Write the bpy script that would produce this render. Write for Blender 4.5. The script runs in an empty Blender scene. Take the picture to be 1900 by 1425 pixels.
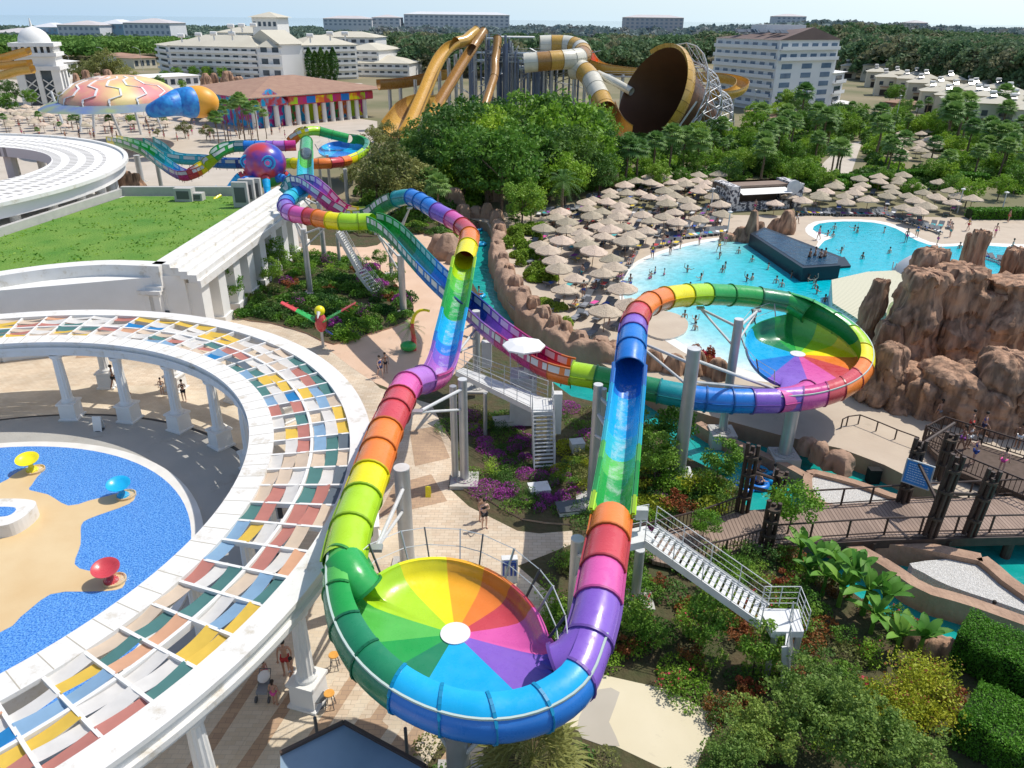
import bpy, bmesh, math, random
import numpy as np
from math import sin, cos, pi, radians, atan, atan2, hypot, sqrt, tan
from mathutils import Vector, Matrix
from mathutils.geometry import tessellate_polygon
S = bpy.context.scene
COL = S.collection
rnd = random.Random(7)
nrg = np.random.default_rng(7)

# ------------------------------------------------------------------ camera
FPX, PITCH, ROLL, CAMZ = 1400.0, atan((712.5-36)/1400), radians(0.6), 24.0
cd = bpy.data.cameras.new("camera"); cam = bpy.data.objects.new("camera", cd); COL.objects.link(cam)
cd.sensor_fit = 'HORIZONTAL'; cd.sensor_width = 36; cd.lens = 36*FPX/1900; cd.clip_start = .5; cd.clip_end = 60000
def camdir(x, y):
    c, s = cos(ROLL), sin(ROLL); x, y = c*x-s*y, s*x+c*y
    return Vector((x, cos(PITCH)+y*sin(PITCH), -sin(PITCH)+y*cos(PITCH)))
X = camdir(1, 0)-camdir(0, 0); Y = camdir(0, 1)-camdir(0, 0); Z = -camdir(0, 0)
cam.matrix_world = Matrix(((X.x, Y.x, Z.x, 0), (X.y, Y.y, Z.y, 0), (X.z, Y.z, Z.z, CAMZ), (0, 0, 0, 1)))
S.camera = cam
def at(px, py, z=0.0):
    """world point at height z seen at a pixel of the 1900x1425 photograph"""
    d = camdir((px-950)/FPX, (712.5-py)/FPX); t = (z-CAMZ)/d.z
    return Vector((d.x*t, d.y*t, z))
def top(px, py, ty, z=0.0):
    """height of the point above ground point (px,py) that shows at row ty"""
    b = at(px, py, z); d = camdir((px-950)/FPX, (712.5-ty)/FPX)
    return CAMZ + d.z*hypot(b.x, b.y)/hypot(d.x, d.y)
def pxm(px, py, z=0.0):
    """metres per pixel at that place"""
    b = at(px, py, z); return (b.y*cos(PITCH)+(CAMZ-z)*sin(PITCH))/FPX

# ------------------------------------------------------------------ materials
MATS = {}
def mat(name, col, rough=.6, col2=None, scale=1.0, amt=.5, bump=0.0, bscale=None, metal=0.0, spec=None, rand=0.0,
        trans=0.0, coords='Object', stretch=(1, 1, 1), detail=5, coat=0.0, alpha=1.0, sss=None):
    if name in MATS: return MATS[name]
    m = bpy.data.materials.new(name); m.use_nodes = True; nt = m.node_tree; N = nt.nodes; L = nt.links
    b = N['Principled BSDF']; b.inputs['Roughness'].default_value = rough; b.inputs['Metallic'].default_value = metal
    if spec is not None: b.inputs['Specular IOR Level'].default_value = spec
    if coat: b.inputs['Coat Weight'].default_value = coat; b.inputs['Coat Roughness'].default_value = .08
    if trans: b.inputs['Transmission Weight'].default_value = trans
    if alpha < 1: b.inputs['Alpha'].default_value = alpha
    c = (*col, 1)
    out = None
    if col2 is not None or bump:
        tc = N.new('ShaderNodeTexCoord'); mp = N.new('ShaderNodeMapping'); mp.inputs['Scale'].default_value = stretch
        if coords == 'World':
            g = N.new('ShaderNodeNewGeometry'); L.new(g.outputs['Position'], mp.inputs['Vector'])
        else: L.new(tc.outputs[coords], mp.inputs['Vector'])
    if col2 is not None:
        nz = N.new('ShaderNodeTexNoise'); nz.inputs['Scale'].default_value = scale; nz.inputs['Detail'].default_value = detail
        L.new(mp.outputs['Vector'], nz.inputs['Vector'])
        rp = N.new('ShaderNodeValToRGB'); rp.color_ramp.elements[0].position = .5-amt*.4; rp.color_ramp.elements[1].position = .5+amt*.4
        rp.color_ramp.elements[0].color = c; rp.color_ramp.elements[1].color = (*col2, 1)
        L.new(nz.outputs['Fac'], rp.inputs['Fac']); out = rp.outputs['Color']
    else:
        rgb = N.new('ShaderNodeRGB'); rgb.outputs[0].default_value = c; out = rgb.outputs[0]
    if rand:
        oi = N.new('ShaderNodeObjectInfo'); hs = N.new('ShaderNodeHueSaturation')
        mr = N.new('ShaderNodeMapRange'); mr.inputs['To Min'].default_value = 1-rand; mr.inputs['To Max'].default_value = 1+rand
        L.new(oi.outputs['Random'], mr.inputs['Value']); L.new(mr.outputs['Result'], hs.inputs['Value'])
        mr2 = N.new('ShaderNodeMapRange'); mr2.inputs['To Min'].default_value = .5+rand*.07; mr2.inputs['To Max'].default_value = .5-rand*.07
        L.new(oi.outputs['Random'], mr2.inputs['Value']); L.new(mr2.outputs['Result'], hs.inputs['Hue'])
        L.new(out, hs.inputs['Color']); out = hs.outputs['Color']
    L.new(out, b.inputs['Base Color'])
    if bump:
        n2 = N.new('ShaderNodeTexNoise'); n2.inputs['Scale'].default_value = bscale or scale*4; n2.inputs['Detail'].default_value = 6
        L.new(mp.outputs['Vector'], n2.inputs['Vector'])
        bp = N.new('ShaderNodeBump'); bp.inputs['Strength'].default_value = bump; bp.inputs['Distance'].default_value = .3
        L.new(n2.outputs['Fac'], bp.inputs['Height']); L.new(bp.outputs['Normal'], b.inputs['Normal'])
    MATS[name] = m; return m
def leafmat(name, col, col2, scale=.6, rand=.25, gloss=.55):
    """foliage: two greens by a coarse noise, light passing through the leaf"""
    if name in MATS: return MATS[name]
    m = mat(name, col, gloss, col2, scale, .6, rand=rand, spec=.25)
    nt = m.node_tree; N = nt.nodes; L = nt.links; b = N['Principled BSDF']; o = N['Material Output']
    src = b.inputs['Base Color'].links[0].from_socket
    tr = N.new('ShaderNodeBsdfTranslucent'); mx = N.new('ShaderNodeMixShader'); mx.inputs[0].default_value = .28
    L.new(src, tr.inputs['Color']); L.new(b.outputs[0], mx.inputs[1]); L.new(tr.outputs[0], mx.inputs[2]); L.new(mx.outputs[0], o.inputs['Surface'])
    return m

PAL = dict(pink=(.72,.10,.38), magenta=(.55,.02,.22), red=(.60,.055,.07), orange=(.86,.22,.025), amber=(.92,.42,.01), yellow=(.90,.78,.0),
           lime=(.42,.70,.01), lgreen=(.10,.52,.08), green=(.012,.36,.06), dgreen=(.006,.22,.09), teal=(.0,.30,.33), aqua=(.03,.50,.62), cyan=(.0,.42,.78),
           blue=(.01,.20,.66), dblue=(.006,.06,.38), purple=(.24,.11,.55), violet=(.46,.16,.58), gold=(.60,.35,.06), dgold=(.36,.18,.035), cream=(.72,.68,.55), brown=(.10,.05,.025))
def pm(c):
    """glossy fibreglass, slightly weathered"""
    k = PAL[c]
    m = mat('fibreglass_'+c, tuple(v*.86 for v in k), .28, tuple(min(1, v*1.05+.022) for v in k), .8, .8, bump=.03, bscale=2.5, coords='World', spec=.5, coat=.25, detail=8)
    if 'fadedone' not in m: m['fadedone'] = 1; scuff(m)
    return m
def scuff(m):
    nt = m.node_tree; g = nt.nodes.new('ShaderNodeNewGeometry'); n = nt.nodes.new('ShaderNodeTexNoise'); n.inputs['Scale'].default_value = 2.2; n.inputs['Detail'].default_value = 10; n.inputs['Roughness'].default_value = .7
    r = nt.nodes.new('ShaderNodeMapRange'); r.inputs['From Min'].default_value = .35; r.inputs['From Max'].default_value = .7; r.inputs['To Min'].default_value = .16; r.inputs['To Max'].default_value = .5
    nt.links.new(g.outputs['Position'], n.inputs['Vector']); nt.links.new(n.outputs['Fac'], r.inputs['Value']); nt.links.new(r.outputs[0], nt.nodes['Principled BSDF'].inputs['Roughness'])
def pmd(c):
    k = PAL[c]; return mat('flange_'+c, tuple(v*.55 for v in k), .4)
WHITE = mat('white_plaster', (.80,.79,.76), .7, (.70,.69,.65), .5, .8, bump=.06, bscale=3, coords='World')
WHITE2 = mat('weathered_white_stone', (.76,.75,.72), .75, (.69,.67,.62), 1.1, .6, bump=.015, bscale=5, coords='World', detail=10)
def stain(m, col=(.47,.40,.29), lo=.55, hi=.68, sc=1.1):
    nt = m.node_tree; b = nt.nodes['Principled BSDF']; src = b.inputs['Base Color'].links[0].from_socket; g = nt.nodes.new('ShaderNodeNewGeometry'); n = nt.nodes.new('ShaderNodeTexNoise'); n.inputs['Scale'].default_value = sc; n.inputs['Detail'].default_value = 12; n.inputs['Roughness'].default_value = .75
    r = nt.nodes.new('ShaderNodeMapRange'); r.inputs['From Min'].default_value = lo; r.inputs['From Max'].default_value = hi; r.inputs['To Max'].default_value = .75; x = nt.nodes.new('ShaderNodeMix'); x.data_type = 'RGBA'; x.inputs[7].default_value = (*col, 1)
    nt.links.new(g.outputs['Position'], n.inputs['Vector']); nt.links.new(n.outputs['Fac'], r.inputs['Value']); nt.links.new(r.outputs[0], x.inputs[0]); nt.links.new(src, x.inputs[6]); nt.links.new(x.outputs[2], b.inputs['Base Color'])
stain(WHITE2)
STEEL = mat('galvanised_steel', (.42,.44,.45), .42, (.55,.57,.58), 1.5, .8, metal=.55, coords='World')
DSTEEL = mat('dark_steel', (.10,.11,.12), .45, metal=.4)
WSTEEL = mat('pale_painted_steel', (.66,.67,.66), .5, (.52,.53,.52), 2, .6, coords='World')
DWOOD = mat('dark_stained_wood', (.030,.018,.013), .6, (.07,.04,.03), 3, .7, coords='World')
CONC = mat('concrete', (.42,.41,.38), .85, (.52,.50,.46), 1.2, .7, bump=.1, coords='World')
THATCH = mat('thatched_straw', (.60,.50,.38), .95, (.46,.37,.27), 2.5, .7, bump=.5, bscale=8, rand=.25, stretch=(1,1,.3))
POLEW = mat('parasol_pole_wood', (.30,.19,.11), .7)
BARK = mat('bark', (.11,.075,.05), .95, (.20,.15,.11), 3, .6, bump=.5, bscale=9)
PALMBARK = mat('palm_bark', (.16,.11,.07), .95, (.26,.19,.13), 4, .6, bump=.6, bscale=10)
GLASSD = mat('dark_window_glass', (.035,.05,.065), .12, (.09,.12,.15), .35, .5, coords='World')
ROCK = mat('rust_brown_rock', (.32,.175,.105), .9, (.55,.345,.225), .9, .8, bump=1.0, bscale=1.5, coords='World', stretch=(1,1,.28), detail=10)
def streak(m, dark=.45):
    nt = m.node_tree; b = nt.nodes['Principled BSDF']; src = b.inputs['Base Color'].links[0].from_socket; g = nt.nodes.new('ShaderNodeNewGeometry'); mp = nt.nodes.new('ShaderNodeMapping'); mp.inputs['Scale'].default_value = (1.6,1.6,.3)
    n = nt.nodes.new('ShaderNodeTexNoise'); n.inputs['Scale'].default_value = 1.3; n.inputs['Detail'].default_value = 8; r = nt.nodes.new('ShaderNodeMapRange'); r.inputs['From Min'].default_value = .38; r.inputs['From Max'].default_value = .62; r.inputs['To Min'].default_value = dark; r.inputs['To Max'].default_value = 1.15
    x = nt.nodes.new('ShaderNodeMix'); x.data_type = 'RGBA'; x.blend_type = 'MULTIPLY'; x.inputs[0].default_value = 1
    nt.links.new(g.outputs['Position'], mp.inputs[0]); nt.links.new(mp.outputs[0], n.inputs['Vector']); nt.links.new(n.outputs['Fac'], r.inputs['Value']); nt.links.new(src, x.inputs[6]); nt.links.new(r.outputs[0], x.inputs[7]); nt.links.new(x.outputs[2], b.inputs['Base Color'])
streak(ROCK)
ROCKL = mat('pale_tan_rock', (.30,.185,.125), .9, (.48,.32,.22), .8, .7, bump=.6, bscale=2.2, coords='World', stretch=(1,1,.6), detail=9)
FLESH = [mat('skin_tan', (.48,.27,.18), .55), mat('skin_fair', (.62,.40,.30), .55), mat('skin_brown', (.30,.16,.10), .55)]

# ------------------------------------------------------------------ mesh builder
class MB:
    def __init__(s): s.V = []; s.F = []; s.M = []
    def add(s, v, f, m=0):
        o = len(s.V); s.V += [tuple(p) for p in v]; s.F += [tuple(i+o for i in q) for q in f]; s.M += [m]*len(f); return s
    def box(s, c, d, rz=0, m=0, rx=0):
        x, y, z = d[0]/2, d[1]/2, d[2]/2; P = []
        for k in (-z, z):
            for i, j in ((-x,-y),(x,-y),(x,y),(-x,y)):
                jj, kk = j*cos(rx)-k*sin(rx), j*sin(rx)+k*cos(rx)
                P.append((c[0]+i*cos(rz)-jj*sin(rz), c[1]+i*sin(rz)+jj*cos(rz), c[2]+kk))
        return s.add(P, [(3,2,1,0),(4,5,6,7),(0,1,5,4),(1,2,6,5),(2,3,7,6),(3,0,4,7)], m)
    def beam(s, p, q, w, h, m=0):
        p, q = Vector(p), Vector(q); t = (q-p).normalized(); up = Vector((0,0,1)) if abs(t.z) < .95 else Vector((1,0,0))
        a = t.cross(up).normalized()*(w/2); b = a.cross(t).normalized()*(h/2)
        P = [p-a-b, p+a-b, p+a+b, p-a+b, q-a-b, q+a-b, q+a+b, q-a+b]
        return s.add(P, [(0,1,2,3),(7,6,5,4),(0,4,5,1),(1,5,6,2),(2,6,7,3),(3,7,4,0)], m)
    def cyl(s, p, q, r, r2=None, n=8, m=0, cap=True):
        p, q = Vector(p), Vector(q); r2 = r if r2 is None else r2; t = (q-p).normalized()
        up = Vector((0,0,1)) if abs(t.z) < .95 else Vector((1,0,0)); a = t.cross(up).normalized(); b = a.cross(t)
        P = [p+(a*cos(2*pi*i/n)+b*sin(2*pi*i/n))*r for i in range(n)]+[q+(a*cos(2*pi*i/n)+b*sin(2*pi*i/n))*r2 for i in range(n)]
        F = [(i, (i+1) % n, (i+1) % n+n, i+n) for i in range(n)]
        if cap: F += [tuple(range(n))[::-1], tuple(range(n, 2*n))]
        return s.add(P, F, m)
    def path(s, pts, r, n=6, m=0):
        for a, b in zip(pts[:-1], pts[1:]): s.cyl(a, b, r, n=n, m=m)
        return s
    def lathe(s, prof, c=(0,0,0), n=16, m=0, sx=1, sy=1):
        P = [(c[0]+r*cos(2*pi*i/n)*sx, c[1]+r*sin(2*pi*i/n)*sy, c[2]+z) for r, z in prof for i in range(n)]
        F = [(k*n+i, k*n+(i+1) % n, (k+1)*n+(i+1) % n, (k+1)*n+i) for k in range(len(prof)-1) for i in range(n)]
        F += [tuple(range(n))[::-1], tuple(range((len(prof)-1)*n, len(prof)*n))]
        return s.add(P, F, m)
    def prism(s, pts, z0, z1, m=0, ms=None, bottom=False):
        a = sum(p[0]*q[1]-q[0]*p[1] for p, q in zip(pts, pts[1:]+pts[:1]))
        if a < 0: pts = pts[::-1]
        n = len(pts); P = [(p[0], p[1], z0) for p in pts]+[(p[0], p[1], z1) for p in pts]
        if n > 6:
            tr = [t if sum(pts[t[i]][0]*pts[t[(i+1) % 3]][1]-pts[t[(i+1) % 3]][0]*pts[t[i]][1] for i in range(3)) > 0 else t[::-1] for t in (tuple(q) for q in tessellate_polygon([[Vector((p[0], p[1], 0)) for p in pts]]))]
        else: tr = [tuple(range(n))]
        s.add(P, [tuple(i+n for i in t) for t in tr]+([t[::-1] for t in tr] if bottom else []), m)
        return s.add(P, [(i, (i+1) % n, (i+1) % n+n, i+n) for i in range(n)], m if ms is None else ms)
    def build(s, name, mats, parent=None, smooth=False, auto=None):
        me = bpy.data.meshes.new(name); V = np.array(s.V, dtype=float)
        o = Vector((0,0,0))
        if parent is not None: o = parent['_w'] if False else wloc(parent)
        elif len(V): o = Vector((float(V[:,0].min()+V[:,0].max())/2, float(V[:,1].min()+V[:,1].max())/2, float(V[:,2].min())))
        V = V-np.array(o)
        me.from_pydata(V.tolist(), [], s.F)
        ms = mats if isinstance(mats, (list, tuple)) else [mats]
        for k in ms: me.materials.append(k)
        me.polygons.foreach_set('material_index', [min(k, len(ms)-1) for k in s.M])
        me.polygons.foreach_set('use_smooth', [smooth]*len(s.F))
        if smooth:
            try: me.set_sharp_from_angle(angle=radians(auto or 40))
            except Exception: pass
        me.update()
        ob = bpy.data.objects.new(name, me); COL.objects.link(ob)
        if parent is not None: ob.parent = parent
        else: ob.location = o
        return ob
def wloc(o):
    v = Vector(o.location)
    while o.parent is not None: o = o.parent; v = v+Vector(o.location)
    return v
def tag(o, label=None, cat=None, group=None, kind=None):
    if label: o['label'] = label
    if cat: o['category'] = cat
    if group: o['group'] = group
    if kind: o['kind'] = kind
    return o
def thing(name, loc, label, cat, group=None, rz=0):
    o = bpy.data.objects.new(name, None); COL.objects.link(o); o.location = loc; o.rotation_euler = (0,0,rz); o.empty_display_size = .3
    return tag(o, label, cat, group)
def dup(o, loc=None, rz=None, sc=None, label=None, group=None, parent=None):
    c = o.copy(); COL.objects.link(c)
    if parent is not None: c.parent = parent
    if loc is not None: c.location = loc
    if rz is not None: c.rotation_euler = (0, 0, rz)
    if sc is not None: c.scale = (sc, sc, sc) if not isinstance(sc, tuple) else sc
    if label: c['label'] = label
    if group: c['group'] = group
    for ch in list(o.children): dup(ch, parent=c)
    return c
def place(proto, used, loc, rz=0, sc=1, label=None, group=None):
    if proto.name not in used:
        used.add(proto.name); proto.location = loc; proto.rotation_euler = (0,0,rz); proto.scale = (sc,sc,sc) if not isinstance(sc, tuple) else sc
        if label: proto['label'] = label
        if group: proto['group'] = group
        return proto
    return dup(proto, loc, rz, sc, label, group)
USED = set()
def recol(o, child, m):
    """another material on one part of a copy that shares its mesh"""
    for c in ([o] if child is None else [k for k in o.children if k.name.split('.')[0] == child]):
        c.material_slots[0].link = 'OBJECT'; c.material_slots[0].material = m
def struct(name, mb, mats, smooth=False):
    return tag(mb.build(name, mats, smooth=smooth), kind='structure')
def pts(*a, z=0.0):
    return [(v.x, v.y) for v in (at(x, y, z) for x, y in a)]
def spline(P, step=.35):
    """Catmull-Rom through 3-D points, resampled evenly"""
    P = [Vector(p) for p in P]; Q = [P[0]*2-P[1]]+P+[P[-1]*2-P[-2]]; R = []
    for i in range(1, len(Q)-2):
        a, b, c, d = Q[i-1:i+3]; n = 14
        for k in range(n):
            t = k/n; R.append(.5*((2*b)+(c-a)*t+(2*a-5*b+4*c-d)*t*t+(3*b-a-3*c+d)*t**3))
    R.append(P[-1])
    L = [0]
    for a, b in zip(R[:-1], R[1:]): L.append(L[-1]+(b-a).length)
    n = max(2, int(L[-1]/step)); out = []; j = 0
    for k in range(n+1):
        s = L[-1]*k/n
        while j < len(L)-2 and L[j+1] < s: j += 1
        f = (s-L[j])/max(1e-9, L[j+1]-L[j]); out.append(R[j].lerp(R[j+1], min(1, max(0, f))))
    return out
def smoothpoly(P, step=1.0):
    Q = [Vector((p[0], p[1], 0)) for p in P]; n = len(Q); R = []
    for i in range(n):
        a, b, c, d = Q[i-1], Q[i], Q[(i+1) % n], Q[(i+2) % n]; m = max(2, int((c-b).length/step))
        for k in range(m):
            t = k/m; v = .5*((2*b)+(c-a)*t+(2*a-5*b+4*c-d)*t*t+(3*b-a-3*c+d)*t**3); R.append((v.x, v.y))
    return R
def inpoly(x, y, P):
    r = False; j = len(P)-1
    for i in range(len(P)):
        if (P[i][1] > y) != (P[j][1] > y) and x < (P[j][0]-P[i][0])*(y-P[i][1])/(P[j][1]-P[i][1])+P[i][0]: r = not r
        j = i
    return r
def bulk(name, V, Fq, mats, mi=None, parent=None, smooth=False):
    """fast mesh from numpy quads"""
    me = bpy.data.meshes.new(name); nv, nf = len(V), len(Fq); k = Fq.shape[1]
    me.vertices.add(nv); me.vertices.foreach_set('co', V.astype(np.float32).ravel())
    me.loops.add(nf*k); me.loops.foreach_set('vertex_index', Fq.astype(np.int32).ravel())
    me.polygons.add(nf); me.polygons.foreach_set('loop_start', np.arange(0, nf*k, k, dtype=np.int32))
    for m in (mats if isinstance(mats, (list, tuple)) else [mats]): me.materials.append(m)
    if mi is not None: me.polygons.foreach_set('material_index', mi.astype(np.int32))
    me.polygons.foreach_set('use_smooth', np.full(nf, smooth))
    me.update(calc_edges=True); me.validate()
    o = bpy.data.objects.new(name, me); COL.objects.link(o)
    if parent is not None: o.parent = parent
    return o
def leaves(C, size, rng=nrg, up=.35, aspect=.55, out=None):
    """leaf-shaped quads (a pointed diamond each) at centres C"""
    n = len(C); a = rng.normal(size=(n,3)); a /= np.linalg.norm(a, axis=1)[:,None]
    if out is not None: a = a*.8+out; 
    a[:,2] += up*0; nrm = rng.normal(size=(n,3)); nrm[:,2] = np.abs(nrm[:,2])+up; 
    b = np.cross(nrm, a); b /= (np.linalg.norm(b, axis=1)[:,None]+1e-9); a /= (np.linalg.norm(a, axis=1)[:,None]+1e-9)
    s = (size*(.6+.8*rng.random(n)))[:,None] if np.isscalar(size) else size[:,None]
    V = np.stack([C-a*s*.5, C+b*s*aspect*.5, C+a*s*.5, C-b*s*aspect*.5], 1).reshape(-1,3)
    return V, np.arange(n*4).reshape(n,4)
def clumps(n_clump, per, R, cz, rc, rng=nrg, squash=.8, shell=.75):
    """points of an uneven crown: leaf clumps spread through an ellipsoid"""
    d = rng.normal(size=(n_clump,3)); d /= np.linalg.norm(d, axis=1)[:,None]; rr = shell+(1-shell)*rng.random(n_clump)-(rng.random(n_clump) < .25)*.35
    c = d*rr[:,None]*R; c[:,2] *= squash; c[:,2] += cz
    k = rc*(.6+.8*rng.random(n_clump))
    p = rng.normal(size=(n_clump,per,3)); p /= np.linalg.norm(p, axis=2)[:,:,None]; p *= (rng.random((n_clump,per,1))**.4)*k[:,None,None]; p[:,:,2] *= .7
    return (c[:,None,:]+p).reshape(-1,3), c
# ------------------------------------------------------------------ light
w = bpy.data.worlds.new("World"); S.world = w; w.use_nodes = True
NT = w.node_tree; bg = NT.nodes['Background']; sky = NT.nodes.new('ShaderNodeTexSky'); sky.sky_type = 'NISHITA'
SUN_EL, SUN_AZ = radians(58), radians(27)      # direction the sun stands in: to the right and behind the scene
sky.sun_disc = False; sky.sun_elevation = SUN_EL; sky.sun_rotation = pi/2-SUN_AZ; sky.air_density = 1.0; sky.dust_density = 1.2; sky.ozone_density = 1.5
tcs = NT.nodes.new('ShaderNodeTexCoord'); sx_ = NT.nodes.new('ShaderNodeSeparateXYZ'); NT.links.new(tcs.outputs['Generated'], sx_.inputs[0])
hz = NT.nodes.new('ShaderNodeMapRange'); hz.inputs['From Min'].default_value = -.02; hz.inputs['From Max'].default_value = .22; hz.inputs['To Min'].default_value = .85; hz.inputs['To Max'].default_value = 0; NT.links.new(sx_.outputs['Z'], hz.inputs['Value'])
hc = NT.nodes.new('ShaderNodeMapRange'); hc.data_type = 'FLOAT_VECTOR'; hc.inputs[7].default_value = (-.5,-.5,-.5); hc.inputs[8].default_value = (.5,.5,.5); hc.inputs[9].default_value = (3.6,5.2,7.0); hc.inputs[10].default_value = (6.2,7.6,8.2)
cb_ = NT.nodes.new('ShaderNodeCombineXYZ'); [NT.links.new(sx_.outputs['X'], cb_.inputs[i]) for i in range(3)]; NT.links.new(cb_.outputs[0], hc.inputs[6])
wm = NT.nodes.new('ShaderNodeMix'); wm.data_type = 'RGBA'; NT.links.new(hz.outputs[0], wm.inputs[0]); NT.links.new(sky.outputs[0], wm.inputs[6]); NT.links.new(hc.outputs['Vector'], wm.inputs[7])
NT.links.new(wm.outputs[2], bg.inputs[0]); bg.inputs[1].default_value = .15
sl = bpy.data.lights.new("sun", 'SUN'); sl.energy = 4.0; sl.angle = radians(.5); sl.color = (1, .95, .87)
so = bpy.data.objects.new("sun", sl); COL.objects.link(so)
so.rotation_euler = Vector((-cos(SUN_EL)*cos(SUN_AZ), -cos(SUN_EL)*sin(SUN_AZ), -sin(SUN_EL))).to_track_quat('-Z', 'Y').to_euler()
S.view_settings.view_transform = 'Standard'; S.view_settings.look = 'None'; S.view_settings.exposure = 0

# ------------------------------------------------------------------ ground materials
def tilemat(name, c1, c2, c3, sc, rough=.7, mortar=.012, ms=.01):
    m = mat(name, c1, rough); nt = m.node_tree; N, L = nt.nodes, nt.links; b = N['Principled BSDF']
    g = N.new('ShaderNodeNewGeometry'); br = N.new('ShaderNodeTexBrick'); br.inputs['Scale'].default_value = sc; br.inputs['Mortar Size'].default_value = ms
    br.inputs['Color1'].default_value = (*c1,1); br.inputs['Color2'].default_value = (*c2,1); br.inputs['Mortar'].default_value = (*c3,1); br.offset = .5
    L.new(g.outputs['Position'], br.inputs['Vector'])
    nz = N.new('ShaderNodeTexNoise'); nz.inputs['Scale'].default_value = .35; nz.inputs['Detail'].default_value = 8; L.new(g.outputs['Position'], nz.inputs['Vector'])
    mr = N.new('ShaderNodeMapRange'); mr.inputs['From Min'].default_value = .3; mr.inputs['From Max'].default_value = .7; mr.inputs['To Min'].default_value = .75; mr.inputs['To Max'].default_value = 1.12
    L.new(nz.outputs['Fac'], mr.inputs['Value']); mx = N.new('ShaderNodeMix'); mx.data_type = 'RGBA'; mx.blend_type = 'MULTIPLY'; mx.inputs[0].default_value = 1
    L.new(br.outputs['Color'], mx.inputs[6]); L.new(mr.outputs['Result'], mx.inputs[7]); L.new(mx.outputs[2], b.inputs['Base Color']); return m
TRAV = tilemat('travertine_paving', (.60,.47,.33), (.68,.57,.43), (.40,.31,.22), 1.1)
TRAVL = tilemat('pale_travertine', (.68,.58,.44), (.63,.52,.37), (.50,.43,.33), 1.3)
TRAVD = tilemat('brown_travertine', (.42,.28,.18), (.50,.34,.21), (.28,.20,.14), 1.1)
PATH = mat('terracotta_path', (.60,.40,.27), .85, (.70,.50,.36), .5, .8, bump=.08, bscale=6, coords='World', detail=9)
SOIL = mat('garden_soil', (.10,.065,.035), .95, (.045,.065,.018), .9, .6, bump=.6, bscale=3, coords='World', detail=9)
GREY = mat('grey_washed_paving', (.36,.35,.32), .85, (.45,.43,.38), .6, .8, bump=.12, bscale=9, coords='World', detail=9)
DECK = mat('sand_coloured_deck', (.46,.37,.28), .85, (.56,.47,.36), .5, .8, bump=.06, bscale=5, coords='World', detail=9)
FAR = mat('dry_ground', (.30,.24,.15), .95, (.12,.13,.05), .04, .6, coords='World', detail=10)
PLAZA = mat('pale_plaza_stone', (.46,.40,.32), .8, (.58,.51,.43), .25, .8, coords='World', detail=9)
BANK = mat('channel_wall_render', (.34,.215,.14), .9, (.46,.31,.21), .5, .8, bump=.3, bscale=2, coords='World', stretch=(1,1,.5), detail=9)
GRAVEL = mat('white_gravel', (.80,.78,.73), .9, (.50,.48,.44), 14, .5, bump=.6, bscale=18, coords='World', detail=3)
CREAMP = mat('cream_path', (.62,.55,.38), .85, (.70,.63,.46), .4, .7, coords='World')
GREYP = mat('taupe_path', (.42,.38,.31), .85, (.50,.46,.39), .4, .7, coords='World')

def water(name, col, col2, rough=.06, bump=.25, bscale=2.5, sparkle=0, scale=.5):
    return mat(name, col, rough, col2, scale, .7, bump=bump, bscale=bscale, coords='World', spec=.6)
RIVER = water('river_water', (.0,.24,.22), (.02,.42,.37), bump=.35, bscale=1.6)
SEA = water('sea_water', (.04,.20,.34), (.07,.27,.42), bump=.1, scale=.002)

# ------------------------------------------------------------------ terrain: slabs either side of a sunken river
BEDZ, WATZ = -1.9, -1.15
struct('ground', MB().add([(-6000,-50,BEDZ),(6000,-50,BEDZ),(6000,3500,BEDZ),(-6000,3500,BEDZ)], [(0,1,2,3)]), SOIL)
left_bank = [(885,409),(868,416),(872,440),(868,480),(874,520),(892,552),(930,595),(962,645),(1000,690),(1060,735),(1130,752),(1215,792),(1262,842),(1325,872),(1372,905),(1382,935),(1440,1000),(1500,1035),(1532,1062),(1600,1112),(1660,1152),(1740,1184),(1780,1203),(1900,1243),(2100,1330)]
A = pts(*left_bank)+[(60,-5),(-90,-5),(-190,104)]
e = at(885,409); A = A+[(e.x-6,104)]
struct('garden_terrain', MB().prism(A, BEDZ-.02, 0, 0, 1), [SOIL, BANK])
right_bank = [(885,409),(903,413),(914,432),(911,470),(922,520),(948,570),(1003,622),(1062,657),(1105,668),(1160,700),(1240,748),(1330,775),(1450,808),(1560,832),(1640,862),(1720,902),(1800,928),(1900,948),(2100,985)]
B = pts(*right_bank)+[(190,50),(190,104)]+[(e.x-6,104)]
struct('pool_terrace', MB().prism(B, BEDZ-.01, 0, 0, 1), [DECK, BANK])
struct('far_ground', MB().prism([(-2600,104),(2600,104),(2600,1500),(-2600,1500)], BEDZ-.03, 0), FAR)
struct('sea', MB().add([(-30000,1500,-1),(30000,1500,-1),(30000,40000,-1),(-30000,40000,-1)], [(0,1,2,3)]), SEA)
# river water: strip between the two banks (laid under both edges)
rw = smoothpoly([(p[0],p[1]) for p in pts(*left_bank)][:-1], 3)
W = MB(); Lb = [at(*p) for p in left_bank]; Rb = [at(*p) for p in right_bank]
W.add([(v.x-3, v.y-1, WATZ) for v in (at(880,383), at(1500,1080))]+[(70,-2,WATZ),(150,60,WATZ)]+[(at(1900,900).x, at(1900,900).y+4, WATZ),(at(1100,640).x,at(1100,640).y+3,WATZ),(at(925,372).x,at(925,372).y+1,WATZ)], [(0,1,2,3,4,5,6)])
struct('river_water', MB().add([(-12,0,WATZ),(80,0,WATZ),(80,120,WATZ),(-12,120,WATZ)], [(0,1,2,3)]), RIVER)

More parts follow.
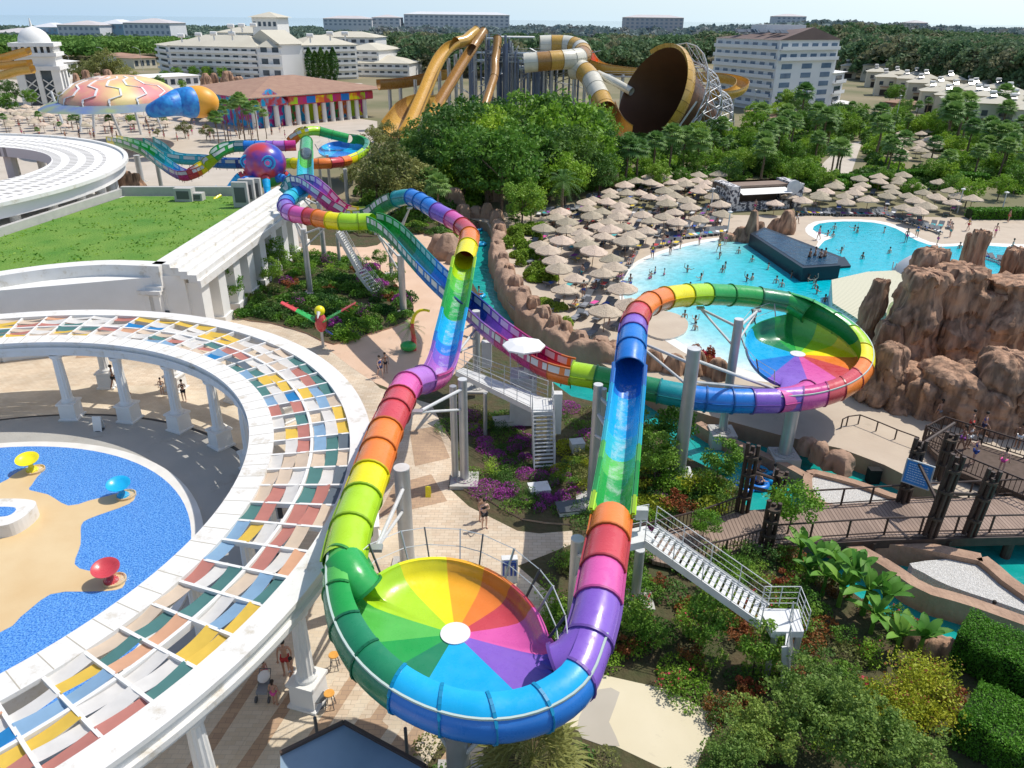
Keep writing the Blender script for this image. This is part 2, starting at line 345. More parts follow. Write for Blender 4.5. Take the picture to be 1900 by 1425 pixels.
# divider wall and gravel islands in the river
def wallstrip(P, z0, z1, wd, mb, m=0):
    P = [Vector((p[0], p[1], 0)) for p in P]
    L_, R_ = [], []
    for i, p in enumerate(P):
        t = (P[min(i+1, len(P)-1)]-P[max(i-1, 0)]).normalized(); n = Vector((-t.y, t.x, 0))*wd/2; L_.append(p+n); R_.append(p-n)
    return mb.prism([(v.x, v.y) for v in L_+R_[::-1]], z0, z1, m)
mb = MB(); wallstrip([(v.x, v.y) for v in spline([at(*p, -.25) for p in [(1296,783),(1330,803),(1400,835),(1460,862),(1500,884)]], 1)], BEDZ, -.25, .55, mb)
tag(mb.build('divider_wall', [ROCKL]), 'narrow tan kerb wall dividing the river channel beside the slide pillars', 'wall')
isl = smoothpoly(pts((1500,882),(1530,884),(1590,900),(1650,922),(1720,945),(1640,955),(1560,950),(1505,925), z=-.3), .8)
struct('gravel_island', MB().prism(isl, BEDZ, -.34, 0), [GRAVEL])
mb = MB(); q = [Vector((x, y, 0)) for x, y in isl]+[Vector((*isl[0], 0))]; wallstrip([(v.x, v.y) for v in q], BEDZ, -.12, .5, mb)
tag(mb.build('island_kerb', [ROCKL]), 'rounded tan kerb around the white gravel island above the bridge', 'kerb')
isl2 = smoothpoly(pts((1688,1044),(1760,1036),(1822,1034),(1880,1075),(1960,1125),(1960,1150),(1850,1115),(1760,1085),(1715,1062), z=-.2), .8)
struct('gravel_bed', MB().prism(isl2, BEDZ, -.24, 0), [GRAVEL])
mb = MB()
for P in ([(1530,985),(1590,1015),(1650,1048),(1715,1090),(1790,1112),(1870,1140),(1960,1172)], [(1822,1034),(1845,1052),(1875,1078),(1960,1135)], [(1530,985),(1700,1010),(1822,1034)]):
    wallstrip([(v.x, v.y) for v in spline([at(*p, .05) for p in P], .8)], BEDZ, .05, .7, mb)
tag(mb.build('river_wall', [ROCKL]), 'curved sandstone coloured river wall around the gravel bed below the bridge', 'wall')

# ------------------------------------------------------------------ paving laid on the slabs
CX, CY = -28.2, 27.3                                  # centre of the pergola ring
def circ(r, n=96, cx=CX, cy=CY, a0=0, a1=2*pi): return [(cx+r*cos(a0+(a1-a0)*i/n), cy+r*sin(a0+(a1-a0)*i/n)) for i in range(n)]
plaza = pts((-500,560),(0,560),(300,575),(480,585),(560,600),(640,660),(705,720),(800,750),(845,835),(832,905),(870,940),(960,985),(1000,990),(1062,985),(1062,1010),(960,1050),(1030,1110),(1000,1190),(1010,1260),(900,1330),(820,1345),(760,1425),(760,1600))+[(-8,2),(-90,2),(-90,60)]
struct('plaza_paving', MB().prism(plaza, -.05, .008), TRAV)
k = MB()
rr = random.Random(3)
for i in range(70):                                    # pale and brown rectangular inlays of the plaza
    a = -1.5+3.2*rr.random(); r = 22+rr.random()*14; x, y = CX+r*cos(a), CY+r*sin(a)
    if not inpoly(x, y, plaza): continue
struct('plaza_inlay', MB().prism(circ(21.5, 72), 0, .013), TRAVL)
struct('ring_walk', MB().prism(circ(17.1, 96), 0, .018), mat('black_drain_line', (.03,.03,.03), .6))
struct('ring_paving', MB().prism(circ(16.85, 96), 0, .023), GREY)
m = MB()
for i, (a, b, c, d) in enumerate([((470,1150),(560,1120),(620,1400),(520,1420)),((730,900),(800,880),(830,930),(700,960)),((700,990),(800,985),(810,1040),(690,1050)),((760,800),(810,790),(835,850),(770,865)),((40,600),(130,600),(100,640),(0,640)),((160,620),(240,615),(230,660),(140,665)),((290,625),(350,625),(360,665),(290,670)),((640,1340),(700,1330),(780,1400),(700,1420))]):
    m.prism(pts(a, b, c, d), .009, .0165+.0004*i, i % 2)
struct('paving_panel', m, [TRAVL, TRAVD])
m = MB()
for i in range(13):                                    # diagonal light bands by the stools
    x0 = 430+i*46; m.prism(pts((x0,1240),(x0+20,1240),(x0-110,1440),(x0-140,1440)), .009, .0215+.0003*i, i % 2)
struct('paving_band', m, [TRAVL, TRAVD])
struct('terracotta_path', MB().prism(smoothpoly(pts((395,582),(430,560),(470,520),(520,470),(560,455),(700,455),(700,400),(640,392),(600,385),(700,384),(790,380),(850,395),(862,450),(860,520),(880,560),(905,590),(890,640),(860,680),(800,720),(720,720),(650,680),(560,612),(470,590)), 1.5), 0, .012), PATH)
gx = smoothpoly(pts((505,470),(560,475),(640,480),(700,500),(745,540),(768,572),(750,600),(690,620),(620,640),(570,620),(500,600),(440,590),(460,550),(490,510)), 1.2)
struct('garden_bed', MB().prism(gx, 0, .14, 0, 1), [SOIL, ROCKL])
g2 = smoothpoly(pts((640,385),(740,384),(800,392),(840,400),(850,440),(820,445),(760,430),(690,440),(650,430)), 1.5)
struct('garden_bed', MB().prism(g2, 0, .15, 0, 1), [SOIL, ROCKL])
struct('cream_path', MB().prism(pts((1000,1215),(1130,1255),(1240,1280),(1335,1330),(1300,1400),(1280,1450),(1090,1360),(1010,1340)), 0, .012), CREAMP)
struct('cream_path', MB().prism(smoothpoly(pts((1110,1280),(1150,1285),(1130,1340),(1150,1385),(1080,1370),(1075,1330)), .6), 0, .018), GREYP)
struct('garden_bed', MB().prism(smoothpoly(pts((815,770),(880,745),(1000,740),(1080,750),(1180,800),(1260,890),(1250,960),(1180,990),(1060,975),(970,965),(900,925),(845,900),(850,840)), 1), 0, .10, 0, 1), [SOIL, PATH])
# far plazas, roads, decks
struct('entrance_plaza', MB().prism(pts((200,252),(330,245),(480,205),(520,196),(560,205),(700,225),(700,262),(560,300),(420,345),(200,345)), 0, .02), PLAZA)
struct('entrance_plaza', MB().prism([(-200,105),(-62,105),(-62,330),(-260,330)], 0, .012), PLAZA)
struct('road', MB().prism(pts((1330,260),(1500,180),(1560,196),(1480,232),(1400,290)), 0, .015), mat('asphalt', (.30,.27,.25), .9, (.36,.33,.30), .3, .8, coords='World'))
struct('sand_path', MB().prism(pts((1500,330),(1560,270),(1600,262),(1580,320),(1540,345)), 0, .018), PLAZA)

for m_ in (DECK, CREAMP, PATH, GREY): stain(m_, tuple(v*.5 for v in (.5,.4,.3)), .56, .75, .35)
# ------------------------------------------------------------------ pools
def depthmesh(name, poly, z, cA, cB, shore, dist, m_rough=.06, bump=.3, bscale=3, white=(.80,.84,.80)):
    """a pool surface whose colour deepens away from the shallow shore (colour attribute on a fine grid)"""
    xs = [p[0] for p in poly]; ys = [p[1] for p in poly]; st = .8
    bm = bmesh.new(); vs = [bm.verts.new((p[0], p[1], z)) for p in poly]; f = bm.faces.new(vs)
    if f.normal.z < 0: f.normal_flip()
    for ax, lo, hi in ((0, min(xs), max(xs)), (1, min(ys), max(ys))):
        v = lo+st
        while v < hi:
            no = (1,0,0) if ax == 0 else (0,1,0); co = (v,0,0) if ax == 0 else (0,v,0)
            bmesh.ops.bisect_plane(bm, geom=bm.verts[:]+bm.edges[:]+bm.faces[:], plane_co=co, plane_no=no); v += st
    me = bpy.data.meshes.new(name); bm.normal_update(); bm.to_mesh(me); bm.free()
    at_ = me.color_attributes.new('depth', 'FLOAT_COLOR', 'POINT')
    for i, v in enumerate(me.vertices):
        d = min(hypot(v.co.x-sx, v.co.y-sy) for sx, sy in shore); t = min(1, d/dist); t = t**.8
        e = [white[k]*(1-min(1, t*2.2))+cA[k]*min(1, t*2.2) for k in range(3)]; e = [e[k]*(1-t)+cB[k]*t for k in range(3)]
        at_.data[i].color = (*e, 1)
    mm = mat(name+'_water', cA, m_rough, bump=bump, bscale=bscale, coords='World'); nt = mm.node_tree
    a = nt.nodes.new('ShaderNodeAttribute'); a.attribute_name = 'depth'; b = nt.nodes['Principled BSDF']
    vo = nt.nodes.new('ShaderNodeTexVoronoi'); vo.feature = 'SMOOTH_F1'; vo.inputs['Scale'].default_value = 1.7; g = nt.nodes.new('ShaderNodeNewGeometry')
    nt.links.new(g.outputs['Position'], vo.inputs['Vector']); mr = nt.nodes.new('ShaderNodeMapRange'); mr.inputs['To Min'].default_value = .86; mr.inputs['To Max'].default_value = 1.18
    nt.links.new(vo.outputs['Distance'], mr.inputs['Value']); mx = nt.nodes.new('ShaderNodeMix'); mx.data_type = 'RGBA'; mx.blend_type = 'MULTIPLY'; mx.inputs[0].default_value = 1
    nt.links.new(a.outputs['Color'], mx.inputs[6]); nt.links.new(mr.outputs['Result'], mx.inputs[7]); nt.links.new(mx.outputs[2], b.inputs['Base Color'])
    me.materials.append(mm); o = bpy.data.objects.new(name, me); COL.objects.link(o); return tag(o, kind='structure')
pool = smoothpoly(pts((1155,535),(1163,510),(1190,487),(1240,467),(1300,451),(1370,443),(1440,447),(1500,470),(1530,447),(1545,441),(1525,434),(1508,426),(1520,415),(1565,411),(1620,413),(1662,424),(1700,446),(1745,458),(1800,455),(1860,458),(1930,470),(1930,560),(1700,640),(1600,640),(1560,690),(1440,700),(1380,685),(1320,665),(1270,640),(1210,600),(1165,565)), 1.6)
rimp = smoothpoly([(p[0]*1.0, p[1]) for p in pts((1148,536),(1156,508),(1184,483),(1236,462),(1298,446),(1370,438),(1440,440),(1500,462),(1518,448),(1500,436),(1494,424),(1512,411),(1565,407),(1625,409),(1670,420),(1708,442),(1747,453),(1800,450),(1860,452),(1960,465),(1960,560),(1720,660),(1600,660),(1570,700),(1440,712),(1375,697),(1310,676),(1262,650),(1200,608),(1157,570))], 1.6)
struct('pool_rim', MB().prism(rimp, 0, .012), mat('white_pool_rim', (.80,.78,.73), .7, (.72,.69,.62), .8, .7, coords='World'))
sh = pts((1155,535),(1163,510),(1190,487),(1240,467),(1300,451),(1150,560),(1210,600),(1270,640),(1320,665),(1175,497),(1215,476),(1180,575),(1240,622),(1300,655),(1380,685))
depthmesh('wave_pool', pool, .02, (.12,.62,.64), (.0,.46,.56), sh, 17, bump=.35, bscale=1.8)
struct('pool_island', MB().prism(smoothpoly(pts((1186,585),(1215,578),(1255,585),(1276,600),(1268,622),(1230,632),(1190,615)), .6), 0, .16, 0, 1), [DECK, WHITE2])
# round children's pool: deep blue tiles, bright rim, sandy island
kp = circ(13.55, 96, -28.9, 26.3)
struct('kids_pool_rim', MB().prism(circ(14.15, 96, -28.9, 26.3), 0, .16, 0, 0), mat('cream_pool_kerb', (.76,.74,.69), .7, (.66,.63,.57), 1, .6, coords='World'))
KW = mat('mosaic_pool_water', (.01,.15,.58), .1, (.17,.44,.86), 13, .45, bump=.4, bscale=14, coords='World', detail=2)  # pale specks are mosaic tones together with painted sparkle on the water
struct('kids_pool', MB().prism(kp, .1, .165), KW)
SAND = mat('wet_sand_floor', (.62,.42,.20), .35, (.74,.58,.34), .35, .7, bump=.05, coords='World', detail=9)
isd = smoothpoly(pts((-80,915),(0,902),(25,886),(45,875),(58,869),(72,868),(80,878),(70,890),(60,905),(56,914),(90,922),(128,943),(165,934),(205,924),(235,917),(252,926),(240,940),(200,955),(165,968),(152,980),(151,1015),(140,1052),(165,1064),(205,1070),(232,1080),(228,1096),(200,1102),(150,1103),(95,1108),(40,1150),(-10,1185),(-250,1250),(-250,950)), .5)
struct('sand_island', MB().prism(isd, .1, .172), SAND)

# ------------------------------------------------------------------ white building with the grass roof
GR = mat('roof_grass', (.06,.20,.015), .95, (.19,.31,.045), .35, .7, bump=.5, bscale=6, coords='World', detail=11)
RZ = 6.3
c0, c1 = at(303,495,RZ), at(529,349,RZ)
def lerp(a, b, t): return a+(b-a)*t
roofp = pts((-120,545),(0,507),(100,496),(200,490),(303,494),(400,434),(466,392),(440,364),(232,364),(0,440),(-120,480), z=5.9)
bld = thing('grass_roof_building', (c0.x, c0.y, 0), 'long white building with a grass covered roof and stepped cornice', 'building')
mb = MB(); mb.prism([(c0.x+1.3,c0.y+.3),(c1.x+1.3,c1.y),(c1.x-16,c1.y+1),(c0.x-34,c0.y+25),(c0.x-60,c0.y-22)], 0, 5.6); mb.build('wall', [WHITE], bld)
mb = MB(); mb.prism(roofp, 5.6, 5.9); mb.build('grass_roof', [GR], bld)
# straight wing: stepped cornice running away to the upper right
mb = MB(); dirv = (c1-c0).normalized(); nrm = Vector((dirv.y, -dirv.x, 0))
for k, (o0, o1, za, zb) in enumerate([(-.9,.5,5.6,6.5),(.5,1.15,5.55,6.22),(1.15,1.8,5.3,5.94),(1.8,2.5,5.0,5.66),(2.5,2.75,4.6,5.2)]):
    a, b = c0+nrm*o0, c1+nrm*o0; c, d = c1+nrm*o1, c0+nrm*o1
    mb.prism([(a.x,a.y),(b.x,b.y),(c.x,c.y),(d.x,d.y)], za, zb, bottom=True)
mb.build('cornice', [WHITE2], bld)
for i in range(9):
    t = (i+.4)/9; p = c0.lerp(c1, t)+nrm*1.6; q = MB(); q.box((p.x,p.y,2.4), (1.6,1.5,4.8), atan2(dirv.y,dirv.x)-pi/2); q.box((p.x+nrm.x*.3,p.y+nrm.y*.3,.35), (1.3,1.9,.7), atan2(dirv.y,dirv.x)-pi/2)
    q.build('pilaster', [WHITE], bld)
    if i < 8:
        p2 = c0.lerp(c1, (i+.9)/9)+nrm*.5; wq = MB(); wq.box((p2.x,p2.y,2.4), (.12,1.0,2.2), atan2(dirv.y,dirv.x)-pi/2); wq.build('window', [GLASSD if i % 3 == 1 else WHITE2], bld)
# curved wing on the left
arc = [at(*p, RZ) for p in [(-160,545),(-60,523),(0,512),(100,498),(200,491),(303,494)]]
sp = spline(arc, .9)
def offs(P, o):
    R = []
    for i, p in enumerate(P):
        t = (P[min(i+1,len(P)-1)]-P[max(i-1,0)]).normalized(); R.append(p+Vector((t.y,-t.x,0))*o)
    return R
mb = MB()
for o0, o1, za, zb in [(-.6,.7,4.7,6.5),(.7,.95,4.5,4.9),(.95,1.25,4.3,4.62)]:
    a, b = offs(sp, o0), offs(sp, o1); mb.prism([(v.x,v.y) for v in a+b[::-1]], za, zb, bottom=True)
mb.build('curved_cornice', [WHITE2], bld)
a, b = offs(sp, -.5), offs(sp, .5); MB().prism([(v.x,v.y) for v in a+b[::-1]], 0, 4.5).build('curved_wall', [WHITE], bld)
n = 9; oc = offs(sp, .75)
for i in range(n):
    p = oc[int((i+.5)/n*len(oc))]; j = int((i+.5)/n*len(oc)); t = (oc[min(j+1,len(oc)-1)]-oc[j-1]).normalized(); q = MB()
    for s_ in (-.42,.42): q.box((p.x+t.x*s_,p.y+t.y*s_,2.1), (.5,.6,4.2), atan2(t.y,t.x))
    q.build('pilaster', [WHITE], bld)
    j2 = min(len(sp)-2, int((i+1.0)/n*len(sp))); p = offs(sp, .55)[j2]; t = (sp[j2+1]-sp[j2]).normalized(); q = MB(); q.box((p.x,p.y,1.5), (2.0,.1,2.6), atan2(t.y,t.x)); q.build('window', [GLASSD], bld)
# parapet at the back and the plant boxes on it
mb = MB(); a, b = at(228,362,5.9), at(468,362,5.9); mb.beam(a+Vector((0,0,.45)), b+Vector((0,0,.45)), .6, 1.0); a2 = at(-120,478,5.9); mb.beam(a+Vector((0,0,.35)), a2+Vector((0,0,.35)), .5, .8)
mb.build('roof_parapet', [CONC], bld)
for (px, py, sx, sy, h) in [(345,372,1.9,1.2,1.4),(368,371,1.3,1.0,.8),(450,384,1.6,.5,2.6),(462,378,1.6,.5,2.6),(474,372,1.6,.5,2.4)]:
    p = at(px, py, 5.9); q = MB(); q.box((p.x,p.y,5.9+h/2), (sx,sy,h)); q.box((p.x,p.y-sy/2-.02,5.9+h*.5), (sx*.7,.04,h*.6), m=1)
    tag(q.build('air_conditioner', [CONC, DSTEEL]), {345:'grey louvred air conditioning unit on the grass roof beside the parapet',368:'small low white unit on the grass roof by the parapet',450:'tall grey ventilation box nearest the cornice corner',462:'middle one of three tall grey ventilation boxes',474:'tall grey ventilation box nearest the octopus figure'}[px], 'roof unit')
# ------------------------------------------------------------------ foreground pergola ring
ZP, RI, RO = 5.6, 16.1, 21.9
perg = thing('pergola', (CX, CY, 0), 'large white ring pergola woven with coloured cloth strips around the round blue pool', 'pergola')
def pol(r, a, z): return (CX+r*cos(a), CY+r*sin(a), z)
def arcbox(mb, r0, r1, z0, z1, a0, a1, n, m=0, dr=0):
    P = []
    for i in range(n+1):
        a = a0+(a1-a0)*i/n
        for r, z in ((r0,z0),(r1,z0),(r1,z1),(r0,z1)): P.append(pol(r, a, z))
    F = []
    for i in range(n):
        for k in range(4):
            F.append((i*4+k, i*4+(k+1) % 4, i*4+4+(k+1) % 4, i*4+4+k))
    F += [(0,1,2,3),(n*4+3,n*4+2,n*4+1,n*4)]
    mb.add(P, F, m)
A0, A1 = radians(-75), radians(135)
mb = MB(); arcbox(mb, RI, RI+1.15, ZP-.16, ZP, A0, A1, 110); arcbox(mb, RI+.1, RI+.95, ZP-.95, ZP-.16, A0, A1, 110); arcbox(mb, RI-.06, RI+.14, ZP-.5, ZP-.34, A0, A1, 110); ib = mb.build('inner_beam', [WHITE2], perg, True, 25)
jm = mat('coping_joint', (.42,.38,.30), .9); mb = MB()
for i in range(64):
    a = A0+(A1-A0)*i/64; mb.beam(pol(RI+.02, a, ZP+.001), pol(RI+1.13, a, ZP+.001), .035, .006)
mb.build('coping_joints', [jm], ib)
mb = MB(); arcbox(mb, RO-1.05, RO, ZP-.16, ZP+.02, A0, A1, 120); arcbox(mb, RO-.9, RO-.1, ZP-1.0, ZP-.16, A0, A1, 120); arcbox(mb, RO-.3, RO+.08, ZP-.72, ZP-.5, A0, A1, 120); mb.build('outer_beam', [WHITE2], perg, True, 25)
RM = (RI+1.15+RO-1.05)/2
mb = MB(); arcbox(mb, RM-.07, RM+.07, ZP-.35, ZP-.06, A0, A1, 110); mb.build('middle_beam', [WHITE], perg, True, 25)
DA = radians(4.25); NS = int((A1-A0)/DA); ra, rb = RI+1.1, RO-1.0
for i in range(NS+1):
    a = A0+DA*i; mb = MB(); p, q = pol(ra, a, ZP-.14), pol(rb, a, ZP-.14); mb.beam(p, q, .12, .22); mb.build('rafter', [WHITE], perg)
CL = {}
for n_, c in dict(white=(.82,.80,.76), yellow=(.85,.58,.10), rose=(.58,.24,.20), salmon=(.80,.45,.28), teal=(.10,.25,.24), blue=(.03,.26,.60), slate=(.14,.18,.22), cream=(.76,.62,.48), sky=(.28,.46,.66)).items():
    CL[n_] = leafmat('canvas_'+n_, c, tuple(v*.86 for v in c), 2.0, 0, .8)
rc = random.Random(11); seq = ['white','yellow','rose','salmon','teal','blue','white','white','teal','yellow','white','slate','white','sky','cream','rose','cream','yellow','white','salmon']
lanes = []; w0 = (RM-.12-ra)/3; cells = []
for lane in range(6):
    r0 = (ra+.03+w0*lane) if lane < 3 else (RM+.1+w0*(lane-3)); i = rc.randrange(2)
    while i < NS:
        ln = rc.choice([1,2,2,1]); c = rc.choice(seq)
        for k in range(ln):
            if i+k < NS and rc.random() > .07: cells.append((lane, i+k, r0, c, k))
        i += ln
cells.sort(key=lambda t: abs(t[1]*DA+A0+radians(25)))     # those nearest the camera first
stuffmb = {}
for n_, (lane, i, r0, c, k) in enumerate(cells):
    mb = MB() if n_ < 99 else stuffmb.setdefault(c, MB()); a = A0+DA*i; sag = .02+.05*rc.random(); NN = 6; P = []
    za = ZP+.0 if (lane+i) % 2 == 0 else ZP-.12; zb = ZP+.0 if (lane+i) % 2 else ZP-.12; tw = rc.uniform(-.05,.05)
    for j in range(NN+1):
        t = j/NN; aa = a+DA*(t*.97+.015); z = za*(1-t)+zb*t-sag*4*t*(1-t)-.03
        for kk in (0,.5,1): P.append(pol(r0+w0*(.01+.98*kk), aa, z+tw*(kk-.5)*2-(.03 if kk == .5 else 0)))
    F = [(j*3+q, j*3+q+1, j*3+q+4, j*3+q+3) for j in range(NN) for q in (0,1)]
    mb.add(P, F)
    if n_ < 99: mb.build('shade_cloth', [CL[c]], perg, True, 60)
V = MB(); ml = list(stuffmb)
for j, c in enumerate(ml): V.add(stuffmb[c].V, stuffmb[c].F, j)
o = V.build('shade_cloths', [CL[c] for c in ml], perg, True, 60); o['kind'] = 'stuff'
def column(r, a):
    x, y, _ = pol(r, a, 0); mb = MB(); n = 20; P = []
    pr = [(.62,0),(.62,.12),(.52,.15),(.50,1.05),(.58,1.1),(.58,1.22)]
    for rr_, z in pr:
        for sx, sy in ((-1,-1),(1,-1),(1,1),(-1,1)): P.append((x+(sx*cos(a)-sy*sin(a))*rr_, y+(sx*sin(a)+sy*cos(a))*rr_, z))
    mb.add(P, [(k*4+i, k*4+(i+1) % 4, k*4+4+(i+1) % 4, k*4+4+i) for k in range(5) for i in range(4)]+[(20,21,22,23)])
    prof = [(.42,1.22),(.42,1.34),(.36,1.42),(.33,1.5),(.31,2.6),(.27,ZP-1.35),(.33,ZP-1.3),(.40,ZP-1.2),(.42,ZP-1.02)]
    for rr_, z in prof:
        for i in range(24):
            q = rr_*(1-.09*(i % 2)) if 1.45 < z < ZP-1.33 else rr_
            P2 = (x+q*cos(2*pi*i/24), y+q*sin(2*pi*i/24), z); mb.V.append(P2)
    o_ = 24
    for k in range(len(prof)-1):
        for i in range(24): mb.F.append((o_+k*24+i, o_+k*24+(i+1) % 24, o_+(k+1)*24+(i+1) % 24, o_+(k+1)*24+i)); mb.M.append(0)
    mb.build('column', [WHITE], perg)
for i in range(-2, 11): column(RI+.55, radians(-45+13.6*i+2))
for i in range(-2, 11): column(RO-.55, radians(-44+13.6*i))
# ------------------------------------------------------------------ second ring roof, upper left
R2x, R2y, R2o, R2i, Z2 = -77.9, 82.8, 32.8, 0, 8.0
r2 = thing('ring_canopy', (R2x, R2y, 0), 'white ring shaped canopy roof with rows of small openings at the upper left', 'canopy')
mb = MB(); P = []; n = 110
outp = circ(32.4, n, R2x, R2y); inp = circ(18.9, n, -73.47, 86.2)
holes = mat('perforated_white_roof', (.76,.74,.70), .7, (.70,.68,.64), 1, .7, coords='World')
nt = holes.node_tree; b_ = nt.nodes['Principled BSDF']; g_ = nt.nodes.new('ShaderNodeTexCoord'); sp_ = nt.nodes.new('ShaderNodeSeparateXYZ'); nt.links.new(g_.outputs['Object'], sp_.inputs[0])
def mth(nt, op, a, b=None):
    n_ = nt.nodes.new('ShaderNodeMath'); n_.operation = op
    for i, v in enumerate((a, b)):
        if v is None: continue
        if isinstance(v, (int, float)): n_.inputs[i].default_value = v
        else: nt.links.new(v, n_.inputs[i])
    return n_.outputs[0]
an = mth(nt, 'MULTIPLY', mth(nt, 'ARCTAN2', sp_.outputs['Y'], sp_.outputs['X']), 24.0)
rd = mth(nt, 'SQRT', mth(nt, 'ADD', mth(nt, 'MULTIPLY', sp_.outputs['X'], sp_.outputs['X']), mth(nt, 'MULTIPLY', sp_.outputs['Y'], sp_.outputs['Y'])))
hx = mth(nt, 'GREATER_THAN', mth(nt, 'FRACT', an), .45); hy = mth(nt, 'GREATER_THAN', mth(nt, 'FRACT', mth(nt, 'MULTIPLY', rd, .55)), .5)
band = mth(nt, 'MULTIPLY', mth(nt, 'GREATER_THAN', rd, 21.5), mth(nt, 'LESS_THAN', rd, 30.4))
hh = mth(nt, 'MULTIPLY', mth(nt, 'MULTIPLY', hx, hy), band)
mx_ = nt.nodes.new('ShaderNodeMix'); mx_.data_type = 'RGBA'; nt.links.new(hh, mx_.inputs[0]); mx_.inputs[6].default_value = (.78,.76,.72,1); mx_.inputs[7].default_value = (.36,.34,.31,1); nt.links.new(mx_.outputs[2], b_.inputs['Base Color'])
P = [(*p, Z2) for p in outp]+[(*p, Z2-.05) for p in inp]+[(*p, Z2-1.3) for p in outp]+[(*p, Z2-1.3) for p in inp]
F = []
for i in range(n):
    j = (i+1) % n; F += [(i, j, n+j, n+i), (2*n+j, 2*n+i, 3*n+i, 3*n+j), (i, 2*n+i, 2*n+j, j), (n+j, 3*n+j, 3*n+i, n+i)]
mb.add(P, F); mb.build('roof_ring', [holes], r2)
mb = MB(); op2 = circ(32.9, n, R2x, R2y); P = [(*p, Z2-.1) for p in op2]+[(*p, Z2+.25) for p in op2]+[(*p, Z2+.25) for p in outp]+[(*p, Z2-.1) for p in outp]
F = [(k*n+i, k*n+(i+1) % n, ((k+1) % 4)*n+(i+1) % n, ((k+1) % 4)*n+i) for k in range(4) for i in range(n)]; mb.add(P, F); mb.build('rim_band', [WHITE2], r2)
for i in range(40):
    a = 2*pi*i/40; mb = MB(); x, y = R2x+30.6*cos(a), R2y+30.6*sin(a); mb.cyl((x,y,0), (x,y,Z2-1.3), .55, .5, 12); mb.box((x,y,.5), (1.5,1.5,1.0), a); mb.build('column', [WHITE], r2)
for i in range(14):
    a = 2*pi*i/14; mb = MB(); x, y = -73.47+20.3*cos(a), 86.2+20.3*sin(a); mb.cyl((x,y,0), (x,y,Z2-1.3), .9, .8, 10); mb.build('column', [WHITE], r2)
RR = mat('brick_red_render', (.36,.15,.08), .9, (.42,.20,.11), .3, .7, coords='World')
mb = MB(); mb.lathe([(14,0),(14,4.5),(13.2,4.5)], (-76,88,0), 40); tag(mb.build('round_wall', [RR]), 'round terracotta wall seen through the hole of the ring canopy', 'wall')

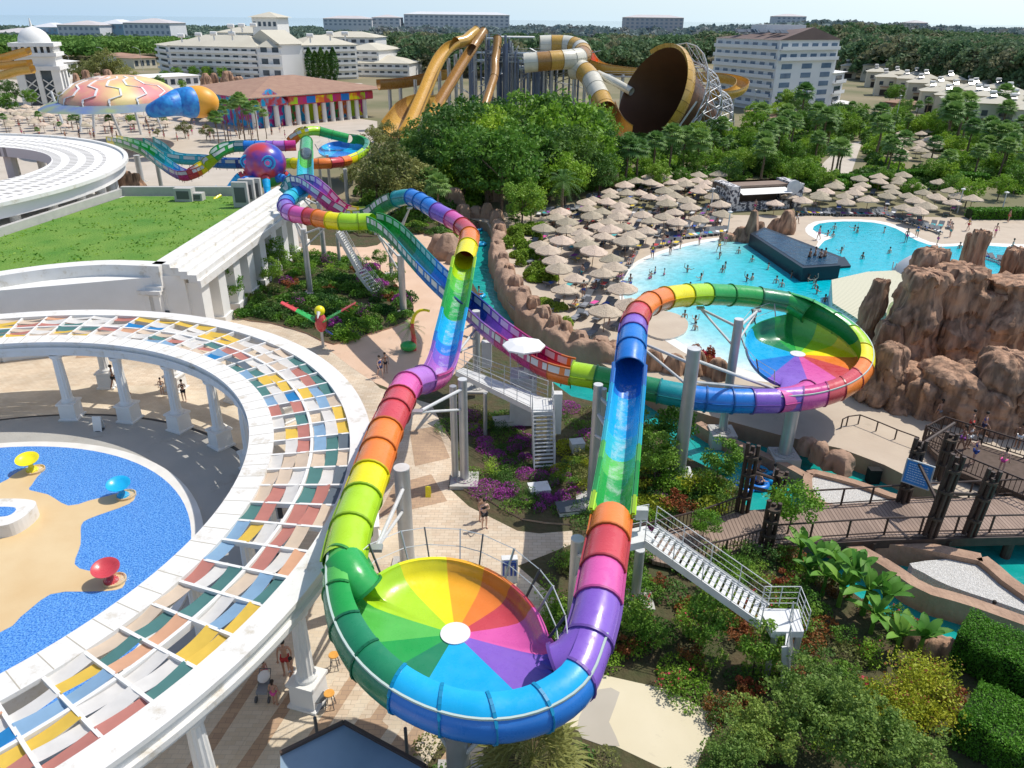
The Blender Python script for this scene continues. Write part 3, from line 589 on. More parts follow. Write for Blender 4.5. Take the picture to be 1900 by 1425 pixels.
# ------------------------------------------------------------------ slides
TR = .74
def frame(P):
    T = [(P[min(i+1,len(P)-1)]-P[max(i-1,0)]).normalized() for i in range(len(P))]; Sd = []; N_ = []
    for t in T:
        s = t.cross(Vector((0,0,1)));
        if s.length < 1e-3: s = Vector((1,0,0))
        s.normalize(); Sd.append(s); N_.append(s.cross(t).normalized())
    return T, Sd, N_
PALE = mat('translucent_panel', (.60,.66,.66), .35, (.72,.76,.76), 1.5, .6, coords='World')
def sect(P, T, Sd, Nn, i0, i1, kind, col, parent, r=TR, wc=None, flare=0, opendir=None):
    """one moulded piece of slide between stations i0..i1"""
    mb = MB(); idx = list(range(i0, i1+1)); m = len(idx)
    if kind == 'tube': A = [2*pi*k/20 for k in range(20)]; closed = True
    elif kind == 'open': A = [radians(v) for v in (-118,-112,-96,-78,-60,-42,-24,-8,8,24,42,60,78,96,112,118)]; closed = False
    elif kind == 'wide': A = [radians(v) for v in range(-105, 106, 14)]; closed = False
    else: A = [radians(v) for v in (-90,-72,-54,-36,-18,0,18,36,54,72,90)]; closed = False
    def ring(i, rr_, o=0.0):
        R = []
        for a in A:
            q = P[i]+Sd[i]*sin(a)*rr_-Nn[i]*cos(a)*rr_
            if kind == 'open' and abs(a) > radians(115): q = P[i]+Sd[i]*(sin(radians(112))*rr_+.16)*(1 if a > 0 else -1)-Nn[i]*cos(radians(112))*rr_
            R.append(q)
        if kind == 'window':
            up = Nn[i]*(.85*rr_); R = [R[0]+up, R[0]+up*.2]+R+[R[-1]+up*.2, R[-1]+up]
        return R
    nA = len(ring(i0, r))
    for i in idx: mb.V += [tuple(q) for q in ring(i, r)]
    for k in range(m-1):
        for j in range(nA if closed else nA-1):
            j2 = (j+1) % nA; mat_i = 0
            if kind == 'window' and (j == 0 or j == nA-2): mat_i = 0 if (idx[k] % 4) == 0 else 1
            mb.F.append((k*nA+j, k*nA+j2, (k+1)*nA+j2, (k+1)*nA+j)); mb.M.append(mat_i)
    # second skin: gives the trough a thickness and a shaded outside
    if not closed:
        o_ = len(mb.V)
        for i in idx: mb.V += [tuple(q) for q in ring(i, r+.07)]
        for k in range(m-1):
            for j in range(nA-1):
                mi = 0
                if kind == 'window' and (j == 0 or j == nA-2): mi = 0 if (idx[k] % 4) == 0 else 1
                mb.F.append((o_+k*nA+j+1, o_+k*nA+j, o_+(k+1)*nA+j, o_+(k+1)*nA+j+1)); mb.M.append(mi)
        for j in (0, nA-1):
            for k in range(m-1): mb.F.append((k*nA+j, (k+1)*nA+j, o_+(k+1)*nA+j, o_+k*nA+j)); mb.M.append(0)
    # flange collar at the start of the piece, seams and rails
    def collar(i, w=.045):
        j = min(i+1, len(P)-1) if i < i1 else i; o2 = len(mb.V); d = T[i]*w
        R0 = ring(i, r+.01); R1 = ring(i, r+.075)
        for R, dd in ((R0,-d),(R1,-d),(R1,d),(R0,d)): mb.V.extend(tuple(q+dd) for q in R)
        for k in range(3):
            for j in range(nA if closed else nA-1): mb.F.append((o2+k*nA+j, o2+k*nA+(j+1) % nA, o2+(k+1)*nA+(j+1) % nA, o2+(k+1)*nA+j)); mb.M.append(2)
    collar(i0)
    if kind == 'tube':
        for sgn in (-1, 1):
            for k in range(m-1):
                a, b = idx[k], idx[k+1]; mb.beam(P[a]+Sd[a]*sgn*(r+.03)+Nn[a]*.1, P[b]+Sd[b]*sgn*(r+.03)+Nn[b]*.1, .09, .05, 2)
    elif kind in ('window', 'open'):
        h = .87*r if kind == 'window' else -cos(radians(115))*r
        for sgn in (-1, 1):
            for k in range(m-1):
                a, b = idx[k], idx[k+1]; e_ = r+.03 if kind == 'window' else r*.92+.12
                mb.beam(P[a]+Sd[a]*sgn*e_+Nn[a]*h, P[b]+Sd[b]*sgn*e_+Nn[b]*h, .12, .10, 2)
                if kind == 'window': mb.beam(P[a]+Sd[a]*sgn*e_+Nn[a]*.06, P[b]+Sd[b]*sgn*e_+Nn[b]*.06, .10, .08, 2)
    if kind == 'window':
        for k in range(0, m, 2):
            i = idx[k]
            mb.cyl(P[i]-Nn[i]*r, P[i]-Nn[i]*r-Vector((0,0,.32)), .035, n=4, m=3)
    c2 = wc or 'lgreen'
    return mb.build({'tube':'tube_section','open':'open_section','window':'windowed_section','wide':'flume_section'}[kind], [pm(col), PALE, pmd(col), DSTEEL], parent, True, 45)
def slide(name, label, specs, ctrl, r=TR, step=.3):
    """ctrl: [(px,py,z)]; specs: [(end fraction in control index, kind, [colours])]"""
    C3 = [at(*c) for c in ctrl]; P = spline(C3, step); T, Sd, Nn = frame(P)
    # station index closest to each control point
    ix = []; j0 = 0
    for c in C3:
        j0 = min(range(j0, len(P)), key=lambda j: (P[j]-c).length); ix.append(j0)
    g = thing(name, (P[0].x, P[0].y, 0), label, 'water slide')
    s0 = 0
    for endc, kind, cols in specs:
        e_ = ix[endc]; s = ix[s0]; k = len(cols)
        for q in range(k):
            a, b = s+round((e_-s)*q/k), s+round((e_-s)*(q+1)/k)
            if b > a: sect(P, T, Sd, Nn, a, b, kind, cols[q], g, r)
        s0 = endc
    return g, P, T, Sd, Nn, ix

# A: high lane over the garden -> loop -> open chute -> left tube into the near bowl
slA = slide('rainbow_slide', 'rainbow slide dropping as a green and cyan chute into the near bowl from the left',
 [(2,'window',['teal','dblue']),(4,'window',['purple','violet','magenta']),(5,'window',['magenta']),(6,'window',['yellow','lime']),(8,'window',['dgreen','green','dgreen']),(9,'tube',['teal']),(11,'tube',['blue','blue','blue']),(13,'tube',['purple','pink']),(15,'tube',['red','orange','yellow']),(17,'open',['lime','lgreen','green','green']),(19,'open',['cyan','cyan','blue','purple']),(21,'open',['violet','pink']),(28,'tube',['violet','pink','red','red','orange','orange','yellow','lime','lime'])],
 [(529,357,7.6),(546,339,8.6),(569,340,9.0),(593,357,8.4),(618,380,7.3),(645,397,6.4),(675,399,6.4),(705,386,7.2),(735,370,8.5),(762,366,9.0),(785,376,9.0),(810,392,8.8),(835,405,8.6),(857,420,8.5),(871,438,8.4),(862,482,8.0),(853,530,7.3),(843,580,6.7),(833,625,6.2),(826,660,6.0),(812,692,6.1),(785,704,6.7),(756,716,7.1),(733,762,7.3),(714,805,7.3),(692,868,7.3),(672,925,7.2),(651,985,7.1),(638,1045,7.0)])
# B: long closed tube and windowed lane crossing under it, down to the far bowl
slB = slide('rainbow_slide', 'rainbow slide coiled by the white wall, then running straight under the others',
 [(1,'tube',['green']),(3,'open',['lgreen','aqua','aqua']),(5,'tube',['cyan','cyan']),(7,'tube',['aqua','blue','purple']),(13,'tube',['violet','pink','red','orange','yellow','lime','lime']),(15,'window',['green','green','dgreen']),(19,'window',['dgreen','teal','teal','blue','blue','blue','dblue','purple']),(21,'window',['violet','magenta','magenta','magenta']),(23,'window',['red','orange']),(30,'tube',['lime','green','dgreen','dgreen','teal','blue','blue','blue','purple'])],
 [(569,263,9.2),(568,285,8.9),(567,312,8.5),(566,338,8.1),(557,357,8.0),(540,366,8.0),(530,380,8.0),(536,393,8.0),(555,399,8.0),(580,403,8.0),(605,408,8.0),(630,411,8.0),(655,412,8.0),(690,412,8.0),(715,422,7.9),(742,445,7.5),(790,498,6.8),(835,542,6.2),(880,580,5.7),(915,612,5.3),(960,645,4.9),(1000,670,4.7),(1030,684,4.6),(1060,692,4.5),(1110,701,4.4),(1160,712,4.3),(1210,723,4.2),(1260,733,4.1),(1310,741,4.0),(1360,744,3.95),(1440,744,3.9)])
# C: right tube out of the near bowl, up the long open chute, and round to the far bowl
slC = slide('rainbow_slide', 'rainbow slide rising from the near bowl as the longest blue and green open chute',
 [(5,'tube',['purple','pink','red','orange']),(10,'open',['lime','green','green','lgreen','aqua','cyan','cyan','blue']),(13,'tube',['blue','blue','purple']),(18,'tube',['red','orange','orange','yellow']),(23,'tube',['lime','green','green','dgreen'])],
 [(1092,1190,6.7),(1106,1140,6.9),(1113,1095,7.0),(1120,1050,7.0),(1128,1005,7.0),(1134,965,6.9),(1143,900,6.6),(1151,840,6.5),(1158,780,6.7),(1164,725,7.2),(1168,680,7.8),(1171,650,8.2),(1173,628,8.3),(1176,605,8.3),(1184,583,8.2),(1200,567,8.1),(1222,557,7.9),(1246,551,7.7),(1272,548,7.5),(1305,546,7.2),(1340,547,6.9),(1380,549,6.6),(1420,554,6.3),(1462,561,6.1)])

def stream(S_, i0, i1):
    g, P, T, Sd, Nn, ix = S_; mb = MB(); A = [radians(v) for v in (-38,-24,-10,4,18,32,40)]; idx = range(ix[i0]+1, ix[i1]-1)
    for i in idx: mb.V += [tuple(P[i]+Sd[i]*sin(a)*(TR-.035)-Nn[i]*cos(a)*(TR-.035)) for a in A]
    for k in range(len(idx)-1):
        for j in range(6): mb.F.append((k*7+j, k*7+j+1, (k+1)*7+j+1, (k+1)*7+j)); mb.M.append(0)
    mb.build('water_stream', [STREAM], g, True)
STREAM = mat('running_water', (.75,.82,.86), .12, (.85,.90,.92), 3, .8, coords='World', spec=.8)  # near-white streaks paint the sheen of the water in the chutes
_n = STREAM.node_tree; _g = _n.nodes.new('ShaderNodeNewGeometry'); _z = _n.nodes.new('ShaderNodeTexNoise'); _z.inputs['Scale'].default_value = 1.6; _z.inputs['Detail'].default_value = 9; _z.inputs['Roughness'].default_value = .7; _r = _n.nodes.new('ShaderNodeMapRange'); _r.inputs['From Min'].default_value = .46; _r.inputs['From Max'].default_value = .72; _r.inputs['To Max'].default_value = .55
_n.links.new(_g.outputs['Position'], _z.inputs['Vector']); _n.links.new(_z.outputs['Fac'], _r.inputs['Value']); _n.links.new(_r.outputs[0], _n.nodes['Principled BSDF'].inputs['Alpha'])
stream(slC, 5, 10); stream(slA, 15, 20)

def chan(P, inward, i0, i1, col, parent, r=.69, mats=None):
    """C-shaped wall piece of a bowl, open towards the bowl centre"""
    mb = MB(); A = [radians(v) for v in (-95,-80,-65,-50,-35,-20,-5,10,25,40,55,70,85,97,108)]; n = len(A)
    for lay in (0, .06):
        o_ = len(mb.V)
        for i in range(i0, i1+1):
            u = -inward[i]
            for a in A: mb.V.append(tuple(P[i]+u*cos(a)*(r+lay)+Vector((0,0,1))*sin(a)*(r+lay)))
        for k in range(i1-i0):
            for j in range(n-1):
                q = (o_+k*n+j, o_+k*n+j+1, o_+(k+1)*n+j+1, o_+(k+1)*n+j); mb.F.append(q); mb.M.append(0 if (lay == 0 or A[j] >= radians(39)) else 2)
    o2 = (i1-i0+1)*n
    for k in range(i1-i0): mb.F.append((k*n+n-1, (k+1)*n+n-1, o2+(k+1)*n+n-1, o2+k*n+n-1)); mb.M.append(1)
    for i in (i0,):
        for a, b in zip(A[:-1], A[1:]):
            u = -inward[i]; p, q = (P[i]+u*cos(v)*(r+.075)+Vector((0,0,1))*sin(v)*(r+.075) for v in (a, b)); mb.beam(p, q, .10, .05, 1)
    for k in range(i0, i1):   # seam line along the shoulder
        for v, s_ in ((radians(42), .06),):
            p, q = (P[j]-inward[j]*cos(v)*(r+.07)+Vector((0,0,1))*sin(v)*(r+.07) for j in (k, k+1)); mb.beam(p, q, .07, .07, 3)
    return mb.build('wall_section', [pm(col), pmd(col), mats or pm(col), mat('pale_seam', (.45,.55,.50), .5)], parent, True, 45)
def bowl(label, path_px, rim_px, disc, discr, wedge, secs, zc, lipA, lipB, fins):
    """path_px: centreline of the C-shaped wall; rim_px: free edge of the floor; both run round the bowl"""
    Pw = spline([at(*p) for p in path_px], .35); D = at(*disc)
    inw = [Vector((D.x-p.x, D.y-p.y, 0)).normalized() for p in Pw]
    g = thing('slide_bowl', (D.x, D.y, 0), label, 'water slide bowl')
    edge = [p-Vector((0,0,.66)) for p in Pw]
    Rm = spline([at(*p) for p in rim_px], .35)
    loop = [(v, False) for v in edge]+[(v, True) for v in Rm]
    # resample the loop by angle about the drain
    K = 144; ang = []
    for v, f in loop: ang.append((atan2(v.y-D.y, v.x-D.x) % (2*pi), v, f))
    ang.sort(key=lambda t: t[0]); E_ = []
    for k in range(K):
        a = 2*pi*k/K; j = 0
        while j < len(ang) and ang[j][0] < a: j += 1
        p, q = ang[j-1], ang[j % len(ang)]; da = (q[0]-p[0]) % (2*pi); f = ((a-p[0]) % (2*pi))/(da or 1); E_.append((p[1].lerp(q[1], min(1, f)), p[2] and q[2]))
    nW = len(wedge[1]); a0 = radians(wedge[0]); prof = [(0,0,0),(.35,.05,0),(.65,.13,0),(.82,.24,0),(.92,.45,0),(.97,.70,0),(1.0,1.0,0)]
    names = wedge[1]; R0 = discr
    for wi in range(nW):
        mb = MB(); ks = [k for k in range(K) if int(((2*pi*k/K-a0) % (2*pi))/(2*pi/nW)) == wi]
        ks.sort(key=lambda k: (2*pi*k/K-a0) % (2*pi)); ks.append((ks[-1]+1) % K); cols = []
        for k in ks:
            e_, free = E_[k]; a = 2*pi*k/K; base = Vector((D.x+R0*cos(a), D.y+R0*sin(a), D.z)); row = []
            for t, h, _ in prof: v = base.lerp(e_, t); v.z = D.z+(e_.z-D.z)*h*(1 if True else 0)+0; row.append(v)
            if free:
                o = (e_-D); o.z = 0; o.normalize(); row += [e_+o*.07+Vector((0,0,.08)), e_+o*.10+Vector((0,0,.18)), e_+o*.24+Vector((0,0,.18)), e_+o*.24+Vector((0,0,-.05))]
            else: row += [e_.copy()]*4
            cols.append(row); mb.V += [tuple(v) for v in row]
        m_ = len(cols[0])
        for k in range(len(ks)-1):
            for j in range(m_-1): mb.F.append((k*m_+j, (k+1)*m_+j, (k+1)*m_+j+1, k*m_+j+1)); mb.M.append(0)
        mb.build('floor_wedge', [pm(names[wi])], g, True, 60)
        # underside so that the bowl is closed from below
    ub = MB(); 
    for k in range(K):
        e_ = E_[k][0]; base = Vector((D.x+R0*cos(2*pi*k/K), D.y+R0*sin(2*pi*k/K), D.z))
        for t, h, _ in prof: v = base.lerp(e_, t); ub.V.append((v.x, v.y, D.z+(e_.z-D.z)*h-.14))
    for k in range(K):
        for j in range(len(prof)-1): a, b = k*len(prof)+j, ((k+1) % K)*len(prof)+j; ub.F.append((a, a+1, b+1, b)); ub.M.append(0)
    ub.build('underside', [pm('dblue')], g, True)
    MB().prism([(D.x+discr*cos(2*pi*k/32), D.y+discr*sin(2*pi*k/32)) for k in range(32)], D.z-.3, D.z+.04).build('drain_disc', [mat('white_fibreglass', (.78,.78,.78), .35)], g)
    n = len(secs)
    for q in range(n):
        a, b = round((len(Pw)-1)*q/n), round((len(Pw)-1)*(q+1)/n); chan(Pw, inw, a, b, secs[q][0], g, mats=pm(secs[q][1]))
    # moulded lips that round off the two mouths
    for (i, col, sgn) in ():
        mb = MB(); T_ = (Pw[min(i+1,len(Pw)-1)]-Pw[max(i-1,0)]).normalized(); c = Pw[i]; L_ = 12
        rows = []
        for k in range(L_+1):
            t = k/L_; s_ = c+T_*sgn*(-1)*(0)+T_*(-sgn)*(t*1.5); back = inw[i]
            hgt = TR*1.0*(1-t**1.6); row = []
            for v in range(0, 9):
                a = radians(-90+180*v/8)*1.0; row.append(s_+back*(cos(a)*(TR*(1-t*.75)))+Vector((0,0,1))*(sin(a)*(TR*(1-t**1.5)+.02)-TR*(t**1.5)))
            rows.append(row)
        for row in rows: mb.V += [tuple(v) for v in row]
        for k in range(L_):
            for j in range(8): mb.F.append((k*9+j, k*9+j+1, (k+1)*9+j+1, (k+1)*9+j)); mb.M.append(0)
        for j in range(8): mb.beam(rows[0][j], rows[0][j+1], .06, .06, 1)
        mb.build('mouth_lip', [pm(col), pmd(col)], g, True, 60)
    # fins and cables on the free edge
    posts = []
    for k in range(fins):
        v = Rm[int((k+.5)/fins*(len(Rm)-1))]; o = Vector((v.x-D.x, v.y-D.y, 0)).normalized(); a = v+o*.25+Vector((0,0,.1)); b = v+o*.75+Vector((0,0,1.15)); mb = MB(); mb.beam(a, b, .04, .09); mb.build('fin_post', [DSTEEL if k % 2 else STEEL], g); posts.append((a, b))
    mb = MB()
    for t in (.45, .98):
        for (a, b), (c, d) in zip(posts[:-1], posts[1:]): mb.cyl(a.lerp(b, t), c.lerp(d, t), .02, n=4)
    mb.build('guard_cable', [WSTEEL], g)
    return g, Pw, inw
near = bowl('near rainbow bowl slide with wedge coloured floor beside the pergola',
 [(638,1045,7.0),(636,1090,6.7),(648,1147,6.5),(673,1199,6.4),(709,1244,6.3),(758,1283,6.25),(819,1313,6.2),(885,1328,6.2),(951,1325,6.2),(1014,1303,6.3),(1063,1262,6.45),(1092,1190,6.7)],
 [(1012,1240,5.9),(1006,1190,6.1),(985,1143,6.2),(948,1101,6.2),(902,1070,6.2),(850,1052,6.2),(802,1048,6.2),(755,1055,6.2),(715,1074,6.2),(692,1098,6.2),(676,1125,6.1)],
 (845,1176,5.62), .50, (-20, ['pink','red','orange','amber','yellow','lime','lgreen','green','dgreen','cyan','cyan','purple']),
 [('lgreen','green'),('green','dgreen'),('dgreen','dgreen'),('dgreen','dgreen'),('cyan','blue'),('cyan','blue'),('cyan','blue'),('cyan','blue'),('purple','purple')], 0, 'green', 'dblue', 11)
def hood(g, c3, col):
    P = spline([at(*c) for c in c3], .2); T, Sd, Nn = frame(P); o = sect(P, T, Sd, Nn, 0, len(P)-1, 'tube', col, g, TR+.01); o.name = 'mouth_hood'
hood(near[0], [(1036,1240,6.2),(1062,1226,6.4),(1092,1190,6.7)], 'purple'); hood(near[0], [(672,1098,6.45),(655,1076,6.8),(638,1045,7.0)], 'green')
far = bowl('far rainbow bowl slide tilted towards the camera beside the rock mountain',
 [(1462,561,6.1),(1500,573,6.0),(1540,594,5.6),(1572,617,5.1),(1594,643,4.6),(1601,668,4.2),(1594,692,3.95),(1572,713,3.85),(1540,728,3.8),(1500,738,3.8),(1440,744,3.9)],
 [(1458,717,3.5),(1436,709,3.5),(1412,692,3.6),(1396,670,3.75),(1389,648,4.0),(1392,626,4.3),(1406,608,4.7),(1432,597,5.1),(1460,590,5.3)],
 (1480,657,3.75), .50, (-42, ['orange','yellow','lime','lgreen','green','dgreen','cyan','cyan','blue','purple','pink','red']),
 [('green','green'),('green','green'),('green','lime'),('lime','yellow'),('yellow','yellow'),('orange','orange'),('red','orange'),('red','red'),('magenta','pink'),('violet','purple')], 0, 'green', 'violet', 7)

hood(far[0], [(1500,728,3.75),(1475,738,3.8),(1440,744,3.9)], 'pink'); hood(far[0], [(1500,580,5.7),(1480,568,5.95),(1462,561,6.1)], 'green')
# upper left lanes
slide('rainbow_slide', 'slide dropping green from the ring canopy and rising again to a purple tube',
 [(3,'window',['yellow','green','green','green']),(6,'window',['teal','aqua','blue','purple']),(9,'window',['magenta','red','orange','yellow']),(13,'window',['lime','green','green','teal']),(16,'tube',['blue','blue','purple','violet','magenta'])],
 [(208,261,6.6),(235,266,6.8),(262,276,6.4),(279,286,5.8),(300,302,4.9),(322,317,4.2),(340,325,4.0),(352,323,4.2),(368,316,4.6),(382,306,5.2),(395,293,6.2),(410,280,7.0),(432,272,7.3),(458,271,7.4),(481,271,7.4),(515,271,7.4),(549,270,7.4)], step=.5)
sD = slide('rainbow_slide', 'teal slide running behind the octopus to the far small bowl',
 [(4,'window',['teal','teal','aqua','aqua']),(7,'window',['blue','blue','dblue','dblue']),(8,'tube',['dblue']),(13,'tube',['lime','yellow','orange','orange','red','orange'])],
 [(275,263,6.8),(294,274,6.2),(313,289,5.4),(339,295,5.0),(376,297,4.8),(407,302,4.5),(450,303,4.4),(490,303,4.6),(529,303,5.0),(549,303,5.2),(583,304,5.3),(610,303,5.3),(630,301,5.2),(646,298,5.1)], step=.5)
bowl('small distant rainbow bowl slide above the sandy lazy river behind the octopus',
 [(646,298,5.1),(664,290,5.1),(677,279,5.3),(679,267,5.6),(668,260,6.0),(646,257,6.3)], [(634,263,5.5),(612,267,5.1),(597,275,4.8),(594,284,4.5),(606,291,4.4),(628,293,4.4)], (628,279,4.5), .5,
 (0, ['cyan','blue','blue','cyan','blue','cyan','blue','cyan']), [('yellow','yellow'),('lime','lime'),('dgreen','lime'),('dgreen','green'),('green','green')], 0, 'green', 'yellow', 0+3)
slide('rainbow_slide', 'curved green and yellow tube joining the small distant bowl', [(2,'window',['orange','yellow']),(5,'tube',['lime','green','green'])],
 [(541,262,6.2),(552,250,7.2),(568,244,7.6),(589,243,7.5),(617,250,6.9),(646,257,6.3)], step=.5)

# ------------------------------------------------------------------ support pillars with struts
def pillar(px, py, ty, r, desc, braces=(), plinth='steel', z0=0.0, pair=None):
    b = at(px, py, z0); h = top(px, py, ty, z0); g = thing('support_pillar', b, desc, 'pillar')
    po = MB().cyl((b.x,b.y,z0), (b.x,b.y,h), r, n=20).build('pole', [STEEL], g, True, 40)
    mb = MB(); mb.cyl((b.x,b.y,h), (b.x,b.y,h+.06), r*1.02, n=20); mb.build('cap', [WSTEEL], po, True, 40)
    mb = MB()
    if plinth == 'white': mb.prism([(b.x+sx, b.y+sy) for sx, sy in ((-.75,-.6),(.75,-.6),(.75,.6),(-.75,.6))], z0-.6, z0+.55, 0)
    else:
        mb.prism([(b.x+sx, b.y+sy) for sx, sy in ((-.8,-.8),(.8,-.8),(.8,.8),(-.8,.8))], z0-1.2, z0+.14)
        for k in range(12): a = 2*pi*k/12; mb.box((b.x+cos(a)*(r+.16), b.y+sin(a)*(r+.16), z0+.2), (.07,.07,.12))
        mb.cyl((b.x,b.y,z0+.14), (b.x,b.y,z0+.2), r+.28, n=20)
    mb.build('footing', [WSTEEL if plinth == 'white' else CONC], g)
    if pair:
        c = at(*pair[:2], z0); h2 = top(pair[0], pair[1], pair[2], z0); MB().cyl((c.x,c.y,z0), (c.x,c.y,h2), r*.8, n=14).build('pole', [STEEL], g, True, 40)
    for (fz, qx, qy, qz) in braces:
        q = at(qx, qy, qz)
        for dz, dd in ((0,.16),(1.3,-.16)):
            mb = MB(); mb.cyl((b.x+dd*.3, b.y, h-fz-dz), q+Vector((0,0,-.1)), .09 if dz == 0 else .075, n=8); mb.build('brace', [WSTEEL], g, True)
        mb = MB(); mb.box(q+Vector((0,0,-.05)), (.5,.35,.14)); mb.build('saddle', [STEEL], g)
    return g
PL = [
 (1258,890,645,.36,'tall pillar on a white plinth carrying long braces to the far bowl',[(.6,1440,720,3.2),(.9,1172,625,7.4)],'white'),
 (1455,845,757,.40,'short thick pillar standing in the river under the purple far tube',[],'steel',-.25),
 (1340,802,590,.28,'pillar behind the blue tube with a Y of braces under the green arch',[(.5,1300,570,6.4),(.5,1405,575,6.0)],'steel',-.25),
 (862,892,705,.25,'paired pillars between the stairs and the red tube',[(.5,775,762,6.4)],'steel',.1,(845,888,716)),
 (757,1056,868,.36,'pillar beside the yellow tube on the paved plaza',[(1.0,697,1015,6.3)]),
 (885,722,578,.27,'pillar rising through the gap between the chute and the windowed lane',[(.8,842,615,5.6),(1.2,850,650,5.2)]),
 (1096,930,714,.24,'pair of dark shaded pillars left of the long green chute',[(.6,1150,770,6.0),(1.6,1150,830,5.8)],'steel',.1,(1107,905,720)),
 (1062,1165,1000,.27,'grey pillar left of the orange tube above the flower bed',[(.8,1110,1035,6.1)]),
 (1178,1112,1020,.22,'short pillar under the white stair landing right of the red tube',[]),
 (576,545,425,.26,'slanting braced pillar in front of the white wall under the pink tube',[(.4,545,405,7.2),(.4,610,415,7.2)]),
 (603,487,375,.26,'pillar inside the coil of the blue tube',[(.3,560,365,7.2)]),
 (631,494,436,.17,'thin pillar behind the grey stair under the yellow tube',[]),
 (749,582,474,.30,'thick pillar carrying the windowed lane over the garden',[(.4,700,432,7.0)]),
 (727,512,452,.20,'thinner pillar just behind the thick one of the windowed lane',[(.3,760,385,8.0)]),
 (646,386,314,.26,'pillar under the orange part of the small distant bowl',[]),
 (614,364,288,.22,'pillar directly left of the small distant bowl support',[]),
 (597,352,300,.22,'pillar between the octopus and the small distant bowl',[]),
 (461,330,290,.22,'pillar under the purple tube left of the octopus head',[]),
 (263,338,288,.45,'wide pale pillar under the green slide beside the ring canopy',[]),
 (300,350,305,.30,'white pillar under the teal slide behind the roof parapet',[]),
]
for p in PL: pillar(*p)
b = at(850,1440,0)
pillar(852,1452,1345,.42,'thick grey pillar under the front of the near bowl',[(.5,960,1300,5.4),(.5,740,1240,5.5)])
pillar(1478,1250,1251,.01,'x',[]) if False else None
# ------------------------------------------------------------------ rocks
from mathutils import noise
def rock(name, c, sx, sy, h, seed, mt=ROCK, parent=None, taper=.35, lean=(0,0), z0=-.3, n=28, rows=16, flute=.16, smooth=True, top_=.8):
    """upright rock: fluted, uneven outline, rounded crest"""
    r_ = random.Random(seed); ph = [(r_.uniform(0,6.28), r_.choice([2,3,4,5,7,9]), r_.uniform(.3,1)) for _ in range(5)]; P = []
    ph2 = [(r_.uniform(0,6.28), r_.uniform(.6,2.2)) for _ in range(4)]
    for k in range(rows+1):
        t = k/rows; z = z0+(h-z0)*(t if t < .7 else .7+.3*sin((t-.7)/.3*pi/2)); q = 1-taper*t
        if t > top_: q *= sqrt(max(0, 1-((t-top_)/(1-top_))**2))*.97+.03
        q *= 1+.10*sin(ph2[0][0]+ph2[0][1]*z)+.06*sin(ph2[1][0]+2.3*z)
        for i in range(n):
            a = 2*pi*i/n; w_ = 1+flute*sum(g*cos(f*a+p+.25*sin(ph2[2][0]+z*.7)) for p, f, g in ph)/2.2
            w_ += r_.uniform(-.02,.02)+(.34*noise.noise(Vector((cos(a)*1.6+seed, sin(a)*1.6, z*.38)))-.12*((z*.42+.8*noise.noise(Vector((cos(a)*1.2+seed, sin(a)*1.2, 0)))) % 1)-.22*abs(noise.noise(Vector((cos(a)*4+seed, sin(a)*4, z*.5))))+.10*noise.noise(Vector((cos(a)*2, sin(a)*2+seed, z*2.2))))
            P.append((c[0]+lean[0]*t+sx*q*w_*cos(a), c[1]+lean[1]*t+sy*q*w_*sin(a), z+r_.uniform(-.05,.05)*h*.3*(0<k<rows)))
    mb = MB(); mb.V = P; mb.F = [(k*n+i, k*n+(i+1) % n, (k+1)*n+(i+1) % n, (k+1)*n+i) for k in range(rows) for i in range(n)]+[tuple(range(rows*n, rows*n+n))]; mb.M = [0]*len(mb.F)
    return mb.build(name, [mt], parent, smooth, 50)
b = at(1760,760)
mt_ = thing('rock_mountain', b, 'massive rust brown artificial rock mountain with tall spires right of the far bowl', 'rock')
for i, (px, py, ty, w_, dp, ln) in enumerate([
  (1770,660,425,52,1.7,(0,0)),(1752,640,430,30,1.0,(0,0)),(1728,668,505,118,2.6,(.4,0)),(1668,672,462,92,2.4,(1.2,0)),(1845,665,458,82,2.2,(0,0)),(1590,668,520,62,1.7,(1.0,0)),(1925,680,490,130,3,(0,0)),
  (1640,700,600,90,2.0,(0,0)),(1760,700,498,150,4.0,(0,0)),(1690,700,505,110,3.0,(0,0)),(1860,710,520,170,3.6,(0,0)),(1800,705,540,130,3.5,(0,0)),(1950,720,560,120,3,(0,0)),
  (1645,745,635,60,1.6,(0,0)),(1690,752,672,82,1.9,(0,0)),(1625,742,680,66,1.8,(0,0)),(1745,768,672,80,2.0,(0,0)),(1800,775,668,76,2.0,(0,0)),(1770,780,690,90,2.0,(0,0)),(1850,790,650,100,2.2,(0,0)),(1905,800,690,110,2.4,(0,0)),(1600,738,712,44,1.2,(0,0)),(1720,772,702,72,1.6,(0,0)),(1835,800,712,80,1.6,(0,0)),(1960,810,660,120,2.4,(0,0)),(1665,756,706,60,1.4,(0,0))]):
    p = at(px, py); s = pxm(px, py); fr_ = i >= 13; rock('rock_spire', (p.x, p.y+dp*.4), w_*s/2*(1.25 if fr_ else 1), dp*(1.15 if fr_ else .8), top(px, py, ty+(6*(i % 3) if fr_ else 0)), 100+i, ROCK, mt_, .30 if fr_ else .42 if w_ > 90 else .55, ln, n=64, rows=40, flute=.07, top_=.80 if fr_ else .93)
p = at(1690,610,0); MB().prism(smoothpoly(pts((1655,560),(1700,558),(1702,592),(1650,590), z=2.6), .5), 1.9, 2.6).build('rock_pool', [mat('algae_water', (.16,.20,.02), .1, (.30,.33,.06), 1.5, .6, coords='World')], mt_)
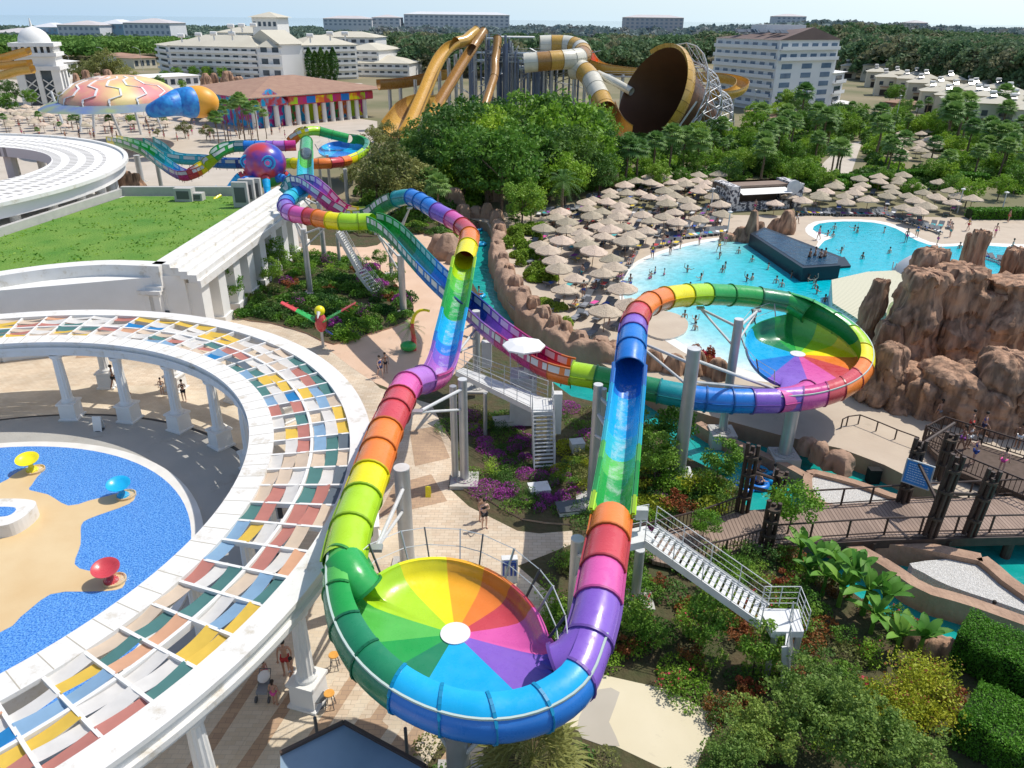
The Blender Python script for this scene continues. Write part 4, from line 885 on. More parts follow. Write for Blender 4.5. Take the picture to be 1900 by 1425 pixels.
# rock wall along the river
wl = thing('rock_wall', at(1000,600), 'long reddish rock wall separating the river from the parasol terrace', 'rock wall')
rk = [(909,396,12,12),(912,404,18,16),(914,414,24,26),(916,440,30,34),(912,468,28,32),(921,492,30,34),(930,516,34,36),(942,540,36,40),(957,562,38,42),(972,582,40,44),(990,600,42,44),(1010,616,44,44),(1030,632,44,48),(1052,648,50,46),(1092,655,52,40),(1120,658,60,30),(1150,668,60,26)]
for i, (px, py, w_, hp) in enumerate(rk):
    p = at(px, py+6); s = pxm(px, py); rock('boulder', (p.x+w_*s*.42, p.y+.2), w_*s*.50, w_*s*.55, top(px, py+6, py-hp*.75), 300+i, ROCKL if i % 3 else ROCK, wl, .25, n=22, rows=10, flute=.22, z0=-1.9, top_=.55)
RP = spline([at(px+10, py+8) for px, py, w_, hp in rk], .3); mb = MB(); NP = 15
for i, p in enumerate(RP):
    t = (RP[min(i+1,len(RP)-1)]-RP[max(i-1,0)]).normalized(); sd_ = Vector((t.y,-t.x,0)); hh = 1.25+.75*noise.noise(Vector((i*.09,3,1)))+.5*noise.noise(Vector((i*.31,7,2)))
    for j in range(NP):
        u_ = j/(NP-1)*2-1; q = p+sd_*u_*(.98+.30*noise.noise(Vector((i*.2,j*.3,5)))); z_ = -1.8+(hh+1.8)*max(0, 1-abs(u_)**5)**.5; q.z = z_+.30*noise.noise(Vector((q.x*.9,q.y*.9,z_*.5)))-.35*abs(noise.noise(Vector((q.x*1.7,q.y*1.7,0)))); q += sd_*.35*noise.noise(Vector((i*.16,z_*1.1,9))); mb.V.append(tuple(q))
mb.F = [(i*NP+j, i*NP+j+1, (i+1)*NP+j+1, (i+1)*NP+j) for i in range(len(RP)-1) for j in range(NP-1)]; mb.M = [0]*len(mb.F); mb.build('rock_ridge', [ROCKL], wl, True, 60)
for i in range(0):
    t = i/25*(len(rk)-2); j = int(t); f = t-j; px = rk[j][0]*(1-f)+rk[j+1][0]*f; py = rk[j][1]*(1-f)+rk[j+1][1]*f; p = at(px+12, py+10); s = pxm(px, py)
    rock('boulder', (p.x, p.y-.2), 1.0*(.7+.6*rnd.random()), .8, .5+1.1*rnd.random(), 350+i, ROCKL, wl, .3, n=16, rows=8, flute=.2, z0=-1.9, top_=.5)
for nm, lab, L_ in (('rock_outcrop','pale tan rocks at the head of the river behind the blue tube',[(845,392,40,44),(862,404,30,26),(884,402,36,20),(904,404,26,28),(840,360,30,22),(915,372,36,26)]),
     ('rock_outcrop','large smooth boulder beside the river under the blue and red tube',[(832,478,52,46),(815,470,40,36),(848,488,36,24)]),
     ('rock_outcrop','brown rocks at the near end of the infinity pool box',[(1392,448,26,60),(1375,446,40,26),(1350,446,34,14),(1408,440,24,30)]),
     ('rock_outcrop','pointed brown rock at the back of the infinity pool box',[(1458,432,34,44),(1440,430,30,26)]),
     ('rock_outcrop','row of pointed tan rocks behind the palms at the top of the terrace',[(942,352,16,50),(960,345,24,24),(1035,345,60,26),(1060,340,40,30),(1140,350,18,40),(1000,350,40,20)]),
     ('rock_outcrop','brown round rocks on the terrace edge under the far slide braces',[(1290,690,44,40),(1330,700,50,36),(1250,690,40,34),(1210,684,44,36)]),
     ('rock_outcrop','flat reddish rocks on the bank beside the banana plants',[(1700,1195,70,30),(1745,1215,60,34),(1660,1160,40,16)]),
     ('rock_outcrop','rounded rocks on the sand terrace above the bridge',[(1520,845,40,26),(1555,860,60,24),(1500,830,40,18)]),
     ('rock_outcrop','rust coloured rock pile right of the ring canopy columns',[(240,352,22,36),(255,350,26,30),(228,350,14,40)]),
     ('rock_outcrop','distant jagged reddish rocks behind the turtle canopy',[(145,165,16,30),(165,163,20,34),(185,165,18,30),(205,164,22,36),(225,165,18,26)]),
     ('rock_outcrop','distant brown rocks left of the cypress trees',[(385,165,20,30),(400,163,16,28),(425,165,30,34),(445,165,26,24)])):
    g = None
    for i, (px, py, w_, hp) in enumerate(L_):
        p = at(px, py); s = pxm(px, py)
        if g is None: g = thing(nm, p, lab, 'rocks')
        rock('boulder', (p.x, p.y), w_*s*.6, w_*s*.5, top(px, py, py-hp), hash((px, py)) % 9999, ROCK if 'rust' in lab or 'reddish' in lab or 'brown' in lab else ROCKL, g, .4, n=20, rows=10, flute=.2, z0=-.4, top_=.6)

# ------------------------------------------------------------------ bridge of dark timber
def rail(name, P, h, label, slat=None, mtl=DWOOD, post=1.9, parent=None, r=.055, mid=True, cat='railing'):
    """posts, handrail and infill along a line; each post is its own part"""
    P = [Vector(p) for p in P]; g = thing(name, P[0], label, cat) if parent is None else parent; Q = []
    for a, b in zip(P[:-1], P[1:]):
        n = max(1, round((b-a).length/post)); Q += [a.lerp(b, k/n) for k in range(n)]
    Q.append(P[-1])
    for q in Q: MB().cyl(q, q+Vector((0,0,h)), r, n=6).build('post', [mtl], g)
    up = Vector((0,0,h)); mb = MB(); mb.path([q+up for q in Q], r*.9, 6, 0); mb.build('handrail', [mtl], g)
    mb = MB()
    if mid: mb.path([q+up*.14 for q in Q], r*.7, 5)
    if slat:
        for a, b in zip(Q[:-1], Q[1:]):
            n = max(1, int((b-a).length/slat))
            for k in range(1, n): p = a.lerp(b, k/n); mb.cyl(p+up*.14, p+up*.97, r*.45, n=4)
    elif mid == 'two':
        for t in (.4, .7): mb.path([q+up*t for q in Q], r*.6, 5)
    if mb.V: mb.build('infill', [mtl], g)
    return g
BZ = .35
PLANK = tilemat('bridge_planks', (.26,.18,.135), (.33,.235,.18), (.10,.06,.04), 1.0, ms=.02)
bn = PLANK.node_tree.nodes; br_ = [n for n in bn if n.type == 'TEX_BRICK'][0]; br_.inputs['Brick Width'].default_value = .2; br_.inputs['Row Height'].default_value = 6
bd = thing('timber_bridge', at(1550,970,BZ), 'brown plank bridge crossing the river with rope tied log railings', 'bridge')
dk = pts((1172,1002),(1230,984),(1300,970),(1372,948),(1480,940),(1700,926),(2050,915),(2050,988),(1900,990),(1640,996),(1500,1003),(1432,1010),(1350,1032),(1262,1052),(1210,1040), z=BZ)
MB().prism(dk, BZ-.22, BZ).build('deck', [PLANK], bd)
mb = MB(); e_ = [at(x, y, BZ) for x, y in ((2050,988),(1900,990),(1640,996),(1500,1003),(1432,1010),(1350,1032),(1262,1052))]
for a, b in zip(e_[:-1], e_[1:]): mb.beam(a+Vector((0,-.1,-.3)), b+Vector((0,-.1,-.3)), .25, .5)
mb.build('edge_beam', [DWOOD], bd)
for px, py in ((1480,1004),(1620,998),(1760,994),(1880,990),(1480,945),(1640,932),(1800,925)):
    p = at(px, py, BZ); MB().cyl((p.x,p.y,BEDZ), (p.x,p.y,BZ-.2), .25, n=10).build('pier', [DWOOD], bd)
def rline(L_, z=BZ): return [at(x, y, z) for x, y in L_]
rail('log_railing', rline([(1432,1006),(1640,992),(1900,986),(2040,984)]), 1.05, 'near side log railing of the bridge with open bays', None, DWOOD, 1.75, mid=True)
rail('log_railing', rline([(1444,944),(1560,937),(1668,930),(1745,925),(1900,918),(2040,912)]), 1.05, 'far side log railing of the bridge above the gravel island', None, DWOOD, 1.75)
rail('log_railing', rline([(1172,1008),(1300,975),(1368,950)]), 1.0, 'balustrade on the far side of the bridge end beside the green chute', .22, DWOOD, 1.9)
rail('log_railing', rline([(1262,1050),(1345,1032),(1426,1008)]), 1.0, 'balustrade on the near side of the bridge end behind the small round tree', .22, DWOOD, 1.9)
def mast(px, py, ty, lab, lean=.0, z=BZ):
    p = at(px, py, z); h = top(px, py, ty, z); g = thing('log_mast', p, lab, 'log post')
    for k, (dx, dy, dh) in enumerate(((-.22,0,0),(.1,.12,-.25),(.3,-.1,-.1),(-.02,-.2,-.45))): MB().cyl((p.x+dx,p.y+dy,z-.3), (p.x+dx+lean,p.y+dy,h+dh), .11, n=7).build('log', [DWOOD], g)
    for t in (.22, .55, .8): MB().cyl((p.x+.04+lean*t,p.y-.03,z+(h-z)*t), (p.x+.04+lean*t,p.y-.03,z+(h-z)*t+.13), .36, n=10).build('rope_binding', [mat('rope', (.07,.05,.035), .9)], g)
    return p, h
M1 = mast(1375,948,818,'bundle of dark logs at the far side of the bridge nearest the white plinth')
M2 = mast(1438,932,868,'short dark log bundle beside the blue raft under the bridge')
M3 = mast(1672,930,805,'tall dark log bundle left of the blue sign',.1)
M4 = mast(1722,992,830,'tall dark log bundle right of the blue sign on the near railing',.25)
M5 = mast(1795,990,858,'near side log bundle at the right of the bridge',.25)
M6 = mast(1742,880,795,'log bundle at the top of the balustraded ramp')
M7 = mast(1420,1010,925,'short log bundle on the near side behind the feathery tree')
for (a, b, za, zb, lab) in ((M1[0],M2[0],2.6,1.4,'upper slanting log tie beside the blue raft'),(M1[0],M2[0],1.6,.6,'lower slanting log tie beside the blue raft'),(M3[0],M6[0],3.4,3.4,'horizontal log beam above the blue sign'),(M3[0],M4[0],3.0,2.0,'slanting log beam the blue sign hangs from'),(M4[0],M5[0],2.6,2.4,'log beam between the two near log bundles')):
    mb = MB(); mb.cyl((a.x,a.y,BZ+za), (b.x,b.y,BZ+zb), .09, n=7); tag(mb.build('log_beam', [DWOOD], None), lab, 'log beam')
# blue notice board
SB = mat('sign_blue', (.02,.22,.62), .4, (.03,.27,.70), 3, .6); c = at(1703,880,BZ+2.2); g = thing('notice_board', c, 'blue notice board with lines of pale writing hanging from the bridge logs', 'sign')
u = Vector((.75,-.62,0)).normalized(); v = Vector((0,0,1)); nn = u.cross(v)
def quadbox(mb, c, u, v, w_, h, t, m=0):
    n_ = u.cross(v).normalized(); P = [c+u*a*w_/2+v*b*h/2+n_*d*t/2 for d in (-1,1) for a, b in ((-1,-1),(1,-1),(1,1),(-1,1))]
    return mb.add(P, [(3,2,1,0),(4,5,6,7),(0,1,5,4),(1,2,6,5),(2,3,7,6),(3,0,4,7)], m)
quadbox(MB(), c, u, v, 1.25, 1.35, .06).build('panel', [SB], g)
mb = MB(); LW = mat('sign_lettering', (.45,.65,.85), .5)
for k in range(8):
    x = -.5
    while x < .46:
        w_ = .05+.10*rnd.random(); 
        if x+w_ < .5: quadbox(mb, c+u*(x+w_/2)+v*(.5-k*.14)+nn*.038, u, v, w_, .05, .01)
        x += w_+.035
mb.build('lettering', [LW], g); mb = MB()
for s_ in (-1,1): quadbox(mb, c+u*s_*.66, u, v, .06, 1.45, .09); quadbox(mb, c+v*s_*.70, u, v, 1.3, .06, .08)
mb.build('frame', [mat('pale_frame', (.45,.50,.52), .5)], g)
# balustraded ramp up to the rock
ra_ = thing('timber_ramp', at(1800,870,.6), 'dark walkway with dense balustrades leading from the bridge to the rock mountain', 'walkway')
MB().prism(pts((1712,815),(1742,800),(1900,850),(2050,900),(2050,975),(1860,905),(1760,870), z=.6), .3, .6).build('deck', [mat('ramp_planks', (.07,.045,.03), .8, (.12,.08,.06), 3, .6, coords='World')], ra_)
rail('balustrade', rline([(1712,818),(1745,800),(1900,850),(2040,898)], .6), 1.05, 'far balustrade of the dark ramp below the rock mountain', .24, DWOOD, 2.2)
rail('balustrade', rline([(1714,822),(1775,872),(1860,908),(1960,950)], .6), 1.05, 'near balustrade of the dark ramp below the rock mountain', .24, DWOOD, 2.2)
rail('balustrade', rline([(1712,815),(1768,838)], .6), 1.0, 'short balustrade closing the upper end of the dark ramp', .24, DWOOD, 1.8)
rail('rope_fence', rline([(1560,795),(1570,790),(1592,787),(1625,800),(1660,815),(1700,830)], 0), .7, 'low dark fence along the sand terrace above the river wall', None, DWOOD, 1.9, r=.045, mid=False)
MB_ = MB(); p = at(1620,858,0); MB_.box((p.x,p.y-.4,-.75), (.7,.5,1.1)); tag(MB_.build('drain_opening', [mat('black_opening', (.005,.005,.005), .9)]), 'dark rectangular opening in the river wall', 'opening')

# ------------------------------------------------------------------ stairs and slide stations
STW = mat('white_grp_stair', (.72,.73,.72), .5, (.62,.62,.60), 2, .6, coords='World')
def stair(name, label, top_p, bot_p, w_, steps, parent=None):
    g = parent or thing(name, (bot_p.x, bot_p.y, 0), label, 'stairs'); a, b = Vector(top_p), Vector(bot_p); d = (b-a); f = Vector((d.x, d.y, 0)).normalized(); s = Vector((-f.y, f.x, 0))
    for k in range(steps):
        p = a+d*((k+.5)/steps); mb = MB(); mb.beam(p-s*w_/2, p+s*w_/2, d.length/steps*.62, .06); mb.build('tread', [STW], g)
    mb = MB()
    for sg in (-1, 1): mb.beam(a+s*sg*(w_/2+.04)-Vector((0,0,.1)), b+s*sg*(w_/2+.04)-Vector((0,0,.1)), .07, .34)
    mb.build('stringer', [STW], g)
    for sg in (-1, 1): rail('', [a+s*sg*(w_/2+.06), b+s*sg*(w_/2+.06)], 1.0, '', None, WSTEEL, 1.3, g, .022, 'two')
    return g
def platform(g, poly, z, th=.3, legs=(), m=STW):
    MB().prism(poly, z-th, z, bottom=True).build('platform', [m], g)
    for (x, y) in legs: MB().cyl((x,y,0), (x,y,z-th), .13, n=10).build('leg', [STEEL], g)
g = thing('slide_station', at(1000,800), 'white slide station with a long gangway and stairs between the two green slides', 'station')
zp = 3.4; platform(g, pts((845,688),(860,682),(1012,738),(1008,756),(985,756), z=zp), zp, .35, [(at(900,720,zp).x, at(900,720,zp).y)])
platform(g, pts((985,738),(1024,738),(1026,760),(986,760), z=zp), zp-.004, .35, [(v[0], v[1]) for v in pts((992,752),(1020,752), z=zp)])
a, b = at(1007,760,zp), at(1010,868,.1); stair('', '', a, b, 1.15, 15, g)
rail('', rline([(862,680),(1016,736)], zp), 1.05, '', None, WSTEEL, 1.2, g, .025, 'two'); rail('', rline([(846,690),(984,757)], zp), 1.05, '', None, WSTEEL, 1.2, g, .025, 'two'); rail('', rline([(1024,738),(1027,762)], zp), 1.05, '', None, WSTEEL, .9, g, .025, 'two')
for i, (px, py, w_, h_) in enumerate([(903,648,.7,1.9),(978,700,1.0,2.4),(1035,745,.5,2.7)]):
    p = at(px, py, 3.4); mb = MB(); mb.box((p.x,p.y,3.4-h_/2+.6), (w_,.5,h_)); mb.build('equipment_cabinet', [STW], g)
# control post with the white octagonal roof
p = at(975,668,3.6); g = thing('control_booth', (p.x,p.y,0), 'small octagonal white roofed control booth where the pink lane ends', 'booth')
zr = 5.55; c = at(972,640,zr); MB().lathe([(1.35,zr-.10),(1.35,zr),(.75,zr+.22),(.12,zr+.34)], (c.x,c.y,0), 8).build('roof', [mat('white_canopy', (.82,.81,.79), .6)], g)
for k in range(4): a = 2*pi*k/4+.4; MB().cyl((c.x+.85*cos(a),c.y+.85*sin(a),zp-.2), (c.x+.95*cos(a),c.y+.95*sin(a),zr-.05), .035, n=6).build('post', [WSTEEL], g)
MB().box((c.x,c.y,1.9), (1.7,1.7,3.4)).build('cabinet', [STW], g); MB().box((c.x+.3,c.y-.3,zp+.6), (.5,.4,.8)).build('control_desk', [WHITE], g)
# white stair on the right
g = thing('slide_stairs', at(1480,1240), 'white staircase with thin rails descending from the orange tube to the flower garden', 'stairs')
z1, z2 = 4.6, 2.5
platform(g, pts((1150,985),(1200,975),(1215,1000),(1160,1012), z=z1), z1, .35); platform(g, pts((1408,1128),(1482,1130),(1492,1172),(1432,1172), z=z2), z2, .3, [(v[0], v[1]) for v in pts((1440,1170),(1485,1168), z=z2)])
stair('', '', at(1206,990,z1), at(1418,1140,z2), 1.15, 20, g); stair('', '', at(1462,1174,z2), at(1460,1262,.1), 1.25, 12, g)
rail('', rline([(1412,1124),(1478,1124),(1496,1170)], z2), 1.0, '', None, WSTEEL, .9, g, .022, 'two'); rail('', rline([(1150,982),(1200,972)], z1), 1.0, '', None, WSTEEL, .9, g, .022, 'two')
p = at(1187,985,z1); mb = MB(); mb.box((p.x,p.y,z1+.9), (.5,.3,.5)); mb.cyl((p.x,p.y,z1), (p.x,p.y,z1+.7), .04, n=6); mb.build('control_box', [WSTEEL], g)
g = thing('garden_stairs', at(700,540), 'grey metal staircase under the yellow tube in the upper garden', 'stairs')
stair('', '', at(628,428,6.0), at(668,500,2.3), 1.1, 18, g); stair('', '', at(668,500,2.3), at(705,548,.1), 1.1, 9, g)

# ------------------------------------------------------------------ small street things
def boxthing(name, px, py, dims, mats, label, cat, z=0.0, rz=.2, cap=None):
    p = at(px, py, z); g = thing(name, p, label, cat); MB().box((p.x,p.y,z+dims[2]/2), dims, rz).build('body', [mats[0]], g)
    MB().box((p.x,p.y,z+dims[2]+.03), (dims[0]*1.06,dims[1]*1.06,.06), rz).build('lid', [mats[-1]], g); return g
boxthing('utility_box', 935,790, (1.3,.9,.45), [WHITE2,CONC], 'white concrete utility box with grey grate in the upper purple flower bed', 'utility box')
boxthing('utility_box', 1000,915, (1.1,.9,.4), [WHITE2,STW], 'white utility box among the lower purple flowers', 'utility box')
boxthing('utility_box', 1070,838, (.8,.7,.7), [WHITE2,WSTEEL], 'white footing box beside the yellow shrubs', 'utility box')
boxthing('utility_box', 1058,950, (1.4,1.0,.35), [WHITE2,DSTEEL], 'white kerbed pump box with dark inside near the green chute', 'utility box')
p = at(945,1078); g = thing('mat_rack', p, 'rack of blue and white striped mats on the plaza beside the near bowl', 'rack')
MB().box((p.x,p.y,.7), (.75,.35,1.4), .1).build('board', [STW], g)
mb = MB()
for k in range(4): mb.box((p.x-.27+k*.18, p.y-.2, .85), (.09,.02,.75), .1)
for k in range(3): mb.box((p.x, p.y-.21, 1.3-k*.1), (.6,.02,.05), .1)
mb.build('stripes', [pm('dblue')], g)
p = at(185,798); g = thing('a_board', p, 'white folding notice stand beside the round blue pool', 'sign'); q = MB(); quadbox(q, p+Vector((0,-.12,.5)), Vector((1,0,0)), Vector((0,.22,1)).normalized(), .55, 1.0, .03); q.build('board', [WHITE], g); q = MB(); quadbox(q, p+Vector((0,.12,.5)), Vector((1,0,0)), Vector((0,-.22,1)).normalized(), .55, 1.0, .03); q.build('board', [WHITE], g); MB().lathe([(.3,0),(.3,.05),(.1,.08)], p, 16).build('foot', [DSTEEL], g)
# dish fountains
for (px, py, c_, z_) in ((60,873,'yellow',.2),(228,920,'cyan',.2),(206,1078,'red',.2)):
    p = at(px, py, .17); g = thing('dish_fountain', p, f"tilted {dict(yellow='yellow', cyan='blue', red='red')[c_]} dish fountain on the sandy pool island", 'fountain')
    MB().lathe([(.5,0),(.45,.12),(.2,.35),(.16,.75),(.3,.85)], p, 20).build('stem', [pm(c_)], g, True)
    MB().lathe([(.72,-.02),(.72,.16),(.66,.17),(.6,.03)], p+Vector((.25,0,0)), 20).build('plinth', [SAND], g)
    mb = MB(); n = 28; prof = [(.02,.10),(.3,.12),(.65,.22),(.85,.40),(.86,.44),(.82,.44),(.60,.28),(.3,.17),(.0,.16)]
    P = [Vector((r*cos(2*pi*i/n), r*sin(2*pi*i/n), z)) for r, z in prof for i in range(n)]; R = Matrix.Rotation(radians(13), 3, Vector((1,.5,0)))
    mb.add([p+Vector((-.12,0,.75))+R @ v for v in P], [(k*n+i, k*n+(i+1) % n, (k+1)*n+(i+1) % n, (k+1)*n+i) for k in range(len(prof)-1) for i in range(n)]); mb.build('dish', [pm(c_)], g, True, 60); g.scale = (.72,.72,.72)
    f = leaves(np.array([[p.x+.55+rnd.gauss(0,.35), p.y-.05+rnd.gauss(0,.25), .22+.25*rnd.random()] for _ in range(260)]), .05); o = bulk('falling_water', f[0]-np.array(p), f[1], mat('foam', (.82,.84,.84), .5), parent=g)
p = at(8,970,.17); g = thing('pool_fountain', p, 'rounded white and cream basin on the sandy pool island at the left edge', 'fountain'); mb = MB(); mb.prism(smoothpoly([(p.x-1.4,p.y-1.1),(p.x+1.1,p.y-1.1),(p.x+1.3,p.y+.9),(p.x-1.4,p.y+.9)], .2), .17, .9); mb.build('basin', [WHITE2], g); MB().prism(smoothpoly([(p.x-.7,p.y-.4),(p.x+.6,p.y-.4),(p.x+.6,p.y+.3),(p.x-.7,p.y+.3)], .15), .85, .915).build('water', [KW], g)
# stools and barrel table under the pergola
ORG = mat('orange_wood_seat', (.66,.30,.05), .5, (.75,.38,.08), 6, .5)
def stool(px, py, lab):
    p = at(px, py); g = thing('bar_stool', p, lab, 'stool', 'orange topped stools under the pergola edge'); MB().lathe([(.19,.70),(.21,.73),(.20,.76)], p, 18).build('seat', [ORG], g)
    for k in range(4): a = pi/4+k*pi/2; MB().cyl(p+Vector((.24*cos(a),.24*sin(a),0)), p+Vector((.13*cos(a),.13*sin(a),.71)), .018, n=6).build('leg', [DSTEEL], g)
    MB().path([p+Vector((.205*cos(a),.205*sin(a),.28)) for a in (pi/4,3*pi/4,5*pi/4,7*pi/4,pi/4)], .012, 5).build('footrest', [DSTEEL], g)
stool(566,1292,'orange stool nearest the group with the pushchair'); stool(588,1290,'orange stool in the middle, touching the column base'); stool(614,1312,'orange stool standing apart on the right'); stool(622,1240,'orange stool behind the white column base')
p = at(593,1308); g = thing('round_bin', p, 'dark round low table between the orange stools', 'table'); MB().lathe([(.28,.40),(.30,.42),(.30,.45)], p, 20).build('table_top', [DSTEEL], g); MB().cyl(p, p+Vector((0,0,.4)), .05, n=8).build('leg', [DSTEEL], g); MB().lathe([(.25,0),(.25,.03)], p, 20).build('base', [DSTEEL], g)
p = at(795,920); g = thing('wet_floor_sign', p, 'small yellow wet floor cone on the plaza', 'sign'); mb = MB()
for s_ in (-1, 1): quadbox(mb, p+Vector((0,.1*s_,.3)), Vector((1,0,0)), Vector((0,-.28*s_,1)).normalized(), .3, .62, .02)
mb.build('board', [pm('yellow')], g); MB().box(p+Vector((0,0,.6)), (.12,.06,.06)).build('handle', [pm('yellow')], g)
# dark kiosk roof in the foreground
p = at(640,1345,3.2); g = thing('kiosk', (p.x,p.y,0), 'dark blue square kiosk roof cut off by the bottom edge', 'kiosk')
zk = 3.2; MB().prism(pts((638,1342),(790,1425),(830,1600),(520,1600),(520,1400), z=zk), zk-.3, zk, bottom=True).build('roof', [mat('blue_grey_canvas', (.18,.26,.34), .35, (.32,.42,.50), .5, .7, coords='World')], g)
q = [Vector((x, y, zk+.05)) for x, y in pts((520,1400),(638,1342),(790,1425),(830,1600), z=zk)]; mb = MB(); [mb.beam(a, b, .12, .12) for a, b in zip(q[:-1], q[1:])]; mb.build('edge_trim', [mat('brown_trim', (.09,.06,.045), .5)], g)
for x, y in pts((600,1440),(760,1460), z=0): MB().cyl((x,y,0), (x,y,zk-.3), .06, n=8).build('post', [DSTEEL], g)
# parrot and tap figures
p = at(598,640); g = thing('parrot_figure', p, 'colourful parrot figure with raised green and red wings above the garden', 'figure')
def blobmesh(mb, c, r, n=14, m=0, sq=(1,1,1), rot=None):
    P = []; R = rot or Matrix.Identity(3)
    for k in range(n+1):
        th = pi*k/n
        for i in range(n): P.append(Vector(c)+R @ Vector((r*sq[0]*sin(th)*cos(2*pi*i/n), r*sq[1]*sin(th)*sin(2*pi*i/n), r*sq[2]*cos(th))))
    return mb.add(P, [(k*n+i, (k+1)*n+i, (k+1)*n+(i+1) % n, k*n+(i+1) % n) for k in range(n) for i in range(n)], m)
c = at(595,598,2.2); mb = MB(); blobmesh(mb, c, .62, sq=(.75,.8,1.35)); mb.build('body', [pm('red')], g, True); mb = MB(); blobmesh(mb, c+Vector((0,.05,.95)), .42); mb.build('head', [pm('yellow')], g, True)
mb = MB(); mb.cyl(c+Vector((0,-.3,.95)), c+Vector((0,-.75,.6)), .16, .03, 8); mb.build('beak', [WHITE], g); MB().cyl((c.x,c.y,0), (c.x,c.y,1.6), .12, n=8).build('pole', [STEEL], g); mb = MB(); mb.beam(c+Vector((.1,.2,-.6)), c+Vector((.5,.8,-1.3)), .5, .08); mb.build('tail', [pm('dblue')], g)
for s_ in (-1, 1):
    mb = MB()
    for k in range(7):
        t = k/7; a = c+Vector((s_*(.3+2.6*t),.1,.3+1.5*t)); b = c+Vector((s_*(.3+2.6*(t+1/7)),.1,.3+1.5*(t+1/7))); mb.beam(a-Vector((0,.25,.1)), b-Vector((0,.25,.1)), .85*(1-.5*t), .07, 0 if t < .5 else 1)
        mb.beam(a, a+Vector((s_*.35,.4,-.45*(1-.3*t))), .28, .04, 0 if t < .5 else 1)
    mb.build('wing', [pm('green'), pm('red')], g)
p = at(770,640); g = thing('tentacle_figure', p, 'curled yellow and red tentacle figure beside the small palm', 'figure'); c0_ = at(768,650,0); tp = [Vector((c0_.x+dx, c0_.y+.0, z)) for dx, z in ((0,0),(.05,1),(-.05,2),(.1,2.8),(.45,3.3),(.95,3.45),(1.4,3.35))]; S_ = spline(tp, .25)
mb = MB(); [mb.cyl(a, b, .22*(1-.6*i/len(S_)), .22*(1-.6*(i+1)/len(S_)), 10, 0 if i > len(S_)*.45 else 1) for i, (a, b) in enumerate(zip(S_[:-1], S_[1:]))]; mb.build('tentacle', [pm('yellow'), pm('red')], g, True); mb = MB(); blobmesh(mb, c0_+Vector((-.4,-.2,.45)), .6, sq=(1.1,.9,.7)); mb.build('base_rock', [pm('green')], g, True)
# octopus on the end of the cornice
p = at(500,352,0); zo = 7.0; c = at(490,302,8.6); g = thing('octopus_figure', (c.x,c.y,0), 'giant red and blue octopus figure with curling tentacles at the end of the white wall', 'figure')
OM = mat('octopus_paint', (.02,.05,.42), .3, (.55,.05,.06), .45, .25, coords='Object', coat=.3, detail=2)
mb = MB(); blobmesh(mb, c, 2.4, 24, sq=(1.05,1,.95)); mb.build('head', [OM], g, True)
mb = MB(); blobmesh(mb, c+Vector((0,0,-1.7)), 1.9, 16, sq=(1.1,1,.6)); mb.build('collar', [pm('green')], g, True)
for sx in (1.1, -1.5):
    mb = MB(); e0 = c+Vector((sx,-1.95 if sx > 0 else -1.5,.35))
    for r_, y_, m_ in ((.8,0,0),(.62,-.1,1),(.42,-.2,0),(.25,-.3,2)): mb.cyl(e0+Vector((0,.15,0)), e0+Vector((.1*r_,y_-.08,0)), r_, n=18, m=m_)
    mb.build('eye', [pm('cyan'), pm('dblue'), pm('pink')], g)
for k in range(8):
    a = 2*pi*k/8+.3; R_ = 2.6+.9*(k % 3); base = c+Vector((0,0,-2.0)); tp = [base+Vector((cos(a)*q, sin(a)*q, z)) for q, z in ((1.2,.2),(R_*.75,.7-.2*(k % 2)),(R_*1.1,-.3),(R_*1.45,-1.6),(R_*1.75,-1.7),(R_*1.85,-.9),(R_*1.6,-.5))]; S_ = spline(tp, .35); N_ = len(S_)
    mb = MB(); [mb.cyl(p0, p1, .55*(1-.75*i/N_), .55*(1-.75*(i+1)/N_), 10, (i*5//N_) % 5, cap=False) for i, (p0, p1) in enumerate(zip(S_[:-1], S_[1:]))]; mb.build('tentacle', [pm('blue'), pm('dblue'), pm('red'), pm('orange'), pm('yellow')] if k % 2 else [pm('red'), pm('cyan'), pm('blue'), pm('pink'), pm('cyan')], g, True)
# turtle canopy
zt = 9.0; cc = at(225,186,zt); g = thing('turtle_canopy', (cc.x,cc.y,0), 'huge turtle shaped canopy with rainbow shell and orange blue head over the left plaza', 'figure')
SH = mat('turtle_shell_paint', (.75,.70,.25), .5, (.75,.25,.25), .12, .35, coords='World', detail=3)
s_ = pxm(225,186,zt); mb = MB(); n = 36; P = []
for k in range(13):
    t = k/12
    for i in range(n): a = 2*pi*i/n; P.append((cc.x+95*s_*(1-t*t*.0)*cos(t*pi/2)*cos(a), cc.y+13*cos(t*pi/2)*sin(a), zt+sin(t*pi/2)*4.6))
mb.add(P, [(k*n+i, k*n+(i+1) % n, (k+1)*n+(i+1) % n, (k+1)*n+i) for k in range(12) for i in range(n)]); mb.build('shell', [SH], g, True)
LN = mat('white_line', (.8,.8,.78), .5); mb = MB()
for j in range(7):
    a = pi+pi*(j+.5)/7
    for k in range(10):
        t0_, t1_ = k/12, (k+1)/12; q = [(cc.x+95.5*s_*cos(t*pi/2)*cos(a+.14*(1 if kk % 2 else -1)*(.5 if kk in (0,10) else 1)), cc.y+13.15*cos(t*pi/2)*sin(a+.14*(1 if kk % 2 else -1)*(.5 if kk in (0,10) else 1)), zt+.05+sin(t*pi/2)*4.6) for t, kk in ((t0_,k//3),(t1_,(k+1)//3))]; mb.beam(q[0], q[1], .35, .12)
mb.build('shell_lines', [LN], g)
FL = mat('turtle_flipper_paint', (.10,.16,.42), .5, (.30,.36,.10), .2, .5, coords='World', detail=3)
mb = MB(); P = []
